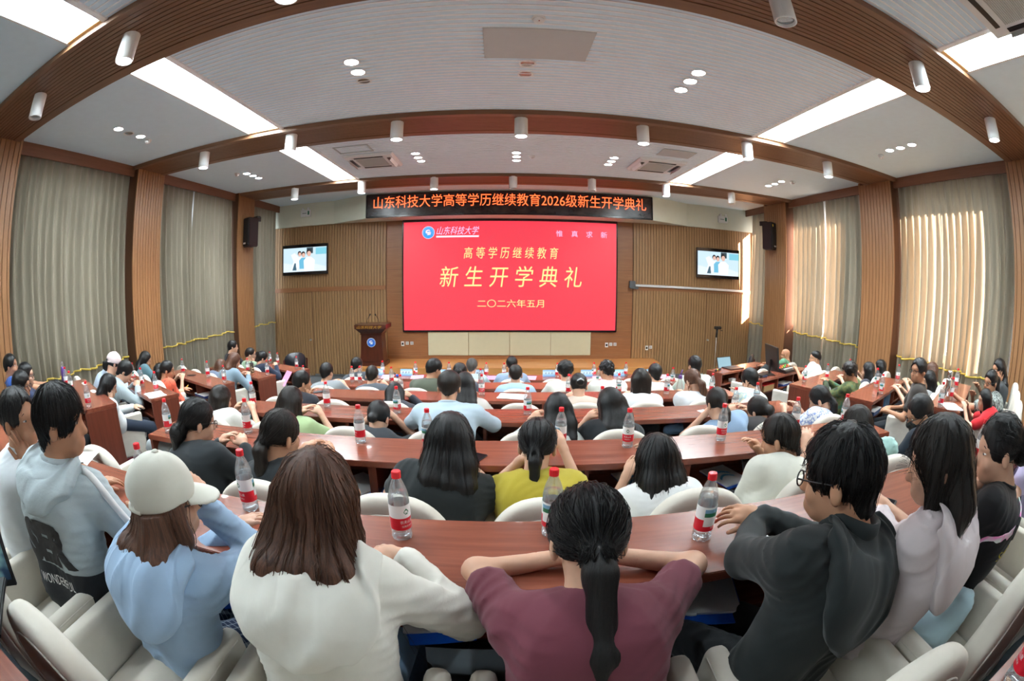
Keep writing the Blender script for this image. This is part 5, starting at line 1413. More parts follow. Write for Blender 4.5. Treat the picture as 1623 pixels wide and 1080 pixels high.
crow(1, (1333, 754), -0.20, 'person in black hooded jacket with thick short black hair, hands clasped on the nearest desk', yaw=0.22, hair=('short', 'black', dict(vol=1.03, nape=-0.085, spiky=0.003, steps=6, step=0.013, sr=0.0016)), top=(37, 43, 44), sleeve='long', hood=True, stand=0.055, bx=-0.06, legs=(32, 36, 40), look=(0.35, 0.22, 0.0),
     hands=(wp_((1196, 828), T1 + .05), wp_((1204, 818), T1 + .075)), poles=((-0.95, -0.4, -0.3), (0.9, -0.4, -0.5)), skin='warm', glasses=True, face=True, strands=900, s=0.99, curls=(0.7, 0.6), amp=0.0045, handdir=(((0.55, 0.8, 0.05), (0, -0.1, 1)), ((-0.85, 0.5, 0.1), (-0.2, -0.3, 1))))
crow(1, (1489, 732), -0.28, 'person in pale pink hooded top with dark hair in a loose side plait', yaw=0.30, hair=('sidebraid', 'dark', dict(vol=1.12, steps=14, step=0.018)), top=(220, 208, 210), sleeve='long', hood=True, look=(0.35, 0.32, 0.1), strands=500, hands=(wp_((1395, 815), T1 + .045), None), s=0.96, wide=0.88, bx=-0.08, stand=0.02, legs=(176, 204, 208), amp=0.006, skin='fair')
crow(1, (1583, 712), -0.26, 'person in black T-shirt with pink-white bag strap, hair in a low black bun', yaw=0.35, hair=('bun', 'black', dict(tie=-0.03, r=0.052)), top=(30, 30, 33), sleeve='short', look=(0.45, 0.25, 0.0), wide=0.92, hands=(wp_((1400, 800), T1 + .05), 'cheek'), strands=260, skin='fair', face=True, extra=x_strap, bx=-0.12, s=0.99, legs=(30, 32, 36))
crow(1, (1644, 668), -0.10, 'person in lavender top partly cut off by the right edge', yaw=0.3, hair=('bob', 'dark', {}), top=(196, 186, 222), sleeve='short', look=(0.5, 0.2, 0), hands=(wp_((1560, 745), T1 + .05), None), face=True)
crow(1, (95, 668), -0.14, 'person in grey hooded jacket with dark hem, lettered back and bowl-cut black hair', yaw=0.22, hair=('short', 'black', dict(vol=1.08, nape=-0.10, front=0.050, steps=11, step=0.016, sr=0.0014)), top=(172, 184, 188), sleeve='long', hood=True, look=(-1.05, 0.12, 0.0), hands=(wp_((150, 770), T1 + .05), wp_((222, 806), T1 + .05)), skin='tan', face=True,
     strands=700, hemline=(0.29, (36, 40, 46)), hoodlen=0.45, stand=0.03, legs=(110, 116, 116), extra=x_grey, s=0.97, amp=0.004)
crow(1, (30, 664), -0.12, 'person in plain white T-shirt at the left edge, hand held to the mouth', yaw=-0.30, hair=('short', 'black', dict(vol=1.0, nape=-0.05, front=0.075, steps=6, step=0.012)), top=(226, 232, 236), sleeve='short', look=(-0.95, 0.05, 0.0), hands=(None, 'chin'), skin='tan', face=True, s=1.0, strands=300, legs=(60, 62, 66))

# --- second row
crow(2, (314, 668), -0.26, 'person in black shirt with low black hair knot, left end of the second row', yaw=-0.12, hair=('bun', 'black', dict(tie=-0.075, r=0.045, tail=0.16)), top=(44, 50, 54), sleeve='long', look=(-0.5, 0.25, 0), glasses=True, collar=(44, 50, 54), strands=220, face=True, skin='fair')
crow(2, (446, 690), -0.30, 'person in black top with a low brown-tipped ponytail, second row', yaw=-0.1, hair=('pony', 'dark', dict(tie=-0.04, len=0.20, thick=0.034)), top=(38, 44, 48), sleeve='short', look=(-0.35, 0.25, 0), strands=260, skin='warm')
crow(2, (714, 698), -0.26, 'person in black top with long straight black hair, middle of the second row', hair=('long', 'black', dict(len=0.34, vol=1.04, steps=22, flare=0.02)), top=(42, 48, 50), sleeve='short', strands=420, wide=1.05, look=(0, 0.3, 0))
crow(2, (852, 706), -0.24, 'person in yellow blouse with black ponytail in the second row', yaw=-0.05, hair=('pony', 'black', dict(tie=-0.03, len=0.26, thick=0.026, tiemat=M_WPLAS)), top=(204, 186, 66), sleeve='short', strands=300, hands=(None, tuple(at_y(893, 712, 2.20))), poles=(None, (0.45, 0.1, -1)), skin='fair', look=(-0.1, 0.3, 0), s=0.97)
crow(2, (1040, 728), -0.28, 'person in white lace top with straight black hair below the shoulders', yaw=0.05, hair=('long', 'black', dict(len=0.26, vol=1.04, steps=20)), top=(236, 238, 238), sleeve='short', strands=420, hands=(tuple(at_y(992, 755, 2.10)), None), look=(0.1, 0.3, 0), poles=((-0.4, 0.1, -1), None), skin='fair', s=0.96)
crow(2, (1236, 694), -0.24, 'person in cream T-shirt with cropped hair, chin on the left hand', yaw=0.2, hair=('short', 'dark', dict(vol=0.97, nape=-0.045, front=0.078)), top=(226, 226, 214), sleeve='short', look=(0.45, 0.32, 0), hands=('chin', None), skin='warm', poles=((-0.7, 0.3, -0.9), None), wide=1.12, strands=200, face=True, extra=x_watch(0, M_BLACK), s=1.04)
crow(2, (1358, 676), -0.24, 'person with dark bobbed hair in mint top at the right end of the second row', yaw=0.2, hair=('bob', 'dark', dict(len=0.12)), top=(186, 214, 206), sleeve='short', hands=(wp_((1276, 702), T2 + .05), None), look=(0.2, 0.35, 0), strands=160)
crow(2, (1458, 656), -0.36, 'person in navy shirt with glasses and black face mask, looking down', yaw=0.3, hair=('short', 'black', dict(vol=1.02, nape=-0.04, front=0.072)), top=(44, 54, 66), sleeve='short', look=(0.75, 0.5, 0), mask=True, glasses=True, hands=('lap', 'lap'), skin='warm', collar=(44, 54, 66))

# --- third row
crow(3, (350, 634), -0.26, 'person with short dark hair and white collar at the left end of the third row', yaw=-0.1, hair=('bob', 'dark', dict(len=0.13)), top=(232, 230, 226), sleeve='short', look=(-0.3, 0.3, 0))
crow(3, (462, 638), -0.28, 'person in pale green top with dark bobbed hair, third row', yaw=-0.1, hair=('long', 'dark', dict(len=0.24)), top=(176, 200, 150), sleeve='short', look=(-0.3, 0.25, 0))
crow(3, (600, 662), -0.22, 'person with a small black bun bending low over the third row desk', hair=('bun', 'black', dict(tie=-0.03, r=0.026)), top=(60, 64, 70), sleeve='short', look=(-0.15, 0.5, 0), skin='fair')
crow(3, (712, 614), -0.10, 'person in broad light blue shirt leaning on the third row desk', hair=('short', 'dark', dict(vol=1.08, nape=-0.06)), top=(186, 206, 220), sleeve='long', collar=(186, 206, 220), wide=1.2, look=(0, 0.45, 0), poles=((-1, -0.4, -0.2), (1, -0.4, -0.2)), amp=0.004, skin='warm', s=0.97)
crow(3, (884, 650), -0.26, 'person with glossy black hair beside a bottle, third row, pale top', hair=('long', 'black', dict(len=0.30)), top=(200, 204, 200), sleeve='short', look=(0.1, 0.35, 0))
crow(3, (968, 642), -0.24, 'person with very long black hair leaning left over the third row desk', yaw=0.1, hair=('long', 'black', dict(len=0.36, vol=1.05)), top=(40, 44, 48), sleeve='short', look=(0.1, 0.35, -0.12))
crow(3, (1136, 640), -0.24, 'person with a low dark ponytail writing at the third row', hair=('lowpony', 'dark', dict(len=0.12, thick=0.03)), top=(150, 176, 206), sleeve='short', look=(0.1, 0.45, 0))
crow(3, (1201, 652), -0.22, 'person with a messy dark bun at the right of the third row', yaw=0.1, hair=('bun', 'dark', dict(tie=-0.01, r=0.045)), top=(70, 66, 66), sleeve='short', look=(0.35, 0.35, 0), skin='fair', face=True)
crow(3, (1299, 634), -0.30, 'person in blue and white floral blouse with dark ponytail', yaw=0.2, hair=('pony', 'black', dict(tie=-0.05, len=0.12, thick=0.03)), topmat=M_FLORAL, sleeve='short', look=(0.5, 0.5, 0), skin='fair', face=True)

# --- fourth row
crow(4, (479, 606), -0.26, 'person in dark top with short black hair, chin on hand, fourth row', yaw=-0.2, hair=('short', 'black', dict(nape=-0.05)), top=(44, 46, 54), sleeve='short', look=(-0.6, 0.1, 0), hands=(None, 'chin'), face=True, skin='warm')
crow(4, (626, 626), -0.20, 'person with dark hair lying low on the fourth row desk behind a bottle', hair=('bob', 'black', {}), top=(60, 62, 70), sleeve='long', look=(0.2, 0.7, 0))
crow(4, (737, 610), -0.26, 'person with long black hair hidden behind the light blue shirt', hair=('long', 'black', dict(len=0.30)), top=(210, 206, 200), sleeve='short', look=(0, 0.3, 0))
crow(4, (917, 612), -0.24, 'person with black hair pinned up by a pale clip, bare neck', hair=('bun', 'black', dict(tie=0.02, r=0.03, clip=True)), top=(214, 196, 180), sleeve='none', look=(0, 0.4, 0), skin='fair')
crow(4, (1015, 604), -0.26, 'person in white blouse with dark chin-length bob, fourth row', hair=('bob', 'dark', dict(len=0.17, vol=1.05)), top=(232, 236, 238), sleeve='short', look=(-0.05, 0.2, 0))
crow(4, (1097, 604), -0.24, 'person with reddish-brown ponytail holding a hand to the face, fourth row', yaw=0.1, hair=('pony', 'brown', dict(tie=-0.02, len=0.20, thick=0.04, sway=0.06)), top=(230, 232, 236), sleeve='short', hands=('cheek', None), look=(0.2, 0.35, 0), skin='fair')
crow(4, (1188, 602), -0.24, 'person in pale patterned shirt with thick black hair, hand at the face', yaw=0.1, hair=('short', 'black', dict(vol=1.1, nape=-0.07)), topmat=M_PATT, sleeve='short', hands=('cheek', None), look=(0.3, 0.35, 0))

# --- fifth row
crow(5, (518, 590), -0.30, 'person with neat short black hair at the left of the fifth row', hair=('short', 'black', dict(nape=-0.05)), top=(150, 156, 160), sleeve='short', look=(-0.2, 0.15, 0))
crow(5, (590, 595), -0.26, 'person with thinning dark hair behind two bottles, fifth row', hair=('short', 'dark', dict(vol=0.98, nape=-0.05)), top=(90, 96, 104), sleeve='short', look=(0, 0.25, 0))
crow(5, (688, 585), -0.20, 'person in olive green shirt with short black hair, turned to the right', yaw=-0.2, hair=('short', 'black', dict(vol=1.05, nape=-0.04, front=0.07)), top=(92, 98, 84), sleeve='short', wide=1.15, look=(-0.5, 0.3, 0), s=1.05, face=True, skin='warm')
crow(5, (729, 591), -0.22, 'person with black tied-up hair right of the olive green shirt', hair=('bun', 'black', dict(tie=0.0)), top=(80, 84, 96), sleeve='short', look=(-0.1, 0.3, 0))
crow(5, (817, 594), -0.22, 'person in blue collared shirt with thinning hair, middle of the fifth row', hair=('short', 'dark', dict(nape=-0.05)), top=(166, 196, 222), collar=(166, 196, 222), sleeve='short', look=(0, 0.3, 0))
crow(5, (896, 588), -0.28, 'person with big tousled black hair in cream shirt, fifth row', hair=('short', 'black', dict(vol=1.2, nape=-0.05, spiky=0.006)), top=(228, 226, 216), sleeve='short', look=(-0.05, 0.15, 0))
crow(5, (961, 587), -0.26, 'person in white shirt with spiky black hair, fifth row', yaw=0.15, hair=('short', 'black', dict(vol=1.05, nape=-0.04, spiky=0.010, front=0.07)), top=(230, 230, 222), sleeve='short', look=(0.35, 0.15, 0), wide=1.1, skin='warm')
crow(5, (1038, 592), -0.26, 'person with round black hair at the right of the fifth row', hair=('short', 'black', dict(vol=1.05, nape=-0.07)), top=(206, 206, 200), sleeve='short', look=(0.1, 0.2, 0))
crow(5, (1101, 579), -0.34, 'person in pale mint top with smooth black hair, right end of the fifth row', hair=('short', 'black', dict(vol=1.04, nape=-0.075)), top=(206, 222, 212), sleeve='short', look=(0.15, 0.1, 0))
# --- front row
crow(6, (566, 579), -0.25, 'person with short black hair in the front row near the lectern', yaw=-0.1, hair=('short', 'black', dict(nape=-0.05)), top=(70, 76, 84), sleeve='short', look=(-0.4, 0.15, 0))
crow(6, (748, 581), -0.25, 'person with greying hair in the front row', hair=('short', 'grey', dict(nape=-0.05)), top=(180, 200, 206), sleeve='short', look=(-0.15, 0.15, 0))
crow(6, (811, 578), -0.25, 'person with dark hair in the front row, in front of the blue collared shirt', hair=('short', 'black', dict(nape=-0.05)), top=(150, 170, 196), sleeve='short', look=(0, 0.15, 0))

# --- left wing
wfix(-1, 2, 580, 1.45, -0.73, 'person with tall black hair and blue collar by the left column', look=(-0.35, 0.05, 0), hair=('short', 'black', dict(vol=1.1, nape=-0.04, front=0.075)), top=(60, 100, 180), sleeve='short', skin='tan', face=True)
wfix(-1, 2, 595, 0.90, -0.54, 'person with glasses half hidden behind another in the left wing', look=(-0.35, 0.15, 0), hair=('short', 'black', dict(vol=1.05)), top=(50, 60, 90), sleeve='short', glasses=True, face=True)
wfix(-1, 2, 611, 0.27, -0.63, 'person in navy striped jacket with black fringe in the left wing', look=(-0.45, 0.15, 0), hair=('short', 'black', dict(vol=1.12, nape=-0.08, front=0.055)), top=(36, 44, 84), sleeve='long', glasses=True, skin='warm', face=True, hands=('lap', 'lap'))
wrow(-1, 3, (172, 612), 0.29, -0.48, 'person in white sweater with long black hair, cheek on hand, left wing', look=(-0.3, 0.45, 0), hair=('long', 'black', dict(len=0.34)), top=(226, 230, 230), sleeve='long', hands=('lap', 'cheek'), legs=(50, 60, 76), strands=200, skin='fair')
wrow(-1, 3, (198, 589), 0.87, -0.08, 'person in pale grey sweater with black hair, slumped over the left wing desk', look=(-0.3, 0.7, 0), hair=('short', 'black', dict(vol=1.1, nape=-0.08)), top=(170, 184, 188), sleeve='long')
wrow(-1, 3, (180, 577), 1.40, -0.14, 'person in light blue shirt and pale pink cap in the left wing', look=(0.1, 0.5, 0), hair=('pony', 'black', dict(len=0.1)), cap=(232, 214, 214), top=(190, 208, 226), sleeve='long')
wrow(-1, 4, (265, 587), 0.29, -0.50, 'person in orange patterned shirt with black ponytail looking at a phone', look=(-0.4, 0.2, 0), hair=('pony', 'black', dict(tie=-0.01, len=0.10, thick=0.045)), topmat=M_ORANGE, sleeve='short', hands=(tuple(at_plane(290, 618, wing(-1, 4, 0.1, -0.18), (math.sin(A25), math.cos(A25)))), 'chin'), skin='tan', legs=(120, 128, 132), face=True)
wfix(-1, 4, 590, 0.86, -0.44, 'person with dark hair hidden behind the orange shirt', look=(-0.2, 0.2, 0), hair=('long', 'black', {}), top=(90, 80, 84), sleeve='short')
wrow(-1, 4, (230, 570), 1.40, -0.40, 'person in teal shirt with black hair looking down beside the left column', look=(-0.5, 0.5, 0), hair=('long', 'black', dict(len=0.26)), top=(94, 128, 138), sleeve='short', skin='fair', face=True)
wfix(-1, 5, 581, 0.88, -0.18, 'person with long straight brown hair in the left wing', look=(0.1, 0.2, 0), hair=('long', 'brown', dict(len=0.30)), top=(110, 120, 140), sleeve='short')
wfix(-1, 5, 572, 0.30, -0.24, 'person in grey-blue top with wavy brown hair leaning on the left wing desk', look=(-0.4, 0.45, 0), hair=('long', 'brown', dict(len=0.22, vol=1.06)), top=(130, 152, 166), sleeve='long', extra=x_watch(1, mat_plain('watch_cyan', srgb(120, 190, 220), 0.4)))
wrow(-1, 6, (416, 568), 0.29, -0.40, 'person in navy sweater holding a pink sheet, left wing front', look=(-0.4, 0.3, 0), hair=('short', 'black', dict(vol=1.05, nape=-0.06)), top=(36, 46, 66), sleeve='long', hands=('lap', 'phone'))
wrow(-1, 6, (397, 562), 0.80, -0.46, 'person in pale green T-shirt with glasses and a tiny topknot', look=(-0.6, 0.1, 0), hair=('short', 'dark', dict(nape=-0.03, front=0.07)), top=(150, 176, 150), sleeve='short', glasses=True, face=True, hands=(None, 'chin'))
wrow(-1, 6, (369, 550), 1.40, -0.46, 'person in black T-shirt with thick black hair by the last left curtain', look=(-0.5, 0.1, 0), hair=('short', 'black', dict(vol=1.05, nape=-0.05)), top=(36, 38, 46), sleeve='short', face=True)

# --- right wing
wrow(1, 6, (1224, 567), 0.30, -0.52, 'person in dark top seated at the mixing desk, seen in profile', look=(0.6, 0.1, 0), hair=('short', 'black', dict(nape=-0.04, front=0.072)), top=(54, 58, 60), sleeve='short', face=True, skin='warm', hands=('lap', 'lap'))
wrow(1, 6, (1245, 563), 1.00, -0.50, 'bald person in green T-shirt behind the monitor', look=(0.4, 0.1, 0), hair=('bald', 'dark'), top=(104, 156, 124), sleeve='short', face=True, skin='tan')
wrow(1, 5, (1292, 568), 0.60, -0.42, 'person in white polo shirt with a high black fade haircut', look=(0.75, 0.05, 0), hair=('short', 'black', dict(nape=-0.01, front=0.07)), top=(236, 240, 240), sleeve='short', hands=('phone', None), collar=(236, 240, 240), face=True, skin='warm', wide=1.12)
wrow(1, 4, (1347, 590), 0.29, -0.52, 'person in camouflage jacket with curly dark hair holding a phone', look=(0.75, 0.35, 0), hair=('short', 'dark', dict(vol=1.25, nape=-0.07, spiky=0.006)), topmat=M_CAMO, sleeve='long', hands=('phone', 'phone'), face=True, skin='tan')
wrow(1, 4, (1376, 588), 0.90, -0.52, 'person with long black hair by the right column, nearer the aisle', look=(0.1, 0.1, 0), hair=('long', 'black', dict(len=0.34)), top=(60, 60, 70), sleeve='short')
wrow(1, 4, (1395, 583), 1.40, -0.52, 'person with long black hair by the right column, nearer the curtain', look=(0.1, 0.1, 0), hair=('long', 'black', dict(len=0.34)), top=(70, 66, 70), sleeve='short')
wfix(1, 3, 588, 0.27, -0.46, 'person in dark brown T-shirt with glasses and upswept black hair, forearms on knees', look=(0.85, 0.05, 0), yaw=0.2, hair=('short', 'black', dict(vol=1.1, nape=-0.05, front=0.075, spiky=0.004)), top=(58, 52, 48), sleeve='short', hands=('lap', 'lap'), glasses=True, face=True, skin='tan', legs=(34, 38, 44), s=1.05)
wfix(1, 3, 604, 0.84, -0.52, 'person with straight black hair behind the dark brown T-shirt', look=(0.6, 0.2, 0), hair=('long', 'black', dict(len=0.24)), top=(150, 150, 150), sleeve='short', face=True)
wfix(1, 3, 590, 1.42, -0.46, 'person in pale yellow top with brown bobbed hair in the right wing', look=(0.2, 0.2, 0), hair=('bob', 'brown', dict(len=0.13)), top=(214, 222, 178), sleeve='short')
wfix(1, 2, 586, 1.45, -0.40, 'person with long black hair resting the head on a raised bare arm, right wing', look=(0.6, 0.15, 0), hair=('long', 'black', dict(len=0.34)), top=(70, 76, 80), sleeve='short', hands=('cheek', None), skin='tan', face=True)
wfix(1, 2, 606, 0.72, -0.30, 'person in grey striped top with glasses and a white hair bow', look=(0.9, 0.15, 0), hair=('pony', 'black', dict(tie=0.03, len=0.2, thick=0.035)), topmat=M_STRIPE, sleeve='short', glasses=True, face=True, skin='tan', hands=(tuple(wp_((1512, 626), T2 + .05)), None))
wfix(1, 2, 634, 0.16, -0.26, 'child in red T-shirt with black bobbed hair at the right wing desk', look=(0.4, 0.2, 0), hair=('bob', 'black', dict(len=0.19)), top=(206, 38, 46), sleeve='short', s=0.80, skin='fair')
# ------------------------------------------------------------------ water bottles
def mat_clear(name, tint, gl=0.12, rough=0.04):
    m, t, p = base_mat(name)
    a = nn(t, 'ShaderNodeBsdfTransparent'); a.inputs[0].default_value = tint
    b = nn(t, 'ShaderNodeBsdfGlossy'); b.inputs[0].default_value = (1, 1, 1, 1); b.inputs[1].default_value = rough
    lw = nn(t, 'ShaderNodeLayerWeight'); lw.inputs[0].default_value = 0.35
    mt = nn(t, 'ShaderNodeMath', operation='MULTIPLY_ADD'); mt.inputs[1].default_value = 0.45; mt.inputs[2].default_value = gl
    t.links.new(lw.outputs[0], mt.inputs[0])
    mx = nn(t, 'ShaderNodeMixShader'); t.links.new(mt.outputs[0], mx.inputs[0]); t.links.new(a.outputs[0], mx.inputs[1]); t.links.new(b.outputs[0], mx.inputs[2])
    df = nn(t, 'ShaderNodeBsdfDiffuse'); df.inputs[0].default_value = (0.9, 0.95, 0.97, 1)
    m2 = nn(t, 'ShaderNodeMixShader'); m2.inputs[0].default_value = 0.07; t.links.new(mx.outputs[0], m2.inputs[1]); t.links.new(df.outputs[0], m2.inputs[2])
    t.links.new(m2.outputs[0], t.nodes['Material Output'].inputs[0])
    return m
M_PET = mat_clear('clear_plastic', (0.965, 0.975, 0.98, 1), 0.07)
M_WATER = mat_clear('bottled_water', (0.955, 0.97, 0.98, 1), 0.02, 0.0)
M_CAPR = mat_plain('cap_red', srgb(232, 36, 48), 0.35)
M_LBW = mat_plain('label_white', srgb(232, 238, 238), 0.35)
M_LBR = mat_plain('label_red', srgb(208, 28, 48), 0.35)
M_LBG = mat_plain('label_green', srgb(34, 120, 84), 0.4)
M_LBB = mat_plain('label_blue', srgb(120, 176, 206), 0.4)
def curved(name, body, h, ang, z, mat, parent, r=0.0337, xs=1.0):
    me = text_mesh(body, h)
    for v in me.vertices:
        a = ang + v.co.x * xs / r; zz = v.co.y
        v.co = (r * math.cos(a - PI / 2), r * math.sin(a - PI / 2), z + zz)
    me.materials.clear(); me.materials.append(mat)
    return link(name, me, parent)
def make_bottle():
    t = thing('water_bottle', 'bottle', 'bottle')
    pr = [(0.024, 0.004), (0.030, 0.0), (0.0325, 0.006), (0.0325, 0.018), (0.0315, 0.022), (0.0325, 0.026), (0.0325, 0.040), (0.0325, 0.132), (0.0318, 0.138), (0.0325, 0.143), (0.0315, 0.150), (0.029, 0.163), (0.0245, 0.178), (0.0185, 0.193), (0.0140, 0.203), (0.0128, 0.208), (0.0128, 0.216)]
    obj('bottle_body', MB().lathe(pr, 24, cap=False), M_PET, t, smooth=True)
    wl = [(0.001, 0.0045), (0.029, 0.0035), (0.0312, 0.008), (0.0312, 0.134), (0.030, 0.150), (0.028, 0.158), (0.001, 0.158)]
    obj('water', MB().lathe(wl, 20, cap=False), M_WATER, t, smooth=True)
    lb = MB(); n = 36; r = 0.0331
    for z0, z1, mi in ((0.040, 0.082, 1), (0.082, 0.126, 0)):
        vs = [(r * math.cos(2 * PI * k / n), r * math.sin(2 * PI * k / n), z) for z in (z0, z1) for k in range(n)]
        lb.add(vs, [(k, (k + 1) % n, n + (k + 1) % n, n + k) for k in range(n)], mi)
    for a0, a1, z0, z1, mi in ((4, 12, 0.058, 0.090, 0), (4, 12, 0.092, 0.106, 2), (4, 12, 0.106, 0.119, 3)):
        rr = r + 0.0003
        vs = [(rr * math.cos(2 * PI * k / n), rr * math.sin(2 * PI * k / n), z) for z in (z0, z1) for k in range(a0, a1 + 1)]; q = a1 - a0 + 1
        lb.add(vs, [(k, k + 1, q + k + 1, q + k) for k in range(q - 1)], mi)
    lo = obj('label', lb, [M_LBW, M_LBR, M_LBG, M_LBB], t, smooth=True)
    for a in (0.35, 3.6):
        curved('lettering', '农夫山泉', 0.0125, a, 0.068, M_LBW, lo, xs=0.92)
        curved('small_lettering', '饮用天然水', 0.0075, a, 0.053, M_LBW, lo)
        dk = MB()
        for k in range(12):
            b_ = 2 * PI * k / 12; 
        x = curved('tree_mark', '♠', 0.020, a, 0.104, M_LBG, lo)
    cb_ = MB(); seg = 36
    vs = [((0.0148 if k % 2 else 0.0142) * math.cos(2 * PI * k / seg), (0.0148 if k % 2 else 0.0142) * math.sin(2 * PI * k / seg), z) for z in (0.209, 0.228) for k in range(seg)]
    cb_.add(vs, [(k, (k + 1) % seg, seg + (k + 1) % seg, seg + k) for k in range(seg)]); cb_.lathe([(0.0145, 0.228), (0.013, 0.2305), (0.001, 0.2308)], 24, cap=False)
    obj('cap', cb_, M_CAPR, t)
    return t
bott0 = make_bottle(); bot_used = [False]
def place_bottle(p, label, grp='red-capped water bottles'):
    o = bott0 if not bot_used[0] else copy_tree(bott0); bot_used[0] = True
    o.location = p; o.rotation_euler = (0, 0, rnd.uniform(0, 2 * PI)); tag(o, label, 'bottle', grp); return o
BC = {1: [(398, 806), (638, 850), (874, 846), (1111, 852), (237, 790), (1547, 733)],
      2: [(268, 684), (394, 686), (572, 701), (679, 709), (888, 707), (994, 708), (1142, 697), (1258, 682), (1336, 674)],
      3: [(402, 644), (519, 645), (630, 655), (836, 657), (953, 655), (1163, 655), (1197, 645)],
      4: [(635.5, 626), (730, 626), (763.6, 626), (901, 625.5), (980, 624), (1056, 624.5), (1127.6, 622.5)],
      5: [(482, 604), (558.7, 606), (571, 606.2), (621, 607.5), (762, 611), (948, 610), (1065.5, 607.8)],
      6: [(607, 593.5), (659, 595), (712, 596), (771, 597), (799, 597.5), (883, 597.5), (941, 596.5), (991.5, 596), (1036, 596)]}
for i, L_ in BC.items():
    L_ = sorted(L_)
    for k, q in enumerate(L_):
        p = at_z(q[0], q[1], T[i]); c = rowY(i, p.x, 0)
        p.y = min(max(p.y, c + 0.04), c + DD - 0.04)
        place_bottle(p, 'red-capped water bottle on the centre desks, %s, %s from the left of %s' % (ROWN[i], ORD[k], 'six seven eight nine'.split()[len(L_) - 6]))
BW = {(-1, 2): [(104, 615), (113, 623), (141, 645)], (-1, 3): [(212, 603), (225.6, 613), (248, 621)], (-1, 4): [(290.4, 592.5), (330, 597.5), (356, 606)], (-1, 5): [(393.3, 590), (424, 594)], (-1, 6): [(430.3, 575), (442.6, 577), (470.6, 584.5)],
      (1, 4): [(1274.5, 606), (1310, 601.6), (1351, 590)], (1, 3): [(1388, 613), (1396, 624.5), (1422, 605)], (1, 2): [(1489, 646), (1514.7, 616), (1506, 634)]}
for (sd, i), L_ in BW.items():
    pts = [at_z(q[0], q[1], T[i]) for q in L_]
    pts.sort(key=lambda p: abs(p.x))
    c0 = WC[(sd, i)]
    for k, p in enumerate(pts):
        d = (sd * math.cos(A25), math.sin(A25)); n = (-sd * math.sin(A25), math.cos(A25))
        s_ = (p.x - c0[0]) * d[0] + (p.y - c0[1]) * d[1]; e_ = (p.x - c0[0]) * n[0] + (p.y - c0[1]) * n[1]
        x, y = wing(sd, i, min(max(s_, 0.06), 1.66), min(max(e_, 0.04), DD - 0.04))
        place_bottle((x, y, T[i]), 'red-capped water bottle on the %s wing desk, %s, %s from the aisle' % ('left' if sd < 0 else 'right', ROWN[i], ORD[k]))
place_bottle((0.90, 0.035, T[0]), 'red-capped water bottle at the near right corner, on the desk by the camera')
# other drink containers
def w_at(side, i, px, zt=None):
    p = at_z(px[0], px[1], T[i]); c0 = WC[(side, i)]; d = (side * math.cos(A25), math.sin(A25)); n = (-side * math.sin(A25), math.cos(A25))
    s_ = (p.x - c0[0]) * d[0] + (p.y - c0[1]) * d[1]; e_ = (p.x - c0[0]) * n[0] + (p.y - c0[1]) * n[1]
    x, y = wing(side, i, min(max(s_, 0.05), 1.68), min(max(e_, 0.05), DD - 0.05)); return (x, y, T[i])
t = thing('drink_bottle', 'tall drink bottle with purple label and clear dome lid, left wing', 'bottle', w_at(-1, 2, (91, 611)))
obj('bottle_body', MB().lathe([(0.03, 0), (0.033, 0.01), (0.03, 0.07), (0.033, 0.15), (0.026, 0.18), (0.018, 0.20)], 20), mat_plain('purple_label', srgb(96, 62, 140), 0.4), t, smooth=True)
obj('cap', MB().lathe([(0.019, 0.20), (0.020, 0.215), (0.021, 0.235), (0.014, 0.255), (0.002, 0.262)], 20), M_PET, t, smooth=True)
t = thing('thermos_flask', 'polished steel thermos flask on the right wing desk', 'flask', w_at(1, 2, (1500, 634)))
obj('flask_body', MB().lathe([(0.036, 0), (0.038, 0.006), (0.038, 0.20), (0.032, 0.215)], 28), mat_plain('polished_steel', (0.62, 0.63, 0.62, 1), 0.12, 1.0), t, smooth=True)
obj('flask_lid', MB().lathe([(0.033, 0.215), (0.035, 0.22), (0.035, 0.285), (0.031, 0.292)], 28), mat_plain('polished_steel', None, 0.1), t, smooth=True)
t = thing('tumbler', 'dark patterned tumbler on the left wing desk beside a water bottle', 'tumbler', w_at(-1, 5, (400, 592)))
obj('tumbler_body', MB().lathe([(0.033, 0), (0.036, 0.005), (0.037, 0.15), (0.035, 0.155)], 20), mat_print('tumbler_pattern', [(0.5, srgb(46, 42, 38)), (0.55, srgb(190, 176, 140))], 30, (1, 1, 2.2)), t, smooth=True)
obj('tumbler_lid', MB().lathe([(0.036, 0.155), (0.036, 0.17), (0.012, 0.178), (0.012, 0.20), (0.002, 0.203)], 20), M_BLACK, t, smooth=True)
p = at_z(1077, 627, T4 if False else T[4])
t = thing('water_jug', 'clear conical water jug with purple lid on the fourth row desk', 'jug', (p.x, rowY(4, p.x, 0.14), T[4]))
obj('jug_body', MB().lathe([(0.042, 0), (0.045, 0.008), (0.040, 0.10), (0.026, 0.17), (0.022, 0.19)], 24, cap=False), M_PET, t, smooth=True)
lid = obj('jug_lid', MB().lathe([(0.024, 0.19), (0.026, 0.20), (0.022, 0.225), (0.010, 0.235)], 20), mat_plain('purple_lid', srgb(92, 58, 120), 0.4), t, smooth=True)
obj('lid_spout', MB().tube([(0, 0, 0.23), (0.012, 0, 0.26), (0.02, 0, 0.29)], [0.010, 0.009, 0.006], 8), mat_plain('purple_lid', None), lid, smooth=True)

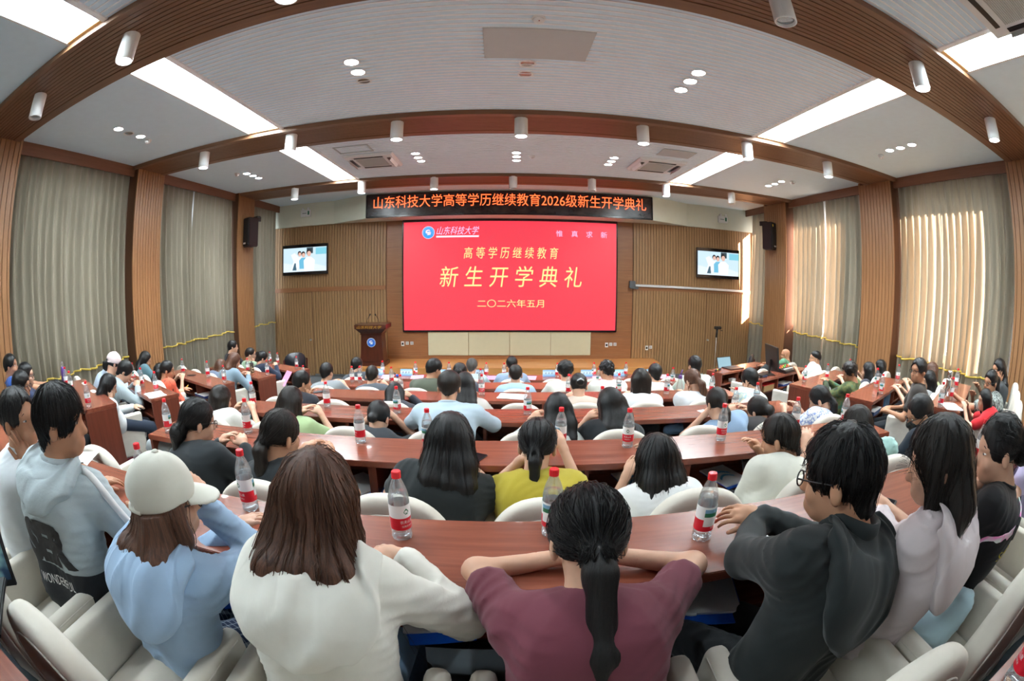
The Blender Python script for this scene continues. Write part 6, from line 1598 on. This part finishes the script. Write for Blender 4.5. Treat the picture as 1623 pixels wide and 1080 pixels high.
# ------------------------------------------------------------------ phones, booklets and papers
M_GLASSBLK = mat_plain('phone_glass', (0.01, 0.01, 0.013, 1), 0.08)
def flat_thing(name, label, cat, loc, rot, grp=None):
    t = thing(name, label, cat, loc, 0, grp)
    t.rotation_euler = rot if isinstance(rot, tuple) else (0, 0, rot)
    return t
def phone(label, loc, rot, case=(0.03, 0.03, 0.035, 1), picture=None):
    t = flat_thing('phone', label, 'phone', loc, rot)
    obj('case', MB().box(-0.037, 0.037, -0.078, 0.078, 0, 0.008), mat_plain('phone_case_%d' % (case[0] * 999), case, 0.4), t, bevel=0.003)
    obj('display', MB().box(-0.034, 0.034, -0.074, 0.074, 0.008, 0.0086), picture or M_GLASSBLK, t)
    return t
dz = lambda px, i, e=0.0: tuple(at_z(px[0], px[1], T[i]) + Vector((0, 0, e)))
phone('black phone on the nearest desk in front of the grey jacket', dz((124, 745), 1, 0.001), 0.9)
phone('dark phone on the second row desk beside the long-haired black top', dz((752, 729), 2, 0.001), -0.5)
phone('black phone on the left wing desk near the third curtain', dz((303, 595.5), 4, 0.001), -1.2)
phone('black phone on the fourth row desk by the chin-on-hand person', dz((506, 622), 4, 0.001), -0.9)
p = at_plane(294, 617, wing(-1, 4, 0.1, -0.10), (math.sin(A25), math.cos(A25)))
phone('phone with a colourful screen held by the orange shirt', tuple(p), (0.7, 0.2, -1.0), picture=mat_print('phone_picture', [(0.4, srgb(90, 120, 70)), (0.52, srgb(230, 200, 60)), (0.62, srgb(220, 90, 60))], 24))
p = at_plane(209, 653, wing(-1, 3, 0.25, -0.12), (math.sin(A25), math.cos(A25)))
phone('pale pink phone held at the lap of the white sweater', tuple(p), (0.9, 0.3, -0.6), case=(0.7, 0.55, 0.6, 1), picture=mat_plain('phone_pale', srgb(214, 190, 204), 0.3))
p = at_plane(1314, 614, wing(1, 4, 0.1, -0.14), (-math.sin(A25), math.cos(A25)))
phone('white phone held by the camouflage jacket', tuple(p), (1.1, 0.0, 0.7), case=(0.75, 0.76, 0.78, 1), picture=mat_plain('phone_white', srgb(226, 230, 236), 0.3))
p = at_y(1182, 742, NEAR[2] - 0.02)
phone('black phone held upright by the cream T-shirt', tuple(p), (1.0, 0.25, 0.3))
def shelf_pt(i, px): 
    z = T[i] - 0.215; p = at_z(px[0], px[1], z); c = rowY(i, p.x, 0); p.y = min(max(p.y, c + 0.13), c + 0.20); return p
p = shelf_pt(1, (449, 944)); phone('black phone lying on the blue booklet in the nearest desk shelf', (p.x + .02, p.y - 0.02, p.z + 0.019), 1.2)
p = shelf_pt(1, (722, 985)); phone('black phone with clear case in the nearest desk shelf', (p.x, p.y - .03, p.z + 0.002), 1.4, case=(0.5, 0.5, 0.5, 1))
M_PAPER = mat_plain('paper_white', (0.80, 0.82, 0.84, 1), 0.6)
M_BLUE = mat_plain('booklet_blue', srgb(20, 92, 200), 0.4)
M_SWOOSH = mat_plain('booklet_swoosh', srgb(78, 178, 226), 0.4)
def booklet(label, loc, rot, style=0):
    t = flat_thing('booklet', label, 'booklet', loc, rot, 'white and blue booklets in the desk shelves')
    obj('cover', MB().box(-0.105, 0.105, -0.148, 0.148, 0, 0.004), M_BLUE, t, bevel=0.001)
    obj('pages', MB().box(-0.104, 0.098, -0.125 if style else -0.10, 0.147, 0.004, 0.012), M_PAPER, t, bevel=0.001)
    if style:
        b = MB(); 
        for off_, w_ in ((0.0, 0.030), (-0.055, 0.022)):
            top_ = [(-0.07 + 0.012 * k, 0.02 + off_ + 0.045 * math.sin(0.30 * k)) for k in range(11)]
            vs = [(x, y + w_ / 2, 0.0124) for x, y in top_] + [(x, y - w_ / 2, 0.0124) for x, y in top_]
            b.add(vs, [(k, 11 + k, 12 + k, k + 1) for k in range(10)])
        obj('printed_swoosh', b, M_SWOOSH, t)
    return t
BK = [(1, (385, 932), 0.5, 0, 'under the blue sleeves'), (1, (1125, 950), -0.25, 0, 'under the black jacket sleeve'), (1, (690, 975), 0.2, 0, 'under the cream sleeve'),
      (2, (577, 772), 0.9, 0, 'left of the double panel, second row'), (2, (790, 762), 0.1, 0, 'beside the yellow blouse'), (2, (1000, 750), 0.2, 1, 'beneath the hand in white lace'), (2, (1150, 757), 0.25, 1, 'below the cream T-shirt arm'),
      (3, (632, 688), 0.0, 1, 'right of the low-bent bun, third row'), (3, (745, 690), 0.3, 0, 'under the light blue shirt elbow'), (3, (925, 690), 0.2, 0, 'between the two long-haired heads')]
for i, px, ro, stl, lab in BK:
    p = shelf_pt(i, px); booklet('white and blue booklet in the desk shelf ' + lab, (p.x, p.y, p.z + 0.001), ro, stl)
def sheets(label, loc, rot, mat=None, n=3, size=(0.105, 0.148), ruled=True, name='paper'):
    t = flat_thing(name, label, 'paper', loc, rot)
    b = MB()
    for k in range(n):
        a = rnd.uniform(-0.12, 0.12); c, s = math.cos(a), math.sin(a)
        vs = [(x * c - y * s, x * s + y * c, 0.0006 + k * 0.001) for x, y in ((-size[0], -size[1]), (size[0], -size[1]), (size[0], size[1]), (-size[0], size[1]))]
        b.add(vs + [(x, y, z + 0.0007) for x, y, z in vs], [(0, 3, 2, 1), (4, 5, 6, 7), (0, 1, 5, 4), (1, 2, 6, 5), (2, 3, 7, 6), (3, 0, 4, 7)])
    obj('sheet', b, mat or M_PAPER, t)
    if ruled:
        b = MB()
        for k in range(9): b.box(-size[0] * .7, size[0] * (.7 - 0.3 * (k % 3 == 2)), size[1] * (.75 - .17 * k) - .002, size[1] * (.75 - .17 * k) + .002, 0.0006 + n * 0.001, 0.0008 + n * 0.001)
        obj('printed_lines', b, mat_plain('print_grey', srgb(120, 126, 150), 0.7), t)
    return t
sheets('white printed papers on the fourth row desk right of the middle', dz((812, 629), 4, 0.001), 1.4, n=4)
sheets('stack of white printed papers on the left wing desk', w_at(-1, 3, (246, 626)), 1.0, n=5)
sheets('white printed papers under a bottle on the right wing desk', w_at(1, 2, (1508, 645)), -0.6, n=4)
sheets('small white note on the third row desk left of the low ponytail', dz((1113, 652), 3, 0.001), 0.3, n=1, size=(0.04, 0.03), ruled=False)
sheets('small white note on the third row desk right of the low ponytail', dz((1158, 657), 3, 0.001), 0.7, n=1, size=(0.05, 0.035), ruled=False)
sheets('curled white sheet on the nearest desk beside the grey jacket', dz((120, 733), 1, 0.001), 0.4, n=2, ruled=False)
M_PINK = mat_plain('pink_paper', srgb(226, 150, 180), 0.6)
for k, q in enumerate([(615, 597), (661, 598.5), (778.5, 599.5), (839.5, 599.5), (948, 598), (1052, 597)]):
    p = at_z(q[0], q[1], T[6]); sheets('pink programme sheet on the front row desk, %s from the left of six' % ORD[k], (p.x, rowY(6, p.x, 0.15), T[6] + 0.001), rnd.uniform(-.1, .1), M_PINK, 1, ruled=False, name='programme_sheet')['group'] = 'pink programme sheets'
p = at_plane(453, 600, wing(-1, 6, 0.1, -0.2), (math.sin(A25), math.cos(A25)))
sheets('pink programme sheet held by the navy sweater in the left wing', tuple(p), (0.9, 0.1, -0.7), M_PINK, 1, ruled=False, name='programme_sheet')
# name cards on the front row
def mat_card():
    m, t, p = base_mat('name_card_print'); v = tex_obj(t, (1, 1, 1)); sx = nn(t, 'ShaderNodeSeparateXYZ'); t.links.new(v, sx.inputs[0])
    mr = nn(t, 'ShaderNodeMapRange'); mr.inputs[1].default_value = 0; mr.inputs[2].default_value = 0.105; t.links.new(sx.outputs[2], mr.inputs[0])
    t.links.new(ramp(t, mr.outputs[0], [(0.05, srgb(96, 160, 216)), (0.35, srgb(168, 208, 236)), (0.6, srgb(214, 232, 244)), (0.95, srgb(122, 178, 224))]), p.inputs['Base Color']); p.inputs['Roughness'].default_value = 0.4
    return m
M_CARD = mat_card(); M_INK = mat_plain('card_ink', srgb(70, 84, 110), 0.6)
CARD = [(600, 593), (645, 594.5), (702, 594.5), (757, 596), (870, 597), (930, 596.5), (982, 596), (1022, 595)]
for k, q in enumerate(CARD):
    p = at_z(q[0], q[1], T[6]); x = p.x
    t = thing('name_card', 'light blue standing name card on the front row desk, %s from the left of eight' % ORD[k], 'name card', (x, rowY(6, x, 0.27), T[6]), rotc, 'front row name cards')
    b = MB().extrude([(-0.03, 0.0), (0.0, 0.105), (0.004, 0.105), (0.034, 0.0)], 'x', -0.10, 0.10); obj('card', b, M_CARD, t)
    for c_x in (-0.05, 0.0, 0.05):
        b = MB()
        for (a0, a1, b0, b1) in ((-.014, .014, .012, .016), (-.002, .002, -.014, .016), (-.012, .012, -.002, .002), (-.014, -.010, -.012, .004)):
            b.box(c_x + a0, c_x + a1, -0.0185 + b0 * .285 - 0.0015, -0.0185 + b0 * .285, 0.052 + b0, 0.052 + b1)
        obj('name_character', b, M_INK, t)
# small things
def crumple(label, loc, r, mat, name, cat, sc=(1, 1, 0.7)):
    bm = bmesh.new(); bmesh.ops.create_icosphere(bm, subdivisions=3, radius=r)
    rr = random.Random(len(label))
    ax = [Vector((rr.gauss(0, 1), rr.gauss(0, 1), rr.gauss(0, 1))).normalized() for _ in range(14)]
    for v in bm.verts:
        n = v.co.normalized(); v.co *= 1 - 0.30 * max(abs(n.dot(a)) ** 6 for a in ax) + 0.18 * math.sin(9 * n.x + 7 * n.y) * math.sin(8 * n.z)
        v.co = Vector((v.co.x * sc[0], v.co.y * sc[1], max(v.co.z * sc[2], -r * sc[2] * 0.8)))
    me = bpy.data.meshes.new(name); bm.to_mesh(me); bm.free(); me.materials.append(mat)
    o = link(name, me, None, (loc[0], loc[1], loc[2] + r * sc[2] * 0.8)); return tag(o, label, cat)
crumple('crumpled white tissue on the nearest desk beside the grey jacket', dz((139, 760), 1), 0.035, M_PAPER, 'tissue', 'tissue')
t = flat_thing('earbud_case', 'small white earbud case on the second row desk near its left end', 'earbud case', dz((288, 684.5), 2), 0.3); obj('case', MB().box(-0.028, 0.028, -0.022, 0.022, 0, 0.022), M_WPLAS, t, bevel=0.008); obj('seam', MB().box(-0.0285, 0.0285, -0.0225, 0.0225, 0.0135, 0.0142), M_STEEL, t)
t = flat_thing('tablet', 'black tablet on the nearest desk right of the black jacket', 'tablet', dz((1384, 806), 1, 0.001), 0.5); obj('case', MB().box(-0.12, 0.12, -0.085, 0.085, 0, 0.009), M_BLACK, t, bevel=0.003); obj('display', MB().box(-0.112, 0.112, -0.077, 0.077, 0.009, 0.0096), M_GLASSBLK, t)
t = flat_thing('pen', 'white pen with black end on the nearest desk by the tablet', 'pen', dz((1372, 795), 1, 0.006), 0.1); obj('barrel', MB().tube([(-0.07, 0, 0), (0.05, 0, 0)], 0.005, 10), M_WPLAS, t, smooth=True); obj('pen_cap', MB().tube([(0.05, 0, 0), (0.075, 0, 0)], 0.0056, 10), M_BLACK, t, smooth=True)
t = flat_thing('key_bunch', 'bunch of keys on the right wing desk near the thermos', 'keys', w_at(1, 2, (1519, 632)), 0.4)
obj('key_ring', MB().tube([(0.014 * math.cos(a), 0.014 * math.sin(a), 0.003) for a in [2 * PI * k / 16 for k in range(16)]], 0.0015, 6, closed=True), M_STEEL, t)
for a in (0.2, 1.1, 2.4): obj('key', MB().obox((0.03 * math.cos(a), 0.03 * math.sin(a), 0.004), (0.022, 0.005, 0.0015), Matrix.Rotation(a, 3, 'Z')), M_STEEL if a != 1.1 else M_BLUE, t)
t = flat_thing('marker_cap', 'small black cap on the third right wing desk', 'cap', w_at(1, 3, (1391, 626)), 0); obj('cap', MB().lathe([(0.012, 0), (0.012, 0.03), (0.009, 0.033)], 12), M_BLACK, t)
def cord(label, pts, r, mat, name='cord'):
    return tag(obj(name, MB().tube(pts, r, 6), mat, smooth=True), label, 'cord')
p = shelf_pt(2, (778, 765)); q = [Vector((p.x + 0.05 * math.sin(k * .8) - 0.01 * k, p.y - 0.10 + 0.012 * k, p.z + 0.006 + 0.02 * abs(math.sin(k * 0.6)))) for k in range(12)]
cord('white cable in the second row desk shelf by the yellow blouse', q, 0.003, M_WPLAS, 'cable')
p = shelf_pt(1, (1072, 948)); q = [Vector((p.x + 0.03 - 0.05 * math.sin(a), p.y - 0.06 + 0.05 * math.cos(a) , p.z + 0.008)) for a in [PI * k / 10 for k in range(11)]]
cord('white tote strap looping from the nearest desk shelf beside the black sleeve', q, 0.006, M_PAPER, 'strap')
p = shelf_pt(1, (775, 975)); q = [Vector((p.x + 0.05 * math.cos(a), p.y - 0.05 + 0.01 * a, p.z + 0.07 + 0.06 * math.sin(a))) for a in [1.2 + 2.6 * k / 12 for k in range(13)]]
cord('black bag strap in the nearest desk shelf beside the maroon shirt', q, 0.006, M_BLACK, 'strap')
# soft bundles: clothes left on seats
def bundle(label, cat, name, prims, mat, seed):
    lo, hi = bounds(prims, 0.03); V, Q = surf(lambda P: union(P, prims, 0.05) + folds(P, 0.008, seed, 1.2), lo, hi, 0.011)
    o = (V.min(0) + V.max(0)) / 2; o[2] = V[:, 2].min()
    return tag(link(name, mesh_np(name, [(V - o, Q, 0)], [mat]), None, tuple(o)), label, cat)
p = at_z(1500, 965, FL[1] + 0.60); p.z = FL[1]
bundle('pale blue jacket bundled on the chair behind the pale pink top', 'jacket', 'jacket', [('c', V3(p.x - .04, p.y - .02, p.z + .53), V3(p.x + .03, p.y - .04, p.z + .62), .07, .06), ('c', V3(p.x - .08, p.y + .04, p.z + .52), V3(p.x + .05, p.y + .02, p.z + .53), .06, .06)], cloth((196, 226, 238)), 3)
p = Vector((-2.42, 0.46, FL[1]))
bundle('pale aqua cloth bundle on the chair at the left edge', 'cloth', 'cloth_bundle', [('c', V3(p.x - .05, p.y - .05, p.z + .54), V3(p.x + .08, p.y, p.z + .60), .09, .08)], cloth((176, 208, 216)), 4)
p = at_y(1398, 712, NEAR[2] - 0.42)
bundle('mint green cloth bag on the chair at the right end of the second row', 'bag', 'cloth_bag', [('c', V3(p.x - .05, p.y, p.z - .06), V3(p.x + .04, p.y, p.z - .02), .08, .09)], cloth((170, 208, 200)), 6)
p = shelf_pt(3, (1070, 690)); bundle('light blue cloth bundle in the third row shelf', 'cloth', 'cloth_bundle', [('c', V3(p.x - .08, p.y, p.z + .05), V3(p.x + .08, p.y, p.z + .06), .045, .05)], cloth((130, 176, 226)), 8)
p = shelf_pt(3, (1010, 684)); bundle('black bag stuffed in the third row desk shelf', 'bag', 'bag', [('c', V3(p.x - .12, p.y, p.z + .07), V3(p.x + .10, p.y, p.z + .07), .065, .06)], cloth((28, 28, 32)), 9)
p = shelf_pt(2, (258, 722)); bundle('grey plush bag in the second row shelf at the left end', 'bag', 'bag', [('c', V3(p.x - .02, p.y - .05, p.z + .08), V3(p.x + .14, p.y - .05, p.z + .08), .075, .07)], cloth((150, 156, 158)), 10)

# ------------------------------------------------------------------ leather chairs and the mixing desk
M_LEATH = mat_plain('black_leather', (0.018, 0.02, 0.026, 1), 0.35)
M_REDW = mat_wood('rosewood', srgb(70, 20, 14), srgb(96, 32, 22), 0.25, 'z', 1, coat=0.3)
def leather_chair(x, y, z, rot, label):
    t = thing('leather_armchair', label, 'chair', (x, y, z), rot, 'black leather armchairs by the stage')
    b = MB().extrude([(-0.24, 0.46), (0.24, 0.46), (0.27, 0.95), (0.22, 1.06), (0.10, 1.10), (-0.10, 1.10), (-0.22, 1.06), (-0.27, 0.95)], 'y', -0.31, -0.22); b.v = [(a, q - 0.14 * (w_ - 0.46), w_) for a, q, w_ in b.v]
    bk = obj('backrest', b, M_LEATH, t, smooth=True, bevel=0.03)
    b = MB().extrude([(-0.285, 0.42), (-0.255, 0.42), (-0.28, 0.96), (-0.31, 0.94)], 'y', -0.34, -0.27); b.extrude([(0.255, 0.42), (0.285, 0.42), (0.31, 0.94), (0.28, 0.96)], 'y', -0.34, -0.27); b.v = [(a, q - 0.14 * max(0, w_ - 0.46), w_) for a, q, w_ in b.v]
    obj('back_frame', b, M_REDW, bk, bevel=0.008)
    obj('seat', MB().box(-0.26, 0.26, -0.24, 0.26, 0.36, 0.48), M_LEATH, t, smooth=True, bevel=0.04)
    for sx in (-1, 1):
        obj('armrest', MB().tube([(sx * 0.30, -0.27, 0.66), (sx * 0.32, -0.05, 0.68), (sx * 0.32, 0.20, 0.67), (sx * 0.31, 0.26, 0.60), (sx * 0.30, 0.24, 0.02)], [0.02, 0.026, 0.028, 0.024, 0.022], 10), M_REDW, t, smooth=True)
        obj('leg', MB().tube([(sx * 0.28, -0.27, 0.42), (sx * 0.28, -0.29, 0.0)], 0.022, 8), M_REDW, t, smooth=True)
    obj('seat_rail', MB().box(-0.28, 0.28, -0.26, 0.25, 0.32, 0.36), M_REDW, t, bevel=0.006)
p = at_y(430, 562, 10.1); leather_chair(p.x, 10.1, 0.0, -0.5, 'black leather armchair by the last left curtain, nearer the curtain')
p = at_y(462, 562, 10.0); leather_chair(p.x, 10.0, 0.0, 0.7, 'black leather armchair by the left door, nearer the door')
p = at_y(1170, 566, 9.6); leather_chair(p.x, 9.6, 0.0, 0.9, 'black leather armchair by the right door, nearer the stage')
p = at_y(1196, 566, 9.2); leather_chair(p.x + 0.12, 9.05, 0.0, 0.9, 'black leather armchair behind the open laptop')
def on_w(side, i, s, e): x, y = wing(side, i, s, e); return (x, y, T[i])
def picture_mat(): return mat_print('laptop_picture', [(0.42, srgb(60, 90, 110)), (0.55, srgb(190, 214, 226)), (0.66, srgb(240, 244, 246))], 14)
def laptop(label, loc, rot, pic, opening=1.9, sc=1.0):
    t = flat_thing('laptop', label, 'laptop', loc, rot); t.scale = (sc, sc, sc)
    obj('keyboard_base', MB().box(-0.17, 0.17, -0.12, 0.12, 0, 0.016), M_BLACK, t, bevel=0.004)
    k = MB()
    for a in range(11):
        for b_ in range(4): k.box(-0.15 + a * .0275, -0.15 + a * .0275 + .023, 0.0 + b_ * .024, b_ * .024 + .020, 0.016, 0.018)
    obj('keys', k, mat_plain('key_grey', (0.06, 0.06, 0.065, 1), 0.5), t)
    R_ = Matrix.Rotation(opening - PI / 2, 3, 'X') 
    lid_ = MB(); lid_.obox(Vector((0, 0.12, 0.012)) + R_ @ Vector((0, 0, -0.0)) + Vector((0, math.cos(PI - opening) * -0.0, 0)) + Matrix.Rotation(PI - opening, 3, 'X').inverted() @ Vector((0, 0, 0.11)), (0.17, 0.005, 0.11), Matrix.Rotation(-(opening - PI / 2), 3, 'X'))
    lo_ = obj('lid', lid_, M_BLACK, t, bevel=0.003)
    sc_ = MB(); sc_.obox(Vector((0, 0.12, 0.012)) + Matrix.Rotation(PI - opening, 3, 'X').inverted() @ Vector((0, 0, 0.11)) + Matrix.Rotation(-(opening - PI / 2), 3, 'X') @ Vector((0, -0.0055, 0.003)), (0.158, 0.0006, 0.096), Matrix.Rotation(-(opening - PI / 2), 3, 'X'))
    obj('display', sc_, pic, lo_)
    return t
laptop('open black laptop on the front right wing desk, showing a bright picture', on_w(1, 6, 0.62, 0.2), A25 - 0.15, mat_emit('laptop_screen', srgb(150, 190, 205), 0.3), 1.9, 1.15)
t = flat_thing('microphone', 'black and yellow microphone lying on the front right wing desk', 'microphone', (*on_w(1, 6, 0.12, 0.2)[:2], T[6] + 0.02), 0.6)
obj('handle', MB().tube([(-0.02, 0, 0), (0.13, 0, 0)], [0.018, 0.015], 12), M_BLACK, t, smooth=True); obj('ring', MB().tube([(-0.05, 0, 0), (-0.02, 0, 0)], 0.020, 12), mat_plain('mic_yellow', srgb(220, 180, 30), 0.4), t, smooth=True); obj('mic_head', MB().tube([(-0.10, 0, 0), (-0.08, 0, 0), (-0.05, 0, 0)], [0.016, 0.024, 0.020], 12), M_DARK, t, smooth=True)
t = flat_thing('microphone', 'microphone with orange ring on the front row desk between name cards', 'microphone', dz((628, 596), 6, 0.02), 2.0)
obj('handle', MB().tube([(-0.02, 0, 0), (0.13, 0, 0)], [0.018, 0.015], 12), M_BLACK, t, smooth=True); obj('ring', MB().tube([(-0.05, 0, 0), (-0.02, 0, 0)], 0.020, 12), mat_plain('mic_orange', srgb(226, 130, 40), 0.4), t, smooth=True); obj('mic_head', MB().tube([(-0.10, 0, 0), (-0.08, 0, 0), (-0.05, 0, 0)], [0.016, 0.024, 0.020], 12), M_BLUE, t, smooth=True)
t = flat_thing('monitor', 'black monitor on the fifth right wing desk, seen from its side', 'monitor', on_w(1, 5, 0.55, 0.18), A25 + 0.95)
obj('panel', MB().obox((0, 0, 0.30), (0.27, 0.018, 0.18), Matrix.Rotation(-0.15, 3, 'X')), M_BLACK, t, bevel=0.006); obj('stand', MB().tube([(0, 0.03, 0.02), (0, 0.02, 0.25)], 0.02, 8), M_BLACK, t); obj('foot', MB().box(-0.12, 0.12, -0.05, 0.11, 0, 0.015), M_BLACK, t, bevel=0.004)
t = flat_thing('audio_mixer', 'black audio mixer with coloured lights on the fifth right wing desk', 'audio mixer', on_w(1, 5, 1.10, 0.19), A25)
b = MB().extrude([(-0.16, 0), (0.16, 0), (0.16, 0.09), (-0.16, 0.04)], 'x', -0.25, 0.25); obj('console', b, M_BLACK, t, bevel=0.006)
for k in range(10):
    c = [srgb(255, 60, 40), srgb(60, 230, 80), srgb(250, 180, 40)][k % 3]; obj('button', MB().box(-0.2 + k * .042, -0.185 + k * .042, 0.0 + (k % 2) * .05, 0.015 + (k % 2) * .05, 0.062 + (k % 2) * .008, 0.077 + (k % 2) * .008), mat_emit('button_%d' % (k % 3), c, 0.8), t)
for k in range(8): obj('fader', MB().box(-0.19 + k * .05, -0.175 + k * .05, -0.10, -0.07, 0.048, 0.066), M_WPLAS, t)
t = flat_thing('wireless_router', 'black wireless receiver with antenna and white cables on the right wing desk', 'receiver', on_w(1, 5, 0.22, 0.16), A25)
obj('case', MB().box(-0.10, 0.10, -0.07, 0.07, 0, 0.045), M_BLACK, t, bevel=0.006); obj('antenna', MB().tube([(-0.09, 0.05, 0.04), (-0.09, 0.06, 0.2)], 0.006, 8), M_BLACK, t); obj('front_plate', MB().box(-0.06, 0.06, -0.074, -0.068, 0.01, 0.035), mat_plain('receiver_blue', srgb(50, 70, 110), 0.4), t)
obj('cable', MB().tube([(-0.08, 0.0, 0.02), (-0.14, -0.04, 0.012), (-0.17, 0.02, 0.01), (-0.13, 0.06, 0.02), (-0.18, 0.0, 0.03), (-0.15, -0.05, 0.02)], 0.004, 6), M_WPLAS, t, smooth=True)
# boxes and folders in the right wing shelves
for (sd, i, s, e, col, sz, lab) in ((1, 5, 0.30, 0.12, (160, 128, 84), (0.17, 0.09, 0.06), 'tan document box with a red lid in the fifth right wing shelf'), (1, 5, 1.0, 0.12, (60, 90, 170), (0.20, 0.09, 0.02), 'flat blue folder in the fifth right wing shelf'),
                                    (1, 3, 0.40, 0.12, (50, 80, 130), (0.16, 0.09, 0.03), 'blue booklet in the third right wing shelf near the aisle'), (1, 3, 0.9, 0.12, (90, 130, 170), (0.12, 0.08, 0.10), 'light blue pouch in the third right wing shelf, middle'), (-1, 4, 0.5, 0.12, (40, 60, 130), (0.16, 0.10, 0.02), 'dark blue folder in the fourth left wing shelf'), (1, 6, 0.5, 0.1, (210, 210, 206), (0.08, 0.04, 0.025), 'small white box in the front right wing shelf')):
    x, y = wing(sd, i, s, e); t = thing('document_box' if sz[2] > .05 else 'folder', lab, 'box' if sz[2] > .05 else 'folder', (x, y, T[i] - 0.214), sd * A25)
    obj('body', MB().box(-sz[0], sz[0], -sz[1], sz[1], 0, sz[2] * 2 * 0.8), cloth(col), t, bevel=0.003); obj('lid', MB().box(-sz[0] - .002, sz[0] + .002, -sz[1] - .002, sz[1] + .002, sz[2] * 1.6, sz[2] * 1.6 + 0.008), mat_plain('folder_red', srgb(190, 40, 44), 0.5) if 'red' in lab else M_PAPER, t, bevel=0.001)
# laptop and charger by the camera
laptop('open laptop at the near left corner on the desk by the camera', (-1.21, 0.10, T[0]), 0.85, mat_print('laptop_wall', [(0.38, srgb(14, 20, 40)), (0.5, srgb(40, 70, 100)), (0.6, srgb(150, 200, 205)), (0.75, srgb(214, 232, 226))], 5, (1, 1, 2)), 1.95, 1.0)
t = thing('charger_cable', 'black charger cable hanging by the near left laptop', 'cable', (-0.66, 0.12, T[0]))
obj('cord', MB().tube([(-0.12, -0.02, 0.012), (-0.05, 0.02, 0.03), (0.02, -0.02, 0.05), (0.08, 0.03, 0.012), (0.16, 0.0, 0.006)], 0.004, 6), M_BLACK, t, smooth=True); obj('plug', MB().tube([(-0.05, 0.02, 0.03), (-0.01, 0.0, 0.045)], [0.011, 0.008], 8), M_BLACK, t)
